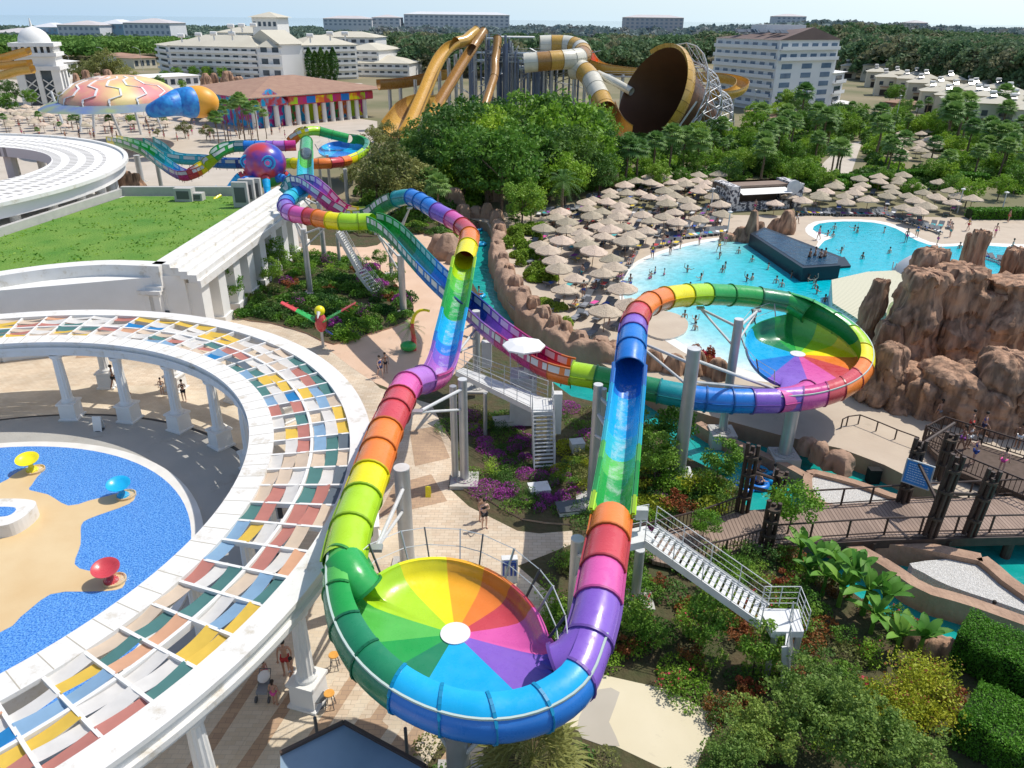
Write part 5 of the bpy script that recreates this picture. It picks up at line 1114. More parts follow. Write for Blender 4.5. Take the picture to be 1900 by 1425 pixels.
for k, (r_, z_) in enumerate(((1.0,.2),(1.12,-.2),(1.25,-.9),(1.0,-1.2))):
    for i in range(n): a = 2*pi*i/n; P.append((cc.x+(-10 if cos(a) < 0 else 0)*s_*(k > 0)+95*s_*r_*cos(a), cc.y+13*r_*sin(a), zt+z_))
mb.add(P, [(k*n+i, k*n+(i+1) % n, (k+1)*n+(i+1) % n, (k+1)*n+i) for k in range(3) for i in range(n)]); mb.build('flippers', [FL], g, True)
hc_ = at(352,190,zt+.6); mb = MB(); nk = spline([at(284,205,zt-.6), at(312,196,zt+.3), at(334,190,zt+.6), hc_], .35); N_ = len(nk)
[blobmesh(mb, a, 1.3+1.5*i/N_, 12) for i, a in enumerate(nk)]; mb.build('neck', [mat('blue_scales', (.02,.14,.50), .45, (.03,.30,.70), 1.2, .4, coords='World')], g, True)
mb = MB(); blobmesh(mb, at(368,189,zt+.6), 3.0, 20, sq=(1.25,.9,.95)); mb.build('head', [mat('orange_head', (.80,.33,.03), .45, (.85,.45,.06), .3, .6, coords='World')], g, True)
e0 = at(369,187,zt+.6)+Vector((0,-2.75,.6)); mb = MB(); [mb.cyl(e0, e0+Vector((0,-.25-.12*i,0)), r_, n=20, m=i) for i, r_ in enumerate((1.35,1.0,.6))]; mb.build('eye', [LN, pm('orange'), pm('dblue')], g)
for px, py in ((150,245),(175,250),(225,252),(262,250),(300,240),(120,238)):
    q = at(px, py); MB().cyl(q, (q.x+rnd.uniform(-3,3), q.y+rnd.uniform(-1,3), zt-1), .28, n=8).build('leg', [WSTEEL], g)
# ------------------------------------------------------------------ vegetation prototypes
def projp(v):
    d = Vector((v[0], v[1], v[2]-CAMZ)); zc = d.y*cos(PITCH)-d.z*sin(PITCH); x, y = d.x/zc, (d.y*sin(PITCH)+d.z*cos(PITCH))/zc
    c, s = cos(-ROLL), sin(-ROLL); return 950+FPX*(c*x-s*y), 712.5-FPX*(s*x+c*y)
def ray_at(px, py, dist):
    d = camdir((px-950)/FPX, (712.5-py)/FPX); t = dist/d.y; return Vector((d.x*t, dist, CAMZ+d.z*t))
LM = dict(tree=leafmat('leaves_green', (.085,.22,.022), (.26,.42,.055)), bright=leafmat('leaves_bright', (.14,.31,.02), (.33,.50,.05)), dark=leafmat('leaves_dark', (.042,.12,.022), (.13,.25,.045)),
          olive=leafmat('leaves_olive', (.15,.18,.045), (.30,.31,.10)), palm=leafmat('palm_leaves', (.07,.19,.035), (.24,.38,.10)), yel=leafmat('leaves_yellow', (.24,.33,.02), (.42,.42,.035)), hedge=leafmat('hedge_leaves', (.06,.19,.012), (.14,.34,.03), rand=.05),
          banana=leafmat('banana_leaves', (.08,.24,.03), (.20,.40,.06)), grass=leafmat('tall_grass', (.12,.24,.02), (.26,.38,.05)), red=leafmat('leaves_red', (.22,.06,.025), (.34,.15,.04)), magenta=leafmat('purple_flowers', (.30,.04,.26), (.50,.10,.44), 2, 0), pinkf=leafmat('red_flowers', (.50,.03,.08), (.70,.10,.14), 2, 0))
def tree_proto(name, lab, cat, key, R, H, ncl, per, rcl, leaf, seed, squash=.85, trunk=.16, shell=.72):
    rg = np.random.default_rng(seed); g = thing(name, (0,0,0), lab, cat); mb = MB(); r_ = random.Random(seed)
    mb.cyl((0,0,-.1), (.1,.05,H*.45), trunk, trunk*.65, 8); cz = H-R*squash
    for k in range(6):
        a = k*1.05+r_.random(); e = (R*.6*cos(a), R*.6*sin(a), cz+R*squash*.3*r_.uniform(-.5,1)); mb.cyl((.1,.05,H*.38+.1*k), e, trunk*.45, trunk*.12, 6)
    mb.build('trunk', [BARK], g, True)
    C, cc_ = clumps(ncl, per, R, cz, rcl, rg, squash, shell); V, F = leaves(C, leaf, rg); bulk('crown', V, F, [LM[key]], parent=g)
    return g
def palm_proto(lab, H, nf, L_, seed, fan=True, key='palm', trunk=.17, bw=.055):
    r_ = random.Random(seed); g = thing('palm_tree', (0,0,0), lab, 'palm tree'); mb = MB(); n = 8
    for k in range(n): z0, z1 = H*k/n, H*(k+1)/n; mb.cyl((.06*sin(k),0,z0), (.06*sin(k+1),0,z1), trunk*1.12*(1-.3*k/n), trunk*(.95-.3*k/n), 8)
    mb.build('trunk', [PALMBARK], g, True); V = []; F = []
    for k in range(nf):
        a = 2.399*k; e = radians(80-115*k/nf)+r_.uniform(-.1,.1); d = Vector((cos(a)*cos(e), sin(a)*cos(e), sin(e))); o = Vector((0,0,H+.1)); s = d.cross(Vector((0,0,1))).normalized(); u = s.cross(d)
        if fan:                                       # fan palm: stalk then a pleated fan of blades
            stalk = L_*.42; c = o+d*stalk-Vector((0,0,.10)); b0 = len(V); w_ = .015; V += [o-s*w_, o+s*w_, c+s*w_, c-s*w_]; F.append((b0,b0+1,b0+2,b0+3))
            for j in range(11):
                t = (j-5)/5*1.35; dd = (d*cos(t)+s*sin(t)).normalized(); ln = L_*.62*(1-.25*abs(t)/1.35); m = c+dd*ln*.6; e_ = c+dd*ln-Vector((0,0,ln*.28)); ww = (u.cross(dd)).normalized()*L_*bw; b0 = len(V); V += [c, m+ww, e_, m-ww]; F.append((b0,b0+1,b0+2,b0+3))
        else:
            prev = o; N_ = 7
            for j in range(N_):
                q = o+d*L_*(j+1)/N_-Vector((0,0,L_*.5*((j+1)/N_)**2)); dd = (q-prev).normalized()
                for sg in (-1, 1):
                    for h in (0, .5):
                        b0 = len(V); a0_ = prev.lerp(q, h); tip = a0_+s*sg*L_*.22*(1-.5*j/N_)+dd*L_*.12-Vector((0,0,L_*.06)); V += [a0_, a0_+dd*L_*.05, tip, a0_+dd*L_*.02]; F.append((b0,b0+1,b0+2,b0+3))
                prev = q
    bulk('crown', np.array([tuple(v) for v in V]), np.array(F), [LM[key]], parent=g); return g
def shrub_proto(name, lab, cat, key, R, seed, n=10, per=60, leaf=.13, sq=.8, key2=None, flowers=0):
    rg = np.random.default_rng(seed); g = thing(name, (0,0,0), lab, cat); C, c_ = clumps(n, per, R, R*sq*.75, R*.42, rg, sq, .6); C[:,2] = np.abs(C[:,2]); V, F = leaves(C, leaf, rg); bulk('foliage', V, F, [LM[key]], parent=g)
    if flowers: C = C[rg.integers(0, len(C), flowers)]; C[:,2] += .06; V, F = leaves(C, leaf*.9, rg, aspect=.9); bulk('flowers', V, F, [LM[key2]], parent=g)
    return g
BASEL = {}
PR = {}
PR['t1'] = tree_proto('broadleaf_tree', 'x', 'tree', 'bright', 3.3, 7.5, 46, 62, 1.0, .42, 1)
PR['t2'] = tree_proto('broadleaf_tree', 'x', 'tree', 'tree', 3.0, 7.0, 46, 62, .95, .40, 2)
PR['t3'] = tree_proto('dark_tree', 'x', 'tree', 'dark', 3.2, 8.0, 50, 62, .95, .38, 3, 1.05)
PR['t4'] = tree_proto('olive_tree', 'x', 'tree', 'olive', 2.6, 6.0, 44, 60, .85, .30, 4)
PR['t5'] = tree_proto('small_tree', 'x', 'tree', 'tree', 1.0, 2.9, 26, 80, .40, .15, 5, .9, .05)
PR['t6'] = tree_proto('small_tree', 'x', 'tree', 'bright', 1.0, 2.6, 30, 90, .38, .12, 6, .8, .05)
PR['p1'] = palm_proto('x', 5.6, 34, 2.0, 11); PR['p2'] = palm_proto('x', 4.4, 30, 1.9, 12); PR['p3'] = palm_proto('x', 7.5, 26, 1.9, 13, True, 'palm', .13); PR['p4'] = palm_proto('x', 3.4, 26, 2.2, 14, False)
PR['s1'] = shrub_proto('shrub', 'x', 'shrub', 'tree', .9, 21); PR['s2'] = shrub_proto('shrub', 'x', 'shrub', 'bright', .9, 22); PR['s3'] = shrub_proto('shrub', 'x', 'shrub', 'dark', .9, 23)
PR['sy'] = shrub_proto('yellow_shrub', 'x', 'shrub', 'yel', .9, 24); PR['sf'] = shrub_proto('flowering_shrub', 'x', 'shrub', 'dark', .7, 25, key2='magenta', flowers=200, leaf=.10); PR['sr'] = shrub_proto('flowering_shrub', 'x', 'shrub', 'tree', .8, 26, key2='pinkf', flowers=70); PR['sd'] = shrub_proto('red_shrub', 'x', 'shrub', 'red', .8, 27)
def put(k, px, py, sc=1.0, lab=None, grp=None, z=0.0, h=None):
    p = at(px, py, z); 
    if h: sc = (top(px, py, h, z)-z)/dict(t1=7.5,t2=7,t3=8,t4=6,t5=2.9,t6=2.6,p1=6.6,p2=5.4,p3=8.4,p4=4.2)[k]
    o = place(PR[k], USED, p, rnd.uniform(0, 6.28), sc, lab, grp); return o
def veg(name, pts3, leaf, mats, mi, label, cat, kind='stuff', rng=nrg, up=.35, aspect=.55):
    V, F = leaves(pts3, leaf, rng, up, aspect); o = bulk(name, V, F, mats, np.repeat(mi, 1)); return tag(o, label, cat, kind=kind)
def cover(name, poly, dens, h, leaf, keys, wts, label, holes=(), cat='ground cover', z0=.1, patch=2.0, seed=1):
    """mounded ground cover: countless small leaves with patches of a kind"""
    rg = np.random.default_rng(seed); r_ = random.Random(seed); xs = [p[0] for p in poly]; ys = [p[1] for p in poly]; C = []; M = []
    area = (max(xs)-min(xs))*(max(ys)-min(ys)); cen = []
    for _ in range(int(area/patch**2*2.2)):
        x, y = r_.uniform(min(xs), max(xs)), r_.uniform(min(ys), max(ys))
        if inpoly(x, y, poly) and not any(inpoly(x, y, q) for q in holes): cen.append((x, y, r_.choices(range(len(keys)), wts)[0], r_.uniform(.35,1)*h, r_.uniform(.5,1.1)*patch*.5))
    for x, y, m, hh, rr_ in cen:
        n = int(dens*rr_*rr_*3); a = rg.random(n)*6.283; r = np.sqrt(rg.random(n))*rr_; z = hh*np.sqrt(np.clip(1-(r/rr_)**2, 0, 1))*(.35+.65*rg.random(n))
        C.append(np.stack([x+r*np.cos(a), y+r*np.sin(a), z0+z], 1)); M.append(np.full(n, m))
    C = np.concatenate(C); M = np.concatenate(M); return veg(name, C, leaf, [LM[k] for k in keys], M, label, cat, rng=rg)

# ------------------------------------------------------------------ far-off wood
def forest():
    """the wood beyond the hotels, one mass to the horizon"""
    rg = np.random.default_rng(5); r_ = random.Random(5); C = []; S_ = []; M = []
    REG = [(-60,66),(0,64),(300,58),(330,48),(600,44),(650,50),(1300,46),(1420,40),(1480,34),(1560,30),(1640,34),(1760,40),(1960,44),(1960,222),(1900,214),(1700,165),(1560,142),(1545,122),(1320,118),(1150,138),(930,150),(760,138),(700,98),(600,92),(480,90),(300,118),(0,128),(-60,130)]
    def one(x, y, hgt, R, n, m):
        d = rg.normal(size=(n,3)); d /= np.linalg.norm(d, axis=1)[:,None]; d[:,2] = np.abs(d[:,2])*1.0-.25; nb = 7; b = rg.normal(size=(nb,3)); b /= np.linalg.norm(b, axis=1)[:,None]
        bump = 1+.28*np.max(d @ b.T, axis=1); p = d*R*bump[:,None]*(.80+.25*rg.random((n,1))); p[:,2] *= .85; p += np.array([x, y, hgt-R*.85]); C.append(p); M.append(np.full(n, m)); S_.append(np.full(n, R*(.46 if n < 100 else .36 if n < 200 else .25)))
    for (y0, y1, cnt, n, Rr) in ((200,330,1500,260,(3.0,5.4)),(330,560,1900,130,(4.2,7)),(560,1400,2600,60,(7,12))):
        k = 0; tries = 0
        while k < cnt and tries < cnt*30:
            tries += 1; y = y0+(y1-y0)*r_.random(); x = r_.uniform(-.74, .74)*y*1.0
            px, py = projp((x, y, 0))
            if not inpoly(px, py, REG): continue
            if px < 320 and y < 290: continue
            R = r_.uniform(*Rr); hgt = (10 if px < 700 else 13 if px < 1300 else 15)*r_.uniform(.68,1.32)*(1.0 if y < 560 else 1.1)
            if px > 1400 and y > 500: hgt += 6*max(0, 1-abs(px-1560)/260)
            if px < 700: R *= .9; hgt = 11+r_.random()*1.5
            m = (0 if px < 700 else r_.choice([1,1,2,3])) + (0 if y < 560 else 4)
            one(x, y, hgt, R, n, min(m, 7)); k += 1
    H0 = [((.10,.22,.045),(.19,.32,.07)),((.08,.16,.07),(.15,.24,.11)),((.11,.18,.085),(.19,.25,.13)),((.19,.20,.11),(.25,.26,.15)),((.14,.21,.17),(.19,.26,.19)),((.15,.21,.22),(.20,.26,.25)),((.15,.21,.22),(.20,.26,.25)),((.19,.22,.22),(.23,.25,.24))]  # farther trees have a bluish distance haze mixed into their leaf colours
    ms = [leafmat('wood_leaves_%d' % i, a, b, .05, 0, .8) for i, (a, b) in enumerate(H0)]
    C = np.concatenate(C); M = np.concatenate(M); s = np.concatenate(S_)
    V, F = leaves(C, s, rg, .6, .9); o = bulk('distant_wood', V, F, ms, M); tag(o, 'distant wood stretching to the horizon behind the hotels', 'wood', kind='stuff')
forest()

# ------------------------------------------------------------------ buildings
def wallmat(n, c, c2): return mat(n, c, .8, c2, .15, .8, coords='World')
HW = wallmat('hotel_white', (.74,.73,.70), (.80,.79,.76)); HP = wallmat('hotel_cream', (.62,.56,.43), (.70,.64,.50)); HG = wallmat('hotel_grey_white', (.68,.69,.69), (.77,.77,.75))
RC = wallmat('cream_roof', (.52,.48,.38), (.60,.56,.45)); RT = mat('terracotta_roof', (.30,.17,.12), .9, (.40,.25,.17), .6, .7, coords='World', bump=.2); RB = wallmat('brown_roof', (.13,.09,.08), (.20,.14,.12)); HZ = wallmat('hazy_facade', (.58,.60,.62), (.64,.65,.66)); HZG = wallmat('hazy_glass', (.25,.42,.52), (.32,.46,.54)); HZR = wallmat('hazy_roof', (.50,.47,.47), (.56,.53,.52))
def face(g, a, b, z0, z1, floors, bays, ww=.55, wh=.6, balc=True, wmat=GLASSD, wallm=HW, every=1, skip=()):
    """windows (and balconies) of one facade from a to b"""
    d = (b-a); L_ = hypot(d.x, d.y); u = Vector((d.x/L_, d.y/L_, 0)); n_ = Vector((u.y, -u.x, 0)); an = atan2(u.y, u.x); fh = (z1-z0)/floors
    for f in range(floors):
        for k in range(bays):
            if (f, k) in skip: continue
            c = a+u*L_*(k+.5)/bays; z = z0+fh*(f+.5); mb = MB(); mb.box((c.x+n_.x*.02, c.y+n_.y*.02, z), (L_/bays*ww, .16, fh*wh), an); w_ = mb.build('window', [wmat], g)
        if balc:
            mb = MB(); z = z0+fh*(f+.12); c = a+u*L_*.5+n_*.5; mb.box((c.x, c.y, z), (L_*.97, 1.0, .18), an); mb.box((c.x+n_.x*.5, c.y+n_.y*.5, z+.5), (L_*.97, .08, .9), an); mb.build('balcony', [wallm], g)
def boxb(g, a, b, depth, z0, z1, m, name='wall', eave=0, roof=None, rise=0, rm=None):
    d = (b-a); L_ = hypot(d.x, d.y); u = Vector((d.x/L_, d.y/L_, 0)); n_ = Vector((-u.y, u.x, 0)); q = [a, b, b+n_*depth, a+n_*depth]
    MB().prism([(v.x, v.y) for v in q], z0, z1, bottom=True).build(name, [m], g)
    if roof:
        e = eave; q = [a-u*e-n_*e, b+u*e-n_*e, b+u*e+n_*(depth+e), a-u*e+n_*(depth+e)]; mb = MB(); P = [(v.x,v.y,z1) for v in q]
        if roof == 'hip': r0, r1 = a+u*min(L_,depth)/2+n_*depth/2, b-u*min(L_,depth)/2+n_*depth/2
        else: r0, r1 = a-u*e+n_*depth/2, b+u*e+n_*depth/2
        if roof == 'hip' and L_ < depth: r0, r1 = (a+b)/2+n_*L_/2, (a+b)/2+n_*(depth-L_/2); P += [(r0.x,r0.y,z1+rise),(r1.x,r1.y,z1+rise)]; F = [(0,1,4),(1,2,5,4),(2,3,5),(3,0,4,5),(3,2,1,0)]
        else: P += [(r0.x,r0.y,z1+rise),(r1.x,r1.y,z1+rise)]; F = [(0,1,5,4),(1,2,5),(2,3,4,5),(3,0,4),(3,2,1,0)]
        mb.add(P, F); return mb.build('roof', [rm], g)
def V3(x, y): return Vector((x, y, 0))
# big white hotel on the left
a = at(318,146); g = thing('hotel', a, 'large white hotel with cream roofs and a square lookout tower on the left', 'hotel')
def seg(g, x0, y0, x1, y1, depth, ty, rty, floors, bays, m=HW, rm=RC, roof='hip', balc=True, wm=GLASSD):
    a, b = at(x0, y0), at(x1, y1); h = top(x0, y0, ty); r = top(x0, y0, rty)-h; a.z = b.z = 0; boxb(g, a, b, depth, 0, h, m, 'wall', .8, roof, max(.5, r), rm); face(g, a, b, .5, h-.3, floors, bays, balc=balc, wmat=wm, wallm=m); return a, b, h
seg(g, 322,146,486,152, 22, 84,64, 5, 10); seg(g, 300,140,322,146, 20, 82,72, 5, 1); seg(g, 566,150,665,146, 20, 84,66, 5, 7); seg(g, 410,128,500,130, 20, 60,48, 5, 5); seg(g, 660,142,760,144, 24, 116,104, 2, 7); seg(g, 590,128,700,130, 20, 68,58, 4, 7); seg(g, 640,140,705,142, 26, 92,80, 4, 4)
a, b = at(528,153), at(566,151); boxb(g, a, b, 26, 0, top(528,153,82), HW, 'gable_wing', .8, 'gable', 5, RC)
a, b = at(486,152), at(528,153); boxb(g, a, b, 20, 0, top(528,153,88), HW, 'link_wing', .5, 'hip', 4, RC); face(g, a, b, 1, 14, 3, 2, balc=True, wallm=HW)
a, b = at(480,140), at(525,141); ht = top(500,140,32); boxb(g, a, b, 12, 0, ht, HW, 'tower', 1.4, 'hip', 2.2, RC); face(g, a, b, ht-4.2, ht-1.2, 1, 5, balc=False); 
for i, (px, py) in enumerate(((336,66),(368,64),(396,62),(430,62),(428,48),(448,47),(470,46),(612,62),(640,62),(575,66))):
    p = ray_at(px, py, 330-15*(i > 6)); mb = MB(); mb.cyl(p-Vector((1.2,0,0)), p+Vector((1.2,0,0)), .8, n=10); mb.cyl(p+Vector((0,0,-2.5)), p, .3, n=6); tag(mb.build('water_tank', [WHITE]), 'white rooftop water tank on the cream roofs of the left hotel', 'water tank', 'white water tanks on the left hotel roofs')
# right hand hotel block
g = thing('hotel', at(1425,208), 'six storey pale blue white hotel block with brown roof right of the funnel slide', 'hotel')
a, b, c = at(1316,190), at(1428,208), at(1536,200); h = top(1428,208,74)
n_ = Vector((0,0,0)); P = [a, b, c, c+(a-b)]; MB().prism([(v.x,v.y) for v in P], 0, h).build('wall', [HG], g)
face(g, a, b, 1.0, h-.2, 7, 7, .5, .52, True, mat('blue_window_glass', (.10,.16,.24), .15, (.20,.28,.36), .3, .6, coords='World'), HG); face(g, b, c, 1.0, h*.70, 5, 3, .5, .55, False, MATS['blue_window_glass'], HG); face(g, b, c, h*.70, h-.2, 2, 6, .6, .5, True, MATS['blue_window_glass'], HG)
cen = (a+c)/2; mb = MB(); q = [cen+(v-cen)*1.03 for v in P]; mb.V = [(v.x,v.y,h) for v in q]+[((q[0].x+q[1].x)/2, (q[0].y+q[1].y)/2, h+2.2), ((q[2].x+q[3].x)/2, (q[2].y+q[3].y)/2, h+2.2)]
mb.F = [(0,1,4),(1,2,5,4),(2,3,5),(3,0,4,5),(3,2,1,0)]; mb.V[4] = ((q[0].x+q[3].x)/2,(q[0].y+q[3].y)/2,h+.6); mb.V[5] = ((q[1].x+q[2].x)/2,(q[1].y+q[2].y)/2,h+3.4); mb.F = [(0,1,5,4),(1,2,5),(2,3,4,5),(3,0,4),(3,2,1,0)]; mb.M = [0]*5; mb.build('roof', [RB], g)
p = cen; mb = MB(); mb.box((p.x,p.y,h+2.2), (14,8,3.4), .3); mb.build('roof_house', [HG], g)
for k in range(22): q = a.lerp(b, rnd.uniform(.1,1))+(c-b)*rnd.uniform(.05,.8); mb = MB(); mb.box((q.x,q.y,h+2.1), (2.4,1.6,.15), .3, 0, .5); mb.build('solar_panel', [GLASSD], g)
g = thing('annex_building', at(1545,200), 'low white annex right of the six storey hotel block', 'building'); seg(g, 1536,200,1556,196, 12, 135,130, 3, 1, HG, HG); 
# far hotels on the coast, distance haze painted into their colours
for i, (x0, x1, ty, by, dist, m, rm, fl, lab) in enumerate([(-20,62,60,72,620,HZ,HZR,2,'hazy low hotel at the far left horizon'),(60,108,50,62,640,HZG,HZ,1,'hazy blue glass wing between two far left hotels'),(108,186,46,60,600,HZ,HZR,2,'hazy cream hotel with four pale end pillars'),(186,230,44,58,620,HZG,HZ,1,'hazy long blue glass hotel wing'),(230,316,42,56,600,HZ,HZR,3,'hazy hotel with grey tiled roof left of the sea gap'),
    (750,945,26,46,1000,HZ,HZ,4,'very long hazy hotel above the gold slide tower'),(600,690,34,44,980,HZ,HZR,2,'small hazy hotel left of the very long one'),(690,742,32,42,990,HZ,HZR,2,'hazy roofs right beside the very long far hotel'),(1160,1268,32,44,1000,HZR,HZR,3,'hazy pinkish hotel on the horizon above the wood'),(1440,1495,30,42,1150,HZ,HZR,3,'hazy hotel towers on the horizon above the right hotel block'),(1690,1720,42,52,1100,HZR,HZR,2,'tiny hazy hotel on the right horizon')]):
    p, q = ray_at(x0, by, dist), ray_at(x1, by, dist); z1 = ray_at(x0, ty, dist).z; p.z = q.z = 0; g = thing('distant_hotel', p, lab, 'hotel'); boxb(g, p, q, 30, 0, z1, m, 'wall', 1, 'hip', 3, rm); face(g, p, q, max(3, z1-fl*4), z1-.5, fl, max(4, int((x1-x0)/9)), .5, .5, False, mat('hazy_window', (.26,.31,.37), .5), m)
# villas on the right
vc = 0
for row in range(7):
    for k in range(13):
        px = 1572+k*37+(row % 2)*18+rnd.uniform(-7,7); py = 146+row*12+k*4.0+rnd.uniform(-2,2)
        if px > 1950 or px < 1566+row*34: continue
        p = at(px, py); w_ = rnd.uniform(6.5,9.5); dp = rnd.uniform(6,8); hh = rnd.uniform(5.5,7.2); g = thing('villa', (p.x,p.y,0), 'cream two storey villa with low hipped roof in the settlement on the right', 'villa', 'cream villas below the wood on the right')
        an = -.35; u = Vector((cos(an), sin(an), 0)); a = p-u*w_/2; b_ = p+u*w_/2; boxb(g, a, b_, dp, 0, hh, HP, 'wall', .5, 'hip', 1.5, RC)
        for s_ in (.25, .7):
            c = a.lerp(b_, s_); mb = MB(); mb.box((c.x,c.y,hh*.68), (1.3,.2,1.3), an); mb.build('window', [GLASSD], g)
        c = a.lerp(b_, .5); mb = MB(); mb.box((c.x,c.y,1.2), (w_*.5,.3,2.0), an); mb.build('porch', [mat('dark_porch', (.05,.04,.03), .8)], g)
        mb = MB(); mb.box((c.x,c.y-.6,hh*.5), (w_*.6,1.2,.2), an); mb.build('awning', [RT], g)
        mb = MB(); c = c+Vector((.3,dp*.5,0)); mb.cyl((c.x-.7,c.y,hh+2.4), (c.x+.7,c.y,hh+2.4), .38, n=8); mb.box((c.x,c.y-.6,hh+1.7), (1.6,1.0,.1), 0, 1, .6); mb.cyl((c.x,c.y,hh+.8), (c.x,c.y,hh+2.2), .12, n=5); mb.build('solar_heater', [WHITE, GLASSD], g); vc += 1
# temple-like building with murals
g = thing('temple_building', at(590,228), 'white colonnaded building with bright murals and wide terracotta roof', 'building')
a, b = at(540,234), at(694,218); h = top(540,234,176); dd = (b-a).normalized(); n_ = Vector((-dd.y, dd.x, 0))
boxb(g, a+n_*4, b+n_*4, 30, 0, h-.4, HW, 'wall'); MB().prism([(v.x,v.y) for v in (a, b, b+n_*4.2, a+n_*4.2)], h-2.4, h-.35, bottom=True).build('entablature', [pm('red')], g)
boxb(g, a-dd*10, b+dd*4, 33, h-.3, h, HW, 'eave', 1.2, 'hip', 3.2, RT)
cols = ['cyan','red','orange','lime','magenta','blue','yellow','green','red','purple']
for k in range(10):
    c = a.lerp(b, (k+.15)/10)+n_*.9; MB().cyl((c.x,c.y,0), (c.x,c.y,h-2.4), .62, .55, 12).build('column', [WHITE], g)
    c = a.lerp(b, (k+.6)/10)+n_*3.9; mb = MB(); mb.box((c.x,c.y,(h-2.4)/2), (a-b).length/10*.95 and ((a-b).length/10*.9, .2, h-3.2), atan2(dd.y, dd.x)); mb.build('mural', [mat('mural_%d' % (k % 5), PAL[cols[k]], .6, PAL[cols[(k*3+4) % 10]], .55, .15, coords='World', detail=3)], g)
    c = a.lerp(b, (k+.5)/10)-n_*.03; mb = MB(); mb.box((c.x,c.y,h-1.4), ((a-b).length/10, .2, 1.6), atan2(dd.y, dd.x)); mb.build('frieze_panel', [mat('frieze_%d' % (k % 4), PAL[cols[(k+3) % 10]], .6, PAL[cols[(k*7+1) % 10]], .6, .2, coords='World', detail=3)], g)
e = a-dd*9; MB().prism([(v.x,v.y) for v in (e+n_*2, a+n_*2, a+n_*20, e+n_*20)], 0, h-.4).build('side_wing', [mat('mural_front', PAL['magenta'], .6, PAL['cyan'], .5, .1, coords='World', detail=4)], g)
for k in range(4): c = e.lerp(a, k/3)+n_*1.0; MB().cyl((c.x,c.y,0), (c.x,c.y,h-2.2), .7, .6, 12).build('column', [WHITE], g)
mb = MB(); p0, p1, p2 = e-dd*1+n_*.2, a+dd*1+n_*.2, e.lerp(a, .5)+n_*.2; mb.add([(p0.x,p0.y,h-2.2),(p1.x,p1.y,h-2.2),(p2.x,p2.y,h+1.6),(p0.x+n_.x,p0.y+n_.y,h-2.2),(p1.x+n_.x,p1.y+n_.y,h-2.2),(p2.x+n_.x,p2.y+n_.y,h+1.6)], [(0,1,2),(5,4,3),(0,2,5,3),(2,1,4,5)]); mb.build('pediment', [mat('pediment_mural', PAL['cyan'], .6, PAL['red'], .7, .2, coords='World')], g)
# domed white tower
p = at(92,192); g = thing('domed_tower', p, 'white square tower with arches and a round dome at the upper left', 'tower'); s_ = pxm(92,192); W_ = 66*s_; h1 = top(92,192,126); h2 = top(92,192,100)
an = .32
def rb(cx_, cy_, dims, z, m, nm, mb=None): q = mb or MB(); q.box((p.x+cx_*cos(an)-cy_*sin(an), p.y+cx_*sin(an)+cy_*cos(an), z), dims, an); return q if mb else q.build(nm, [m], g)
rb(0,0,(W_*.86,W_*.86,h1), h1/2, GLASSD, 'dark_core')
for sx in (-1,1):
    for sy in (-1,1): rb(sx*W_*.43, sy*W_*.43, (W_*.2,W_*.2,h1), h1/2, WHITE, 'corner_pier')
for q_ in (-.5,.5): rb(0, q_*W_*.94, (W_*.12,W_*.12,h1), h1/2, WHITE, 'middle_pier'); rb(q_*W_*.94, 0, (W_*.12,W_*.12,h1), h1/2, WHITE, 'middle_pier')
for sx in (-.22,.22):
    for k in range(3):
        for sg in (-1, 1):
            u = Vector((cos(an), sin(an), 0)); c = Vector(p)+Vector((sx*W_*.95*cos(an)+W_*.47*sin(an), sx*W_*.95*sin(an)-W_*.47*cos(an), 0)); mb = MB(); mb.beam(c-u*sg*W_*.13+Vector((0,0,h1*(.05+.22*k))), c+u*sg*W_*.13+Vector((0,0,h1*(.27+.22*k))), .3, .3); mb.build('cross_brace', [WHITE], g)
rb(0,0,(W_*1.14,W_*1.14,(h2-h1)*.3), h1+.2, WHITE, 'cornice'); rb(0,0,(W_*.98,W_*.98,(h2-h1)*.7), h1+(h2-h1)*.5, WHITE, 'attic'); rb(0,0,(W_*1.1,W_*1.1,1.0), h2, WHITE, 'cornice')
h3 = top(92,192,84); rb(0,0,(W_*.8,W_*.8,h3-h2), (h2+h3)/2, GLASSD, 'belvedere_core')
for k in range(7):
    for q_ in (-1,1): rb(-W_*.45+W_*.15*k, q_*W_*.45, (W_*.07,W_*.07,h3-h2), (h2+h3)/2, WHITE, 'belvedere_column'); rb(q_*W_*.45, -W_*.45+W_*.15*k, (W_*.07,W_*.07,h3-h2), (h2+h3)/2, WHITE, 'belvedere_column')
rb(0,0,(W_*1.08,W_*1.08,1.0), h3+.3, WHITE, 'cornice'); mb = MB(); R_ = W_*.40; mb.lathe([(R_*cos(radians(t)), R_*.98*sin(radians(t))) for t in range(0, 90, 9)]+[(.4,R_),(.12,R_+2.2)], (p.x,p.y,h3+.7), 28); mb.build('dome', [WHITE], g, True)
for i, (pp, nm) in enumerate([([(-60,100,7),(0,105,8),(30,98,10),(52,92,12)],'upper'),([(-60,118,5),(0,120,6),(30,117,8),(55,115,9)],'middle'),([(-60,140,3),(0,138,4),(30,130,6),(60,126,7)],'lower')]):
    P = spline([ray_at(x, y, 218-i*3) for x, y, z in pp], 1.2); T, Sd, Nn = frame(P); g2_ = thing('gold_slide', P[0], nm+' one of three golden slides leaving the domed tower', 'water slide')
    sect(P, T, Sd, Nn, 0, len(P)-1, 'open', 'gold', g2_, 1.3)
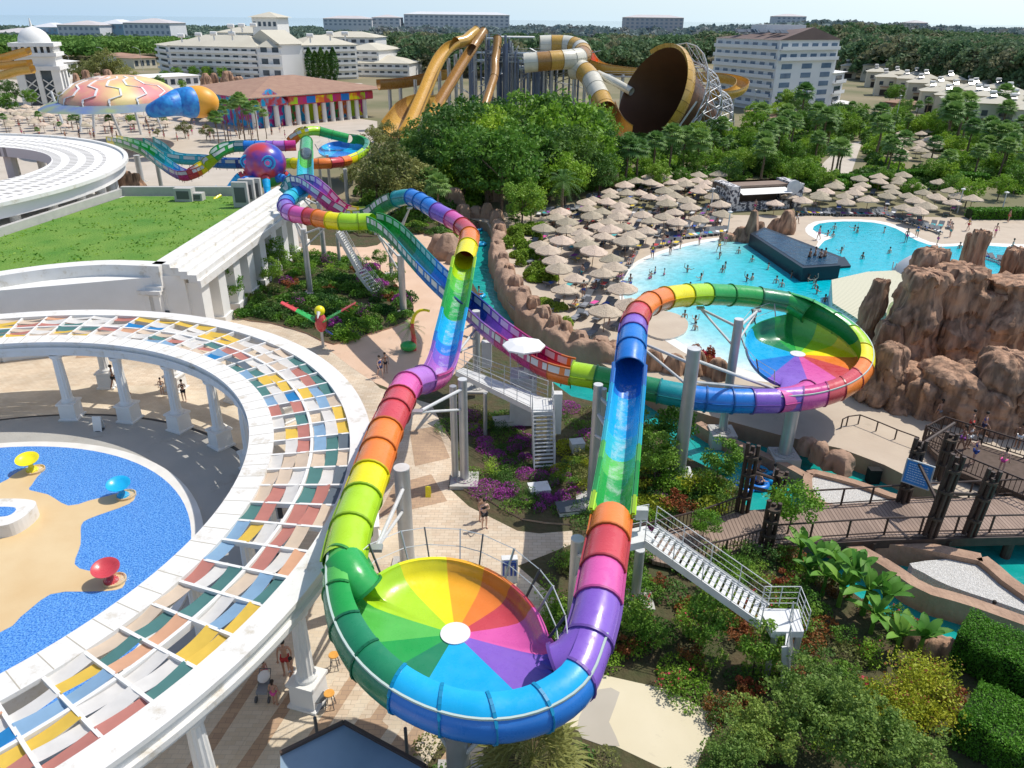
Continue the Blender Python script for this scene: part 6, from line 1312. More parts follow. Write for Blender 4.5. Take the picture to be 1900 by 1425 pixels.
# low white entrance buildings, hall and small houses behind the plaza
for i, (x0,y0,x1,y1,dp,ty,m,rm,fl,by,lab) in enumerate([(240,168,372,160,10,146,HW,HW,1,9,'long low white building with columns behind the turtle canopy'),(250,128,292,126,14,108,HP,RT,1,4,'small house with dark red roof left of the big hotel'),(118,150,150,146,10,116,HW,HW,2,2,'white house right beside the domed tower'),(225,125,262,122,12,104,HW,RT,1,3,'pale houses at the foot of the wood behind the olive trees'),(372,198,410,196,8,172,WHITE,WHITE,1,3,'white wall with dark openings behind the turtle head'),(1385,215,1430,228,5,206,RT,RT,1,4,'open market stall with brown roof in front of the right hotel'),(380,178,500,176,6,166,WHITE,WHITE,1,6,'long white wall with blue openings left of the temple building'),(1500,197,1580,200,5,190,WHITE,WHITE,1,7,'white pool bar in front of the villas'),(1640,196,1720,205,6,188,RT,RT,1,4,'brown roofed poolside shelter in front of the villas')]):
    a = at(x0,y0); g = thing('low_building', a, lab, 'building'); seg(g, x0,y0,x1,y1, dp, ty, ty-5, fl, by, m, rm, balc=False)
for x0, y0, x1, y1, h_, m, lab in ((1800,245,1960,262,3.5,CONC,'grey curved roof behind the palms at the right edge'),(1740,236,1830,246,3.2,CONC,'grey flat roof left of the grey curved roof')):
    a, b = at(x0,y0), at(x1,y1); g = thing('low_building', a, lab, 'building'); boxb(g, a, b, 12, 0, h_, WHITE, 'wall', .8, 'hip', 1.0, m)
# ------------------------------------------------------------------ gold slide complex
GD = 205
g = thing('slide_tower', ray_at(930,205,GD), 'tall steel slide tower crowded with poles and platforms behind the trees', 'tower')
SBL = mat('blue_grey_steel', (.10,.14,.24), .5, (.22,.26,.32), .5, .6, coords='World')
r_ = random.Random(4)
for k in range(84):
    px = r_.choice([r_.uniform(868,1010), r_.uniform(960,1080), r_.uniform(868,960)]); d_ = GD+r_.uniform(-4,16); t_ = ray_at(px, r_.uniform(95,125) if px > 960 else r_.uniform(62,110), d_); MB().cyl((t_.x,t_.y,0), t_, .28, n=6).build('pole', [SBL if k % 3 else STEEL], g)
for k in range(80):
    a_, b_ = ray_at(r_.uniform(868,1080), r_.uniform(100,195), GD+r_.uniform(0,10)), None; b_ = a_+Vector((r_.uniform(-6,6), r_.uniform(-2,2), r_.uniform(-4,4))); MB().cyl(a_, b_, .12, n=4).build('brace', [STEEL], g)
for x0, x1, y in ((868,925,70),(868,1012,97),(880,1000,112),(905,1020,103),(960,1090,125),(1120,1180,140)):
    a_, b_ = ray_at(x0, y, GD+2), ray_at(x1, y, GD+2); mb = MB(); mb.prism([(a_.x,a_.y-2),(b_.x,b_.y-2),(b_.x,b_.y+5),(a_.x,a_.y+5)], a_.z-.3, a_.z, bottom=True); mb.build('platform', [STEEL], g); mb = MB()
    for q_ in (1.1,.6): mb.beam(a_+Vector((0,-2,q_)), Vector((b_.x,a_.y-2,a_.z+q_)), .06, .06)
    mb.build('railing', [WSTEEL], g)
a_, b_ = ray_at(925,68,GD+2), ray_at(992,69,GD+2); MB().prism([(a_.x,a_.y-3),(b_.x,b_.y-3),(b_.x,b_.y+5),(a_.x,a_.y+5)], a_.z-.15, a_.z+.1, bottom=True).build('canopy_roof', [WHITE], g)
def fslide(name, lab, P2, specs, r, d0=GD, step=1.0, cat='water slide'):
    C3 = [ray_at(*q) for q in P2]; P = spline(C3, step); T, Sd, Nn = frame(P); g = thing(name, P[0], lab, cat); n = len(P)-1; k = 0; tot = sum(s[2] for s in specs)
    for kind, c, w_ in specs: b2 = min(n, k+max(1, round(n*w_/tot))); sect(P, T, Sd, Nn, k, b2, kind, c, g, r); k = b2
    return P
fslide('gold_slide', 'steep golden slide on the left that bends over its middle', [(885,58,204),(872,68,202),(862,76,200),(845,80,198),(832,88,195),(818,105,190),(806,128,184),(793,160,176),(778,195,168),(765,225,160),(752,248,154)], [('tube','gold',2),('open','gold',4),('open','gold',4),('open','gold',4)], 1.35)
fslide('gold_slide', 'straight steep golden brown slide beside the bent one', [(898,58,204),(890,70,202),(878,88,199),(862,112,192),(845,140,184),(828,168,177),(812,196,170),(795,232,162)], [('tube','dgold',2),('open','dgold',4),('open','dgold',4),('open','gold',3)], 1.1)
fslide('gold_slide', 'short straight golden brown drop slide in front of the steel tower', [(923,70,203),(922,90,201),(918,115,198),(917,140,194),(908,170,188),(897,205,182)], [('tube','dgold',3),('tube','dgold',3)], 1.0)
fslide('gold_slide', 'golden flume running level to the left above the temple roof', [(835,134,196),(800,140,194),(765,148,192),(735,152,190),(702,154,188)], [('open','gold',3),('open','dgold',3),('open','dgold',3)], 1.5)
fslide('gold_slide', 'wide golden slide with dark stripes behind the bare shrubs', [(800,182,190),(778,188,186),(757,200,180),(745,215,174),(730,235,168)], [('open','gold',1),('open','dgold',1),('open','gold',1),('open','gold',1)], 2.6)
fslide('gold_tube', 'cream and brown banded tube looping in front of the tower', [(1002,83,214),(1030,82,214),(1058,84,213),(1078,92,209),(1080,104,203),(1062,109,199),(1030,112,197),(995,115,196),(965,118,196)], [('tube',c,1) for c in ('cream','gold','cream','gold','cream','gold','dgold','cream','cream','gold','dgold','cream')], 2.2)
P_ = fslide('gold_tube', 'cream and brown banded tube plunging into the big funnel', [(1064,128,200),(1080,130,198),(1096,146,194),(1106,166,190),(1116,186,186),(1124,205,182)], [('tube',c,1) for c in ('cream','gold','cream','cream','gold','gold')], 2.3)
fslide('gold_slide', 'open golden chute leading from the banded tube into the funnel', [(1120,196,184),(1128,215,180),(1140,232,176),(1160,246,172)], [('open','dgold',1),('open','gold',1)], 2.6)
fslide('gold_slide', 'orange flume crossing behind the funnel and curling round in front of the hotel', [(1088,98,214),(1100,114,210),(1125,124,208),(1165,130,208),(1210,134,208),(1260,140,205),(1310,140,205),(1350,143,204),(1376,152,200),(1372,165,194),(1345,173,190),(1305,170,188)], [('open','orange',1),('open','gold',2),('open','gold',3),('open','gold',3),('open','gold',3)], 1.5)
fslide('steel_chute', 'grey metal chute slanting down left of the funnel', [(1110,138,196),(1140,152,190),(1172,170,186)], [('tube','cream',1)], .9)
for px, by, ty, d_ in ((1156,205,138,206),(1086,215,135,200),(1098,218,140,198),(1066,210,128,200),(1362,215,170,200),(742,205,152,190),(770,208,148,190),(800,205,140,190),(722,205,154,190),(832,205,108,192),(845,205,100,194),(855,205,92,196),(815,215,130,186)):
    t_ = ray_at(px, ty, d_); MB_ = MB(); MB_.cyl((t_.x,t_.y,0), t_, .42, n=8); tag(MB_.build('steel_column', [STEEL]), 'grey steel column carrying the golden slides', 'column', 'grey columns under the golden slides')
# funnel
fc = ray_at(1208,178,178); g = thing('funnel_slide', (fc.x,fc.y,0), 'giant brown funnel slide with golden rim and pale steel lattice', 'water slide')
ax = Vector((.82,.42,-.40)).normalized(); s1 = ax.cross(Vector((0,0,1))).normalized(); s2 = s1.cross(ax); R0, R1, LN_ = 10.6, 3.0, 22.0; n = 64
def fr(t, a, o=0): c = fc+ax*LN_*t; r = R0*(1-t)+R1*t+o; return c+s1*cos(a)*r+s2*sin(a)*r*1.0
BRN = mat('funnel_brown', (.10,.042,.018), .45, (.14,.06,.025), .3, .7, coords='World', coat=.2); mb = MB()
for k in range(9):
    for i in range(n): mb.V.append(tuple(fr(k/8, 2*pi*i/n)))
mb.F = [(k*n+i, k*n+(i+1) % n, (k+1)*n+(i+1) % n, (k+1)*n+i) for k in range(8) for i in range(n)]+[tuple(8*n+i for i in range(n))]; mb.M = [0]*len(mb.F); mb.build('funnel', [BRN], g, True)
for i in range(0, n, 2):
    if s1.x*cos(2*pi*i/n)+s2.x*sin(2*pi*i/n) < .08: continue
    mb = MB(); A_ = [2*pi*(i+j)/n for j in (0,.5,1,1.5,1.92)]
    for a in A_:
        for t, o in ((-.005,.0),(-.03,.5),(.02,1.1),(.10,1.0),(.13,.2)): mb.V.append(tuple(fr(t, a, o)))
    mb.F = [(k*5+j, k*5+j+1, (k+1)*5+j+1, (k+1)*5+j) for k in range(4) for j in range(4)]; mb.M = [0]*16; mb.build('rim_segment', [pm('gold')], g, True)
for k in range(1, 7):
    mb = MB(); t = k/6.3; q = [fr(t, a, 2.4+1.3*(k % 2)) for a in [pi*(-.15+1.3*j/14) for j in range(15)]]; mb.path(q, .13, 5); mb.build('lattice_hoop', [STEEL], g)
for j in range(19):
    a = pi*(-.15+1.3*j/18); mb = MB(); mb.path([fr(t/6.3, a, 2.4+1.3*(t % 2)) for t in range(1, 7)], .09, 4)
    for t in range(1, 6): mb.cyl(fr(t/6.3, a, 2.4+1.3*(t % 2)), fr((t+1)/6.3, a+.3, 2.4+1.3*((t+1) % 2)), .08, n=4); mb.cyl(fr(t/6.3, a, 2.4+1.3*(t % 2)), fr((t+1)/6.3, a-.3, 2.4+1.3*((t+1) % 2)), .08, n=4)
    mb.build('lattice_rib', [STEEL], g)
for j in range(9): q = fr(.15+.1*j, -.3*pi, 2.5); e = Vector((q.x+rnd.uniform(-1,2), q.y-3, 0)); q = fr(.15+.1*j, 0.1-.2*(j % 2), 2.0); mb = MB(); mb.cyl(q, e, .2, n=6); mb.build('lattice_leg', [WSTEEL], g)
# lamps and masts
def lamp(px, py, ty, lab, arm=False, grp=None):
    p = at(px, py); h = top(px, py, ty); g = thing('street_lamp', p, lab, 'lamp', grp); MB().cyl(p, (p.x,p.y,h), .09, .06, 6).build('pole', [WSTEEL], g)
    mb = MB()
    if arm: mb.path([Vector((p.x,p.y,h)), Vector((p.x-1.6,p.y,h+.9)), Vector((p.x-3.2,p.y,h+1.0))], .07, 5)
    else: mb.lathe([(.1,h),(.3,h+.1),(.32,h+.2),(.05,h+.3)], (p.x,p.y,0), 10)
    mb.build('lamp_head', [WSTEEL], g)
for i, (x, y, t) in enumerate(((134,140,104),(200,132,92),(266,132,92),(746,118,92))): lamp(x, y, t, ['curved arm lamp beside the domed tower','curved arm lamp behind the olive trees','curved arm lamp left of the big hotel','curved arm lamp right of the big hotel'][i], True)
for i, (x, y, t) in enumerate(((1393,238,168),(718,92,38),(1776,395,352),(1856,400,358),(1318,395,352),(1348,445,395),(1656,250,178))): lamp(x, y, t, ['white mast beside the market stall','thin mast rising above the wood','globe lamp left of the hedge at the right terrace','globe lamp near the right edge of the terrace','lamp post beside the white pool bar','dark lamp post by the rocks of the infinity pool','slim mast among the palms near the villas'][i])
# ------------------------------------------------------------------ people
def skinned(V, E, Rr, name, m, parent, sub=1):
    me = bpy.data.meshes.new(name+'_cage'); me.from_pydata(V, E, []); o = bpy.data.objects.new(name+'_cage', me); COL.objects.link(o)
    mo = o.modifiers.new('s', 'SKIN'); mo.use_smooth_shade = True; mo.branch_smoothing = .6
    for i, r in enumerate(Rr): me.skin_vertices[0].data[i].radius = r if isinstance(r, tuple) else (r, r)
    me.skin_vertices[0].data[0].use_root = True
    if sub: s_ = o.modifiers.new('b', 'SUBSURF'); s_.levels = sub
    dg = bpy.context.evaluated_depsgraph_get(); m2 = bpy.data.meshes.new_from_object(o.evaluated_get(dg)); bpy.data.objects.remove(o)
    m2.name = name; m2.materials.clear(); m2.materials.append(m); ob = bpy.data.objects.new(name, m2); COL.objects.link(ob); ob.parent = parent; return ob
CLO = {k: mat('cloth_'+k, v, .8) for k, v in dict(black=(.02,.02,.025), white=(.75,.74,.72), red=(.50,.04,.04), blue=(.04,.10,.40), pink=(.70,.08,.32), purple=(.25,.05,.35), yellow=(.75,.55,.05), teal=(.05,.40,.42), grey=(.25,.26,.28), navy=(.02,.03,.10)).items()}
HAIR = mat('dark_hair', (.025,.017,.012), .7)
def person_proto(pose, female=False):
    """one continuous body grown on a jointed skeleton; hair and clothing are its parts"""
    g = thing('person', (0,0,0), 'x', 'person'); J = {}
    J['pel'] = Vector((0,0,.93)); J['waist'] = Vector((0,.01,1.08)); J['chest'] = Vector((0,0,1.30)); J['neck'] = Vector((0,.01,1.47)); J['chin'] = Vector((0,-.01,1.56)); J['head'] = Vector((0,-.01,1.66))
    st = dict(walk=.24, stand=.03, run=.34).get(pose, .03)
    for s, n in ((-1,'L'),(1,'R')):
        f = s*st; J['hip'+n] = Vector((s*.09,0,.88)); J['kne'+n] = Vector((s*.10,-.02-f*.55,.49)); J['ank'+n] = Vector((s*.10,.02-f*1.0+(.05 if f > 0 else 0),.08+(.03 if f < -.1 else 0))); J['toe'+n] = Vector((s*.12,-.13-f*1.0,.035))
        J['sho'+n] = Vector((s*.18,0,1.41)); J['elb'+n] = Vector((s*.25,.03+f*.4,1.14)); J['wri'+n] = Vector((s*.25,-.05+f*.9,.92)); J['pal'+n] = Vector((s*.25,-.07+f*1.0,.84))
    if pose == 'phone':
        for n, s in (('L',-1),('R',1)): J['elb'+n] = Vector((s*.24,-.03,1.15)); J['wri'+n] = Vector((s*.10,-.25,1.28)); J['pal'+n] = Vector((s*.06,-.31,1.34))
    if pose == 'wave':
        J['elbL'] = Vector((-.36,-.02,1.55)); J['wriL'] = Vector((-.34,-.03,1.80)); J['palL'] = Vector((-.33,-.04,1.89)); J['elbR'] = Vector((.38,-.02,1.30)); J['wriR'] = Vector((.55,-.1,1.42)); J['palR'] = Vector((.62,-.12,1.46))
    if pose in ('sit', 'lie'):
        for s, n in ((-1,'L'),(1,'R')):
            if pose == 'sit': J['kne'+n] = J['hip'+n]+Vector((s*.04,-.42,.10)); J['ank'+n] = J['kne'+n]+Vector((0,-.20,-.34)); J['toe'+n] = J['ank'+n]+Vector((0,-.14,.02)); J['elb'+n] = Vector((s*.36,.02,1.18)); J['wri'+n] = Vector((s*.42,-.20,1.10)); J['pal'+n] = Vector((s*.43,-.28,1.08))
            else: J['kne'+n] = J['hip'+n]+Vector((s*.02,-.40,.13)); J['ank'+n] = J['kne'+n]+Vector((0,-.38,-.15)); J['toe'+n] = J['ank'+n]+Vector((0,-.08,.12))
        if pose == 'lie':
            R = Matrix.Rotation(radians(-48), 3, 'X')
            for k in J:
                if k[:3] in ('wai','che','nec','chi','hea','sho','elb','wri','pal'): J[k] = J['pel']+R @ (J[k]-J['pel'])
            for k in J: J[k] = J[k]-Vector((0,0,.50))
    names = list(J); idx = {k: i for i, k in enumerate(names)}
    ch = [('pel','waist'),('waist','chest'),('chest','neck'),('neck','chin'),('chin','head')]
    for n in 'LR': ch += [('pel','hip'+n),('hip'+n,'kne'+n),('kne'+n,'ank'+n),('ank'+n,'toe'+n),('chest','sho'+n),('sho'+n,'elb'+n),('elb'+n,'wri'+n),('wri'+n,'pal'+n)]
    rad = dict(pel=(.13,.10),waist=(.11,.085),chest=(.15,.10),neck=.05,chin=.07,head=(.085,.10),hip=.085,kne=.056,ank=.038,toe=.035,sho=.055,elb=.038,wri=.026,pal=.034)
    if female: rad.update(waist=(.095,.08), chest=(.13,.095), pel=(.135,.105))
    V = [tuple(J[k]) for k in names]; E = [(idx[a], idx[b]) for a, b in ch]; R = [rad.get(k, rad.get(k[:3])) for k in names]
    # five separate fingers per hand
    for n in 'LR':
        p = J['pal'+n]; d = (J['pal'+n]-J['wri'+n]).normalized(); s = d.cross(Vector((0,1,.1))).normalized()
        for k, ln in enumerate((.065,.08,.088,.08,.062)):
            o = p+s*(k-2)*.018+d*.01; e = o+(d+s*(k-2)*.10+(s*(-.9) if k == 0 else Vector((0,0,0)))).normalized()*ln; V.append(tuple(e)); R.append(.008); E.append((idx['pal'+n], len(V)-1))
    skinned(V, E, R, 'body', FLESH[0], g)
    def sub(keys, rs, nm, m):
        ks = [k for k in keys]; ii = {k: i for i, k in enumerate(ks)}; ee = [(ii[a], ii[b]) for a, b in ch if a in ii and b in ii]; return skinned([tuple(J[k]) for k in ks], ee, rs, nm, m, g)
    # garments sit just outside the body
    for n in 'LR': J['thi'+n] = J['hip'+n].lerp(J['kne'+n], .5)
    ch += [('hip'+n,'thi'+n) for n in 'LR']
    if female: sub(['pel','hipL','hipR'], [(.145,.12),.095,.095], 'swim_bottom', CLO['black']); o = skinned([tuple(J['chest']-Vector((0,0,.04))), tuple(J['chest']+Vector((0,0,.05)))], [(0,1)], [(.145,.112),(.14,.105)], 'swim_top', CLO['black'], g)
    else: sub(['pel','hipL','hipR','thiL','thiR'], [(.145,.115),.10,.10,.09,.09], 'shorts', CLO['navy'])
    if pose in ('phone',) or (pose == 'walk' and not female): sub(['waist','chest','neck'], [(.135,.11),(.165,.118),(.06,.06)], 'shirt', CLO['white'])
    hd = J['head']; mb = MB(); blobmesh(mb, hd+Vector((0,.022,.03)), .105, 12, sq=(.92,1.05,1.0)); 
    if female: blobmesh(mb, hd+Vector((0,.07,-.10)), .08, 10, sq=(.9,.6,1.3))
    mb.build('hair', [HAIR], g, True)
    mb = MB(); f_ = (Vector((0,-1,0)) if pose != 'lie' else Vector((0,-.6,.8))); mb.cyl(hd+f_*.085+Vector((0,0,-.02)), hd+f_*.112+Vector((0,0,-.03)), .018, .010, 6); mb.build('nose', [FLESH[0]], g, True)
    return g
PP = {k: person_proto(p, f) for k, p, f in (('walk','walk',False),('stand','stand',False),('phone','phone',False),('wave','wave',True),('lady','stand',True),('ladywalk','walk',True),('sit','sit',False),('lie','lie',True))}
def person(kind, loc, lab, rz=None, sc=1.0, skin=None, cl=None, grp=None, shirt=None):
    o = place(PP[kind], USED, loc, rnd.uniform(0,6.28) if rz is None else rz, sc, lab, grp)
    sk = FLESH[rnd.randrange(3) if skin is None else skin]
    for c in o.children:
        n = c.name.split('.')[0]
        if n in ('body','nose'): c.material_slots[0].link = 'OBJECT'; c.material_slots[0].material = sk
        elif n in ('shorts','swim_bottom','swim_top') and cl: c.material_slots[0].link = 'OBJECT'; c.material_slots[0].material = CLO[cl]
        elif n == 'shirt' and shirt: c.material_slots[0].link = 'OBJECT'; c.material_slots[0].material = CLO[shirt]
    return o
# under the pergola
person('walk', at(214,721), 'man in white shirt and black trousers walking under the pergola', 2.0, 1.05, 2, 'black', shirt='white')
person('ladywalk', at(235,750), 'woman in white carrying a bag near the column', 2.6, .95, 0, 'white'); person('stand', at(320,709), 'bare chested man in black shorts behind the girls', .3, 1.05, 0, 'black')
person('lady', at(302,731), 'small girl with dark hair beside the one in pink', .4, .72, 0, 'grey'); person('lady', at(318,735), 'girl in pink with her hands to her side', -.4, .85, 0, 'pink'); person('phone', at(343,745), 'person in black and green top standing with folded arms', .2, .95, 1, 'black', shirt='black')
person('phone', at(568,1262), 'person dressed in black by the white column base', .5, 1.0, 2, 'black', shirt='black'); person('stand', at(533,1252), 'bare chested man in red shorts by the pushchair', .2, 1.05, 0, 'red')
person('lady', at(512,1308), 'child in bright pink dress next to the pushchair', 2.9, .75, 0, 'pink'); person('lady', at(494,1262), 'small child in pink behind the pushchair', 1.2, .6, 0, 'pink'); person('ladywalk', at(546,1268), 'person bending in white beside the pushchair', 1.6, .8, 0, 'white')
g = thing('pushchair', at(492,1292), 'dark pushchair with white canopy in the family group', 'pushchair'); p = at(492,1292)
for dx in (-.25,.25):
    for dy in (-.28,.28): MB().cyl(p+Vector((dx-.03,dy,.13)), p+Vector((dx+.03,dy,.13)), .13, n=12).build('wheel', [DSTEEL], g)
mb = MB(); mb.box(p+Vector((0,0,.48)), (.42,.6,.12)); mb.box(p+Vector((0,.26,.68)), (.42,.1,.4), rx=-.3); mb.build('seat', [CLO['grey']], g); mb = MB(); blobmesh(mb, p+Vector((0,.2,.85)), .3, 10, sq=(.8,1,.6)); mb.build('canopy', [CLO['white']], g, True); mb = MB()
for dx in (-.22,.22): mb.cyl(p+Vector((dx,-.25,.2)), p+Vector((dx,.45,1.0)), .015, n=5); mb.cyl(p+Vector((dx,.28,.2)), p+Vector((dx,-.1,.6)), .015, n=5)
mb.cyl(p+Vector((-.22,.45,1.0)), p+Vector((.22,.45,1.0)), .02, n=5); mb.build('frame', [DSTEEL], g)
person('phone', at(899,980), 'person in black and blue standing on the paved plaza beside the purple flowers', .4, 1.05, 1, 'black', shirt='black'); person('stand', at(893,966), 'smaller person behind the one in black on the plaza', .9, .9, 0, 'navy')
person('walk', at(706,700), 'man in blue shirt walking past the pergola edge', .8, 1.0, 1, 'navy', shirt='blue'); person('lady', at(716,692), 'woman just behind the man in blue shirt', .3, .95, 0, 'black')
for i, (px, py, z, k, c, s_) in enumerate(((1793,832,.6,'phone','white','white'),(1804,860,.6,'phone','blue','blue'),(1820,810,.6,'walk','navy','blue'),(1797,806,.6,'stand','red',None),(1738,784,0,'lady','grey',None),(1855,878,.6,'lady','pink',None),(1885,832,.6,'stand','white',None),(1780,836,.6,'ladywalk','purple',None))):
    person(k, at(px, py, z), ['visitor in white shirt on the dark ramp','visitor with pale cap and blue clothes leaning on the balustrade','visitor in blue near the rock on the ramp','bare chested visitor at the top of the ramp','visitor alone on the sand by the rock foot','visitor in pink at the right of the ramp','visitor at the far right of the ramp','woman in purple beside the white shirted visitor'][i], None, 1.0, None, c, shirt=s_)
# parasols and loungers
PP['par'] = thing('parasol', (0,0,0), 'x', 'parasol'); mb = MB(); n = 8
P = [(1.62*cos(2*pi*i/24)*(1+.02*(i % 3 == 0)), 1.62*sin(2*pi*i/24)*(1+.02*(i % 3 == 0)), 2.12-.07*(i % 3 != 0)) for i in range(24)]+[(.75*cos(2*pi*i/24), .75*sin(2*pi*i/24), 2.50) for i in range(24)]+[(.08*cos(2*pi*i/24), .08*sin(2*pi*i/24), 2.82) for i in range(24)]
mb.add(P, [(k*24+i, k*24+(i+1) % 24, (k+1)*24+(i+1) % 24, (k+1)*24+i) for k in range(2) for i in range(24)]+[tuple(range(48,72))])
P2 = [(x, y, z-.03) for x, y, z in P[:24]]+[(x*1.01, y*1.01, z-.16) for x, y, z in P[:24]]; mb.add(P2, [(i, 24+i, 24+(i+1) % 24, (i+1) % 24) for i in range(24)]); o = mb.build('canopy', [THATCH], PP['par'])
mb = MB(); [mb.cyl((0,0,2.80), (1.55*cos(2*pi*i/8), 1.55*sin(2*pi*i/8), 2.08), .02, n=4) for i in range(8)]; mb.build('ribs', [POLEW], o); MB().cyl((0,0,0), (0,0,2.85), .045, n=6).build('pole', [POLEW], PP['par'])
PP['lou'] = thing('sun_lounger', (0,0,0), 'x', 'sun lounger'); mb = MB()
mb.box((-.0,-.3,.30), (.66,1.3,.06)); mb.beam((0,.34,.32), (0,.90,.72), .66, .06); mb.build('bed', [mat('lounger_mesh', (.13,.14,.15), .8, (.20,.21,.22), 3, .5, rand=.3)], PP['lou'])
for dx in (-.28,.28):
    for dy in (-.85,.25): mb = MB(); mb.cyl((dx,dy,0), (dx,dy,.3), .025, n=5); mb.build('leg', [WSTEEL], PP['lou'])
mb = MB(); mb.box((0,-.05,.345), (.5,1.1,.02)); mb.build('towel', [CLO['white']], [c for c in PP['lou'].children if c.name.startswith('bed')][0])
WHM = mat('bright_towel', (.78,.77,.74), .9); TOW = ['white','white','blue','teal','red','yellow','purple','grey','pink','black','grey','grey']
Z = {'terr': ([(990,440),(1020,412),(1100,392),(1150,365),(1215,350),(1335,352),(1350,430),(1300,436),(1235,455),(1180,475),(1150,505),(1143,545),(1160,572),(1185,605),(1120,640),(1080,600),(1040,575),(1035,520),(1000,480)], 2.55, 'thatched parasol on the terrace left of the wave pool', 'thatched parasols on the terrace left of the wave pool'),
     'right': ([(1395,372),(1500,372),(1560,352),(1680,345),(1790,370),(1800,400),(1720,425),(1640,402),(1560,397),(1490,402),(1430,402)], 2.8, 'thatched parasol behind the upper pool right of the pool bar', 'thatched parasols behind the upper pool'),
     'back': ([(1655,262),(1720,258),(1740,285),(1720,312),(1650,310)], 3.6, 'distant thatched parasol in the clearing among the palms', 'thatched parasols in the clearing among the palms'),
     'back2': ([(1180,352),(1240,340),(1340,345),(1330,358),(1200,366)], 3.4, 'thatched parasol at the hedge behind the terrace', 'thatched parasols at the hedge behind the terrace'),
     'left': ([(0,215),(120,205),(240,215),(400,222),(390,240),(200,248),(0,248)], 4.2, 'cream parasol on the crowded plaza under the turtle canopy', 'cream parasols around the turtle canopy')}
PARS = []; NL_ = [0]
for key, (P_, sp_, lab, grp) in Z.items():
    poly = pts(*P_); xs = [p[0] for p in poly]; ys = [p[1] for p in poly]; acc = []; r_ = random.Random(hash(key) % 1000 if False else len(key)*7+3)
    for _ in range(14000):
        x, y = r_.uniform(min(xs), max(xs)), r_.uniform(min(ys), max(ys))
        if len(acc) < 125 and inpoly(x, y, poly) and all(hypot(x-a, y-b) > sp_ for a, b in acc): acc.append((x, y))
    for x, y in acc:
        gap = r_.random() < (.24 if key in ('terr','right') else .0); o = dict() if gap else place(PP['par'], USED, (x, y, 0), r_.uniform(0,6), r_.uniform(.74,.92), lab, grp); PARS.append((x, y)); (o.rotation_euler.__setitem__(slice(0,2), (r_.uniform(-.07,.07), r_.uniform(-.07,.07))) if not gap else None)
        if key == 'left' and r_.random() < .4: continue
        for k in range(3 if gap else 2 if key == 'terr' and len(PARS) % 3 else 1):
            NL_[0] += 1
            if NL_[0] > 214: break
            a = -.5+r_.uniform(-.15,.15); lx, ly = x+(-1.0 if k == 0 else .9 if k == 1 else -.05)+r_.uniform(-.2,.2), y-.9+r_.uniform(-.5,.5)
            l = place(PP['lou'], USED, (lx, ly, 0), a+pi*(r_.random() < .2), 1, dict(terr='grey sun lounger under the parasols left of the wave pool', right='grey sun lounger behind the upper pool', back='grey sun lounger in the clearing among the palms', back2='grey sun lounger by the hedge behind the terrace', left='grey sun lounger on the plaza under the turtle canopy')[key], 'loungers '+grp.split(' ', 2)[2])
            c = r_.choice(TOW); recol([q_ for q_ in l.children if q_.name.startswith('bed')][0], 'towel', CLO[c])
            if r_.random() < .30: q = person('lie', (lx, ly, .07), 'sunbather lying on a lounger among the parasols', a, .95, None, r_.choice(['red','blue','black','pink','teal']), 'sunbathers on the loungers')
for (x0, y0, x1, y1, n_, lab, grp) in ((1480,397,1640,400,24,'lounger in the row along the back edge of the upper pool','loungers along the back edge of the upper pool'),(1650,404,1740,432,14,'lounger in the row right of the upper pool','loungers right of the upper pool'),(1238,444,1345,432,16,'lounger in the row above the wave pool','loungers above the wave pool'),(1090,372,1170,358,12,'dark lounger on the raised terrace under the palms','loungers on the raised terrace under the palms'),(1000,400,1080,388,10,'blue toweled lounger by the small palms','loungers by the small palms'),(1800,470,1890,500,9,'lounger stack at the right edge of the pool deck','loungers at the right edge')):
    for k in range(n_): t = k/(n_-1); p = at(x0+(x1-x0)*t, y0+(y1-y0)*t); l = place(PP['lou'], USED, (p.x,p.y,0), rnd.uniform(-.3,.3), 1, lab, grp); recol([q_ for q_ in l.children if q_.name.startswith('bed')][0], 'towel', CLO[rnd.choice(TOW)])
# people in and around the pools
swim = [(1215,508),(1208,516),(1232,511),(1205,518),(1275,505),(1345,498),(1395,520),(1385,522),(1340,505),(1280,537),(1310,540),(1440,525),(1450,532),(1510,525),(1512,535),(1530,560),(1515,545),(1500,522),(1468,515),(1290,600),(1395,600),(1290,612),(1400,596),(1270,590),(1548,425),(1585,428),(1590,432),(1640,432),(1535,438),(1545,440),(1780,461),(1560,470),(1600,480),(1370,470),(1335,480),(1395,486),(1425,500),(1300,520),(1355,540),(1650,470)]
for i, (x, y) in enumerate(swim): person(['stand','wave','lady'][i % 3], at(x, y, .02)-Vector((0,0,1.0 if x > 1260 else .45)), 'bather standing in the turquoise pool' if x > 1240 else 'child wading at the shallow edge', None, 1.0 if x > 1240 else .7, None, rnd.choice(['red','blue','black','pink']), 'bathers in the turquoise pool' if x > 1240 else 'children wading in the shallows')
walkers = [(1297,455),(1243,473),(1210,480),(1333,468),(1258,440),(1345,455),(1478,415),(1518,445),(1738,455),(1680,450),(1795,428),(1800,460),(1762,440),(1870,412),(1875,470),(1168,540),(1082,552),(1080,520),(1130,600),(1150,520),(1230,460),(1262,462),(1312,400),(1290,402),(1400,392),(1330,425),(1700,440),(1845,440)]
for i, (x, y) in enumerate(walkers): person(['stand','lady','walk','ladywalk'][i % 4], at(x, y), 'bather walking on the pool deck' if (x, y) != (1333,468) else 'lifeguard in yellow standing at the pool edge', None, 1.0, None, rnd.choice(['red','blue','black','pink','teal','white']) if (x,y) != (1333,468) else 'yellow', 'bathers on the pool deck' if (x,y) != (1333,468) else None, rnd.choice(['white','yellow','blue','red']))
r_ = random.Random(9)
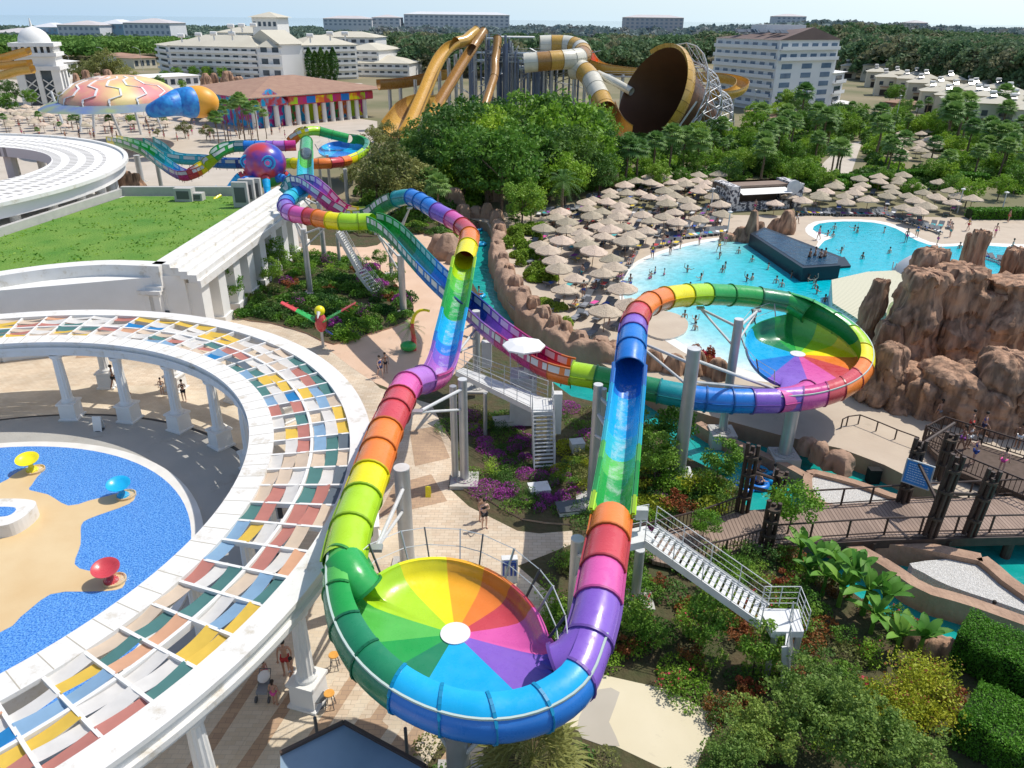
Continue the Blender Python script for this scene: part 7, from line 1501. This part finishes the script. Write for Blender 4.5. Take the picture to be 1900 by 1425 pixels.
for i in range(46): x, y = r_.uniform(425,560), r_.uniform(205,262); person(['stand','lady','walk','ladywalk'][i % 4], at(x, y), 'visitor walking on the distant entrance plaza', None, 1.0, None, r_.choice(['red','blue','black','pink','white']), 'visitors on the distant entrance plaza', r_.choice(['white','yellow','blue','red','black']))
for i in range(60): x, y = r_.uniform(0,400), r_.uniform(225,262); person(['stand','lady'][i % 2], at(x, y), 'visitor in the crowd below the turtle canopy', None, 1.0, None, r_.choice(['red','blue','black','pink','white']), 'crowd below the turtle canopy', r_.choice(['white','yellow','blue','red','black']))
# infinity pool box
zb = 1.5; g = thing('raised_pool', at(1480,480), 'long dark glass sided raised pool slanting into the wave pool', 'pool'); bp = pts((1392,433),(1418,421),(1562,476),(1560,492),(1490,497), z=zb)
MB().prism(bp, -.1, zb-.02).build('tank', [mat('dark_tank_wall', (.006,.016,.03), .45)], g); q = pts((1400,434),(1419,425),(1556,478),(1554,489),(1492,493), z=zb+.01); MB().prism(q, zb-.05, zb+.01).build('water', [mat('dark_pool_water', (.004,.03,.07), .12, (.012,.07,.13), 1, .5, bump=.4, bscale=3, coords='World')], g)
MB().prism(pts((1478,505),(1490,497),(1566,480),(1578,497)), -.05, .25).build('base', [MATS['dark_tank_wall']], g)
for i, (x, y) in enumerate(((1502,477),(1512,474),(1522,478),(1530,476))): person(['stand','lady'][i % 2], at(x, y, zb)-Vector((0,0,.8)), 'bather at the end of the raised dark pool', None, 1.0, None, 'black', 'bathers in the raised dark pool')
# pool bar
a, b = at(1352,393), at(1478,386); g = thing('pool_bar', a, 'pool bar with patterned white counter, canvas awning and round sign', 'bar'); PT = mat('patterned_panel', (.70,.68,.66), .7, (.08,.08,.10), 2.6, .06, coords='World', detail=2); DB = mat('brown_bar_roof', (.22,.15,.11), .8, (.30,.22,.17), .6, .7, coords='World'); u = (b-a).normalized(); n_ = Vector((-u.y,u.x,0)); hb = top(1352,393,350)
boxb(g, a+n_*4.2, b+n_*4.2, 1.2, 0, hb, DB, 'back_wall'); 
for t, w_ in ((0,1.4),(.93,1.4)): c = a.lerp(b, t); q = [c, c+u*w_, c+u*w_+n_*5, c+n_*5]; MB().prism([(v.x,v.y) for v in q], 0, hb+.25).build('patterned_wall', [PT], g)
q = [a+u*1.4, b-u*1.2, b-u*1.2+n_*.7, a+u*1.4+n_*.7]; MB().prism([(v.x,v.y) for v in q], 0, 1.15).build('counter', [PT], g); q = [a+n_*1.6, b+n_*1.6, b+n_*5.4, a+n_*5.4]; MB().prism([(v.x,v.y) for v in q], hb-.3, hb, bottom=True).build('roof', [DB], g)
mb = MB(); p0, p1 = a+u*1.6-n_*.5, b-u*1.4-n_*.5; mb.add([(p0.x,p0.y,2.35),(p1.x,p1.y,2.35),(p1.x+n_.x*2,p1.y+n_.y*2,hb-.4),(p0.x+n_.x*2,p0.y+n_.y*2,hb-.4)], [(0,1,2,3)]); mb.build('awning', [mat('white_canopy2', (.80,.78,.74), .7)], g)
c = b-u*1.0-n_*.1; mb = MB(); mb.cyl(c+Vector((0,0,hb-.2)), c+n_*.3+Vector((0,0,hb-.2)), 1.0, n=24); mb.build('round_sign', [mat('round_sign_face', (.55,.57,.58), .6, (.66,.66,.64), 2, .4)], g)
for k in range(26): c = a.lerp(b, rnd.uniform(.15,.85))+n_*4.1; mb = MB(); mb.cyl(c+Vector((0,0,1.4)), c+Vector((0,0,1.75)), .06, n=6); tag(mb.build('bottle', [rnd.choice([pm('green'), pm('gold'), WHITE, pm('orange')])]), 'bottle standing on the back shelf of the pool bar', 'bottle', 'bottles in the pool bar')
# deck building with striped roof and dome
g = thing('deck_pavilion', at(1620,560), 'low pavilion with pale slatted roof between the wave pool and the rocks', 'pavilion'); z_ = 1.7; q = pts((1543,519),(1610,504),(1700,500),(1760,505),(1680,560),(1608,602),(1545,562), z=z_)
SLAT = mat('slatted_roof', (.62,.60,.46), .8); nt = SLAT.node_tree; wv = nt.nodes.new('ShaderNodeTexWave'); wv.inputs['Scale'].default_value = 1.25; wv.inputs['Distortion'].default_value = 0; wv.bands_direction = 'DIAGONAL'; gg = nt.nodes.new('ShaderNodeNewGeometry'); nt.links.new(gg.outputs['Position'], wv.inputs['Vector']); rp = nt.nodes.new('ShaderNodeValToRGB'); rp.color_ramp.elements[0].color = (.22,.24,.13,1); rp.color_ramp.elements[0].position = .05; rp.color_ramp.elements[1].color = (.66,.63,.48,1); rp.color_ramp.elements[1].position = .2; nt.links.new(wv.outputs['Fac'], rp.inputs['Fac']); nt.links.new(rp.outputs['Color'], nt.nodes['Principled BSDF'].inputs['Base Color'])
MB().prism(q, 0, z_-.25).build('wall', [WHITE], g); MB().prism(q, z_-.246, z_).build('roof', [SLAT, WHITE], g); p = at(1712,535,0); mb = MB(); mb.lathe([(3.4*cos(radians(t)), 3.6*sin(radians(t))) for t in range(0, 91, 9)], (p.x,p.y,0), 28); mb.build('dome', [mat('grey_white_dome', (.55,.56,.57), .6)], g, True)
for k in range(7): p = at(1655+k*6, 500, z_); MB().cyl(p, p+Vector((0,0,.8-.15*(k % 3))), .05, n=5).build('upright', [WSTEEL], g)
# inflatable rafts on the river
def raft(px, py, double, rz, lab, occ=1, c_='cyan', z=WATZ, sc=1.0):
    p = at(px, py, z); g = thing('inflatable_ring', p, lab, 'inflatable', None, rz); g.scale = (sc,sc,sc)
    for k, dy in enumerate((-.52,.52) if double else (0,)):
        mb = MB(); n, m_ = 26, 10; R_, r_ = .50, .19; mb.add([((R_+r_*cos(2*pi*j/m_))*cos(2*pi*i/n), dy+(R_+r_*cos(2*pi*j/m_))*sin(2*pi*i/n), .16+r_*sin(2*pi*j/m_)) for i in range(n) for j in range(m_)], [(i*m_+j, ((i+1) % n)*m_+j, ((i+1) % n)*m_+(j+1) % m_, i*m_+(j+1) % m_) for i in range(n) for j in range(m_)]); mb.V = [(x+p.x, y+p.y, z_+p.z) for x, y, z_ in mb.V]; mb.build('tube', [pm(c_)], g, True)
    for k in range(occ):
        o = Vector((0, (-.5 if k == 0 else .5) if double else 0, 0)); o = Matrix.Rotation(rz, 3, 'Z') @ o; person('sit', p+o+Vector((0,0,-.62)), 'rider sitting in the '+lab, rz+.3, 1.0, None, rnd.choice(['black','red','navy']), 'riders of the '+lab if occ > 1 else None)
raft(1640,1075,False,.4,'dark blue inflatable ring beyond the banana plants',1,'dblue'); raft(1828,1160,True,2.4,'bright blue double inflatable ring near the clipped hedge',2,'cyan',sc=1.1); raft(1420,885,True,.8,'blue double inflatable ring under the crossed logs',2,'cyan'); raft(1392,905,True,1.9,'blue double inflatable ring against the dark log bundle',1,'blue'); raft(1340,872,False,0,'dark red inflatable ring beside the shrubs',0,'dgreen')
raft(886,420,True,1.4,'light blue raft farthest up the river',0); raft(879,427,True,1.4,'light blue raft under the red tube',1); raft(893,455,False,0,'light blue ring by the rock wall',0); raft(880,550,True,1.3,'light blue raft crossing under the chute rim',1); raft(1205,690,True,.9,'pair of blue rings behind the long blue chute',2); raft(1150,672,True,1.3,'blue rings between the green tubes',2)
# ------------------------------------------------------------------ trees set out by the photograph
T_ = [('t4',700,385,285),('t4',740,395,262),('t4',672,372,300),('t4',770,405,300),('p2',800,408,318),('p1',815,425,330),('t3',830,350,190),('t3',800,330,205),('t3',870,335,175),('t1',885,330,185),('t1',915,345,205),('t2',862,370,230),('t1',850,330,245),('t3',905,385,250),('t2',940,330,212),('t1',960,300,190),('t2',990,320,165),('t3',1030,330,170),('t1',1050,345,180),('t1',1015,290,175),('t2',1075,330,200),('t1',1100,350,245),('t3',1060,365,230),('t2',900,372,290),
 ('t3',1120,345,240),('t2',960,380,225),('t1',840,372,300),('t3',780,350,240),('t2',930,400,240),('t1',1085,300,190),('t3',1000,370,235),('p1',965,372,272),('p1',1020,375,270),('p1',1045,372,280),('p1',985,385,300),('p2',1160,345,258),('p2',1180,340,262),('p1',1210,335,250),('p1',1240,330,236),('p1',1265,325,240),('p2',1290,330,245),('t2',968,425,335),('t1',985,415,345),('t5',955,425,395),('p4',1042,405,322),('t1',1070,370,320),('t2',1105,355,320),('t5',1150,355,325),
 ('t2',1465,215,163),('t3',1478,218,170),('t2',1450,212,172),('t2',1660,192,155),('t3',1650,190,160),('t1',1540,250,195),('t1',1570,250,205),('t3',1550,232,188),('t1',1330,310,275),('t1',1380,320,272),('t1',1300,315,280),('t2',1410,325,270),('t3',1350,345,290),('t2',1220,355,300),('t2',1260,350,310),('t2',1480,345,290),('t1',1500,350,300),('t2',1530,360,310),('t1',1450,330,300),('t2',1430,300,240),('t1',1690,372,330),('t2',1760,370,320),('t1',1790,385,325),('t1',1850,372,320),('t2',1880,360,300),('t2',1640,350,310),
 ('t5',300,165,140),('t4',165,158,112),('t4',190,160,98),('t4',205,158,92),('t4',225,158,112),('t4',150,160,118),('t4',240,165,122),('t2',330,150,124),('t2',360,150,122),('t2',385,150,122),('t2',415,152,124),('t2',310,155,130),('t2',340,168,148),('t1',400,236,210),('t3',30,190,150),('t2',60,200,165),('t3',10,180,140),('t4',128,205,168),('t2',180,200,175),('t2',20,215,170),('t4',690,300,235),('t4',720,285,225),('t4',760,280,235),('t4',650,330,280)]
labs = dict(t1='bright green broadleaf tree in the planting before the golden slides', t2='green broadleaf tree in the planting across the middle distance', t3='dark green dense tree in the planting across the middle distance', t4='olive green loose leaved tree', t5='small round tree standing in the middle distance', p1='fan palm with tall trunk among the middle distance trees', p2='shorter fan palm among the middle distance trees', p4='feather palm on the terrace edge')
for k, x, y, t in T_: put(k, x, y, 1, labs[k], {'t':'trees','p':'palms'}[k[0]]+' of the middle distance: '+k, h=t)
r_ = random.Random(12)
for i in range(120):
    x = r_.uniform(1400,1930); y = r_.uniform(236,345)
    if 1560 < x < 1610 and y < 335: continue
    if 1650 < x < 1745 and 262 < y < 312: continue
    k = r_.choice(['p1','p1','p2','p2','t1','t2']); put(k, x, y, 1, {'p':'fan palm in the dense palm belt on the right','t':'bushy tree in the dense palm belt on the right'}[k[0]], {'p':'palms of the palm belt on the right','t':'bushy trees of the palm belt on the right'}[k[0]], h=y-r_.uniform(52,84) if k[0] == 'p' else y-r_.uniform(30,56))
for i in range(46):
    x = r_.uniform(1560,1940); y = r_.uniform(214,258); k = r_.choice(['p1','t1','t2','t3','p2']); put(k, x, y, 1, {'p':'palm in front of the villas','t':'bushy tree in front of the villas'}[k[0]], {'p':'palms in front of the villas','t':'bushy trees in front of the villas'}[k[0]], h=y-r_.uniform(26,44))
for i in range(12): x = r_.uniform(1430,1560); y = r_.uniform(222,262); put('t1' if i % 2 else 't3', x, y, 1, 'bushy tree between the six storey hotel and the pool bar', 'bushy trees between the hotel and the pool bar', h=y-r_.uniform(26,50))
for i in range(30): x = r_.uniform(1120,1420); y = r_.uniform(262,335); k = r_.choice(['p1','p2','t1','t2','t3']); put(k, x, y, 1, {'p':'fan palm below the funnel slide','t':'bushy tree below the funnel slide'}[k[0]], {'p':'palms below the funnel slide','t':'bushy trees below the funnel slide'}[k[0]], h=y-r_.uniform(35,60))
for i in range(34): x = r_.uniform(790,1120); y = r_.uniform(290,385); k = r_.choice(['t1','t2','t3','p1','t1','p2']); put(k, x, y, 1, {'t':'bushy tree in the dense grove behind the river','p':'palm in the dense grove behind the river'}[k[0]], {'t':'bushy trees','p':'palms'}[k[0]]+' of the dense grove behind the river', h=y-r_.uniform(52,118))
for i, (x, y, t) in enumerate(((410,290,210),(425,262,188),(445,258,182),(455,262,176),(462,250,186),(480,262,190),(420,270,200),(436,245,190),(495,258,205),(468,268,196),(150,262,212),(210,262,215),(15,255,212),(412,240,196),(447,250,180))): put('p3', x, y, 1, 'slender palm on the distant entrance plaza', 'slender palms on the distant entrance plaza', h=t)
for i in range(26): x = r_.uniform(60,430); y = r_.uniform(196,262); k = r_.choice(['t1','t4','p2','p1','t2']); put(k, x, y, 1, {'t':'small tree on the crowded left plaza','p':'palm on the crowded left plaza'}[k[0]], {'t':'small trees','p':'palms'}[k[0]]+' of the crowded left plaza', h=y-r_.uniform(14,34))
for i in range(5):
    p = at(578+i*11, 152); h = top(578+i*11, 152, 88+6*(i % 2)); g = thing('cypress_tree', p, 'dark pointed cypress tree in front of the left hotel', 'tree', 'cypress trees in front of the left hotel'); MB().cyl(p, p+Vector((0,0,2)), .3, n=6).build('trunk', [BARK], g)
    rg = np.random.default_rng(i); n = 1500; z = rg.random(n)**.8; rr_ = 2.1*(np.sin(np.clip(z,0,1)*pi*.93+.18)**.8); a = rg.random(n)*6.28; C = np.stack([rr_*np.cos(a)*rg.random(n)**.3, rr_*np.sin(a)*rg.random(n)**.3, .6+z*(h-.6)], 1); V, F = leaves(C, .7, rg); bulk('crown', V, F, [LM['dark']], parent=g)
# hedges
def hedge(pp, h, wd, lab, key='hedge', leaf=.10, dens=420):
    P = spline([at(*q) for q in pp], .5); g = thing('hedge', P[0], lab, 'hedge'); mb = MB(); L_, R_ = offs(P, -wd/2+.12), offs(P, wd/2-.12); mb.prism([(v.x,v.y) for v in L_+R_[::-1]], 0, h-.12); mb.build('inner_twigs', [mat('hedge_core', (.02,.045,.008), .9)], g)
    rg = np.random.default_rng(int(pp[0][0])); C = []
    for a, b in zip(P[:-1], P[1:]):
        n = int(dens*.5*(wd+2*h)); t = rg.random(n); s = rg.random(n)*(wd+2*h); d = (b-a).normalized(); nn = np.array([d.y,-d.x]); o = np.clip(s-h, 0, wd)-wd/2; z = np.where(s < h, s, np.where(s > h+wd, wd+2*h-s, h)); q = np.array([a.x,a.y])[None]+t[:,None]*np.array([b.x-a.x,b.y-a.y])[None]+(o[:,None]+rg.normal(size=(n,1))*.07+.10*np.sin(s[:,None]*3+a.x*5))*nn[None]; C.append(np.stack([q[:,0], q[:,1], z+rg.normal(size=n)*.06], 1))
    C = np.concatenate(C)-np.array(P[0]); V, F = leaves(C, leaf, rg, .5); bulk('leaf_shell', V, F, [LM[key]], parent=g)
hedge([(1768,1210),(1830,1240),(1900,1275),(2000,1325)], 1.7, 1.9, 'thick clipped hedge along the river at the lower right', leaf=.09, dens=900)
hedge([(1780,1345),(1850,1385),(1950,1440)], 1.5, 2.4, 'second clipped hedge below the first in the lower right corner', leaf=.09, dens=900)
hedge([(1490,342),(1600,346),(1700,336),(1830,345)], 1.8, 1.6, 'yellow green hedge behind the right parasols', leaf=.3, dens=120); hedge([(1260,340),(1150,352)], 1.5, 1.2, 'dark hedge at the back of the parasol terrace', 'tree', .25, 140); hedge([(1795,405),(1900,405)], 1.3, 1.6, 'low hedge at the right edge of the terrace', leaf=.25, dens=140); hedge([(1400,300),(1480,300)], 2.2, 2.2, 'rounded hedge below the six storey hotel', leaf=.3, dens=120)
# gardens
holes = [pts((975,740),(1040,740),(1040,870),(975,870)), pts((1170,985),(1215,1040),(1262,1052),(1432,1012),(2050,992),(2050,910),(1380,945),(1180,980))]
front = pts((1070,1010),(1180,990),(1210,1045),(1262,1056),(1432,1016),(1500,1042),(1600,1118),(1700,1175),(1780,1210),(1770,1330),(1690,1425),(1450,1425),(1330,1340),(1240,1278),(1130,1250),(1015,1205),(1030,1110))
bed = pts((820,775),(880,748),(1000,742),(1080,752),(1180,802),(1258,890),(1250,958),(1180,985),(1060,972),(970,962),(905,922),(850,898),(855,840))
cover('garden_plants', pts((1180,985),(1225,975),(1330,950),(1378,935),(1368,905),(1322,878),(1255,845),(1190,805),(1175,860)), 200, .8, .16, ['dark','tree','bright','yel','red'], [3,4,3,1,.6], 'mixed green planting between the long green chute and the river', seed=2)
cover('garden_plants', bed, 170, .45, .11, ['dark','tree','magenta','yel','olive'], [3,3,1.6,.5,1], 'flower bed of green and purple plants around the white stairs', holes=[holes[0]], seed=3)
cover('purple_flowers', pts((885,790),(950,800),(985,815),(975,860),(900,850)), 420, .5, .09, ['magenta','dark'], [2.2,1], 'patch of purple flowers left of the white stairs', seed=4, patch=1.2)
cover('purple_flowers', pts((885,880),(960,870),(1060,885),(1075,950),(980,960),(920,925)), 420, .5, .09, ['magenta','dark'], [1.6,1.2], 'larger patch of purple flowers below the white stairs', seed=5, patch=1.2)
cover('yellow_shrubs', pts((1030,820),(1095,830),(1095,930),(1060,940),(1025,880)), 420, .9, .11, ['yel','olive'], [3,1], 'yellow shrubs right of the white stairs', seed=6, patch=1.4)
cover('yellow_shrubs', pts((1165,910),(1240,925),(1210,965),(1160,960)), 420, .6, .11, ['yel','olive'], [3,1], 'yellow shrubs right of the green chute', seed=16, patch=1.4)
cover('garden_plants', gx, 150, 1.0, .22, ['tree','dark','bright','magenta','olive'], [4,3,2,.5,1], 'lush garden planting below the slide coil', seed=7, z0=.15)
cover('garden_plants', g2, 110, .7, .24, ['tree','dark','olive','red'], [3,3,2,.5], 'planting beside the sandy path at the river head', seed=8, z0=.15)
cover('tall_grass', pts((925,430),(965,425),(1010,430),(990,470),(1040,520),(1010,535),(960,500),(935,470)), 330, 1.6, .3, ['grass','bright'], [3,1], 'tall bright grass between the rock wall and the parasols', seed=9)
cover('tall_grass', pts((1000,560),(1040,570),(1075,610),(1080,640),(1060,630),(1010,590)), 260, .8, .22, ['grass','bright'], [3,1], 'bright grass on the lower rock wall', seed=10)
cover('garden_plants', front, 230, .6, .13, ['dark','tree','red','olive','pinkf','bright'], [3.5,5,.6,2.4,.5,2.4], 'mixed flower garden between the near bowl and the river', seed=11)
cover('garden_plants', pts((1080,1360),(1100,1350),(1200,1390),(1290,1440),(1330,1340),(1440,1340),(1560,1425),(1560,1480),(1000,1480)), 200, .7, .12, ['dark','olive','tree'], [3,3,3], 'dense shrubs along the bottom edge', seed=12)
cover('garden_plants', pts((760,1380),(830,1350),(830,1440),(900,1440),(900,1500),(740,1500)), 180, .5, .12, ['dark','olive','red'], [3,2,1], 'dry shrubs around the foot of the front pillar', seed=13)
cover('roof_weeds', pts((0,508),(300,494),(460,396),(430,370),(240,370),(0,440),(-80,480), z=5.9), 3, .12, .26, ['bright','hedge'], [2,1], 'loose weed tufts growing on the grass roof', seed=14, z0=5.9, patch=2.0)
cover('understory', pts((790,420),(820,405),(905,372),(935,365),(1120,352),(1180,345),(1420,330),(1500,355),(1900,360),(1960,240),(1700,222),(1580,215),(1500,225),(1400,245),(1130,262),(800,262),(700,300),(660,375)), 30, 1.9, .6, ['dark','tree','bright','hedge'], [5,4,2,1], 'undergrowth beneath the middle distance trees', seed=15, z0=0, patch=4.0, holes=[pts((1560,262),(1610,262),(1590,330),(1500,345)), pts((1650,255),(1745,255),(1745,315),(1640,315)), pts((1155,205),(1280,205),(1290,252),(1150,258))])
for i, (k, x, y, s_, lab) in enumerate([('t6',1458,1000,1.25,'feathery light green tree leaning over the bridge rail'),('t6',1303,1010,.75,'small round light green tree by the bridge balustrade'),('t5',1295,1215,.95,'round headed young tree beside the white stairs'),('t5',1398,1250,.9,'thin trunked young tree left of the stairs foot'),('t5',1175,1190,.8,'slim young tree right of the pink tube'),('t5',1208,1215,.6,'little shrub tree shading the cream path'),('t5',706,505,.8,'lollipop tree beside the grey stairs'),('t5',732,545,1.0,'small tree beside the thick pillar'),('t5',520,510,1.3,'leafy tree at the foot of the white wall'),('t5',430,575,1.3,'sparse tree above the pergola edge'),('t5',505,540,1.1,'pale small tree on the terracotta path edge'),('t5',455,545,.8,'slight young tree nearest the white wall'),('t5',1330,905,1.05,'bushy tree beside the white plinth'),('t5',1180,850,1.1,'dark bushy tree right of the green chute'),('t5',1250,850,1.2,'tree with reddish foliage behind the plinth'),('t5',1215,900,1.1,'bushy tree left of the white plinth')]): put(k, x, y, s_, lab)
LM['grn2'] = leafmat('leaves_fore', (.10,.20,.03), (.27,.38,.08), .9)
PR['f1'] = tree_proto('leafy_tree', 'x', 'tree', 'grn2', 1.75, 3.6, 84, 95, .34, .12, 31, .75, .08, .45); PR['f2'] = shrub_proto('yellow_shrub', 'x', 'shrub', 'yel', 1.6, 32, 40, 110, .12, .9, 'red', 260)
for x, y, s_, lab in ((1475,1385,1.0,'large leafy tree filling the bottom right foreground'),(1570,1440,1.05,'leafy tree at the bottom beside the large one'),(1395,1420,.8,'darker leafy tree at the bottom edge by the cream path'),(1650,1465,.9,'bright feathery tree at the bottom edge left of the hedge'),(1530,1320,.62,'smaller leafy tree below the white stairs'),(1345,1480,.8,'leafy tree cut off by the bottom edge')): place(PR['f1'], USED, at(x, y), rnd.uniform(0,6), s_, lab)
for x, y, s_, lab in ((1690,1330,1.0,'large yellow green shrub with red tips'),(1640,1350,.8,'yellow green shrub left of the large one'),(1720,1290,.7,'smaller yellow green shrub nearest the hedge')): place(PR['f2'], USED, at(x, y), rnd.uniform(0,6), s_, lab)
# big fan palm at the bottom and banana plants
PR['pf'] = palm_proto('spiky fan palm in the bottom centre foreground', 1.5, 60, 2.3, 41, True, 'olive', .2, .018); PR['pf'].location = at(985,1470); USED.add(PR['pf'].name); put('p4', 765,648,.55,'small dark palm beside the curled tentacle figure')
def banana(px, py, s_, lab):
    p = at(px, py); g = thing('banana_plant', p, lab, 'plant'); r_ = random.Random(int(px)); MB().cyl(p, p+Vector((0,0,1.1*s_)), .10*s_, .07*s_, 8).build('stem', [LM['banana']], g, True); V = []; F = []
    for k in range(9):
        a = k*2.4+r_.random(); e = radians(r_.uniform(35,82)); d = Vector((cos(a)*cos(e), sin(a)*cos(e), sin(e))); s = d.cross(Vector((0,0,1))).normalized(); L_ = r_.uniform(1.0,1.7)*s_; o = Vector((0,0,1.0*s_)); rows = []
        for j in range(7): t = j/6; c = o+d*L_*t-Vector((0,0,L_*.42*t*t)); w_ = .17*s_*sin(pi*min(1,.08+t*.92))**.6; rows.append((c+s*w_+Vector((0,0,.06)), c, c-s*w_+Vector((0,0,.06))))
        b0 = len(V); [V.extend(rw) for rw in rows]; F += [(b0+j*3+q, b0+j*3+q+1, b0+j*3+q+4, b0+j*3+q+3) for j in range(6) for q in (0,1)]
    bulk('leaf_crown', np.array([tuple(v) for v in V]), np.array(F), [LM['banana']], parent=g, smooth=True)
for i, (x, y, s_) in enumerate(((1480,1050,.9),(1510,1075,1.0),(1545,1085,1.1),(1575,1110,1.2),(1600,1140,1.2),(1555,1125,1.0),(1630,1150,1.1),(1525,1105,.9),(1615,1175,.9),(1660,1215,.9),(1700,1225,1.0),(1495,1085,.8))): banana(x, y, s_*1.15, ['banana plant nearest the bridge','banana plant under the bridge railing','banana plant leaning over the turquoise water','banana plant in the middle of the row along the river','broad leaved banana plant opposite the dark ring rider','low banana plant in the shade of the row','banana plant at the river bend','banana plant behind the red flowers','banana plant beside the flat rocks','banana plant left of the clipped hedge','banana plant touching the clipped hedge','shortest banana plant beside the stair rail'][i])
# shrubs one can tell apart in the gardens
r_ = random.Random(21)
def scatter(poly, n, keys, smin, smax, lab, grp, hl=()):
    xs = [p[0] for p in poly]; ys = [p[1] for p in poly]; k = 0; t = 0
    while k < n and t < n*40:
        t += 1; x, y = r_.uniform(min(xs), max(xs)), r_.uniform(min(ys), max(ys))
        if inpoly(x, y, poly) and not any(inpoly(x, y, q) for q in hl): kk = r_.choice(keys); place(PR[kk], USED, (x, y, .08), r_.uniform(0,6), r_.uniform(smin, smax), lab[kk] if isinstance(lab, dict) else lab, grp+' '+kk); k += 1
NL = dict(s1='green shrub in the {}', s2='light green shrub in the {}', s3='dark green shrub in the {}', sy='yellow shrub in the {}', sf='purple flowering shrub in the {}', sr='red flowering shrub in the {}', sd='reddish leaved shrub in the {}')
def NLf(w_): return {k: v.format(w_) for k, v in NL.items()}
scatter(front, 90, ['s1','s1','s3','sr','sd','s2'], .5, 1.0, NLf('garden around the right white stairs'), 'garden shrubs around the right white stairs')
scatter(bed, 26, ['s1','s3','sf','s2'], .4, .8, NLf('flower bed around the middle stairs'), 'flower bed shrubs', [holes[0]])
scatter(gx, 46, ['s1','s2','s3','sf','sd'], .7, 1.3, NLf('upper garden below the slide coil'), 'upper garden shrubs')
scatter(pts((1190,850),(1365,905),(1372,930),(1230,968),(1180,940)), 22, ['s1','s2','s3','sd','sy'], .7, 1.2, NLf('planting between the chute and the river'), 'riverside shrubs')
cover('red_plants', pts((1283,660),(1325,660),(1328,690),(1285,690)), 400, 1.2, .2, ['red','pinkf'], [2,1], 'dark red leaved plants on the terrace edge under the slide brace', seed=17, patch=1)
for k, o in list(PR.items())+list(PP.items()):
    if o.name not in USED: 
        for c in list(o.children): bpy.data.objects.remove(c)
        bpy.data.objects.remove(o)
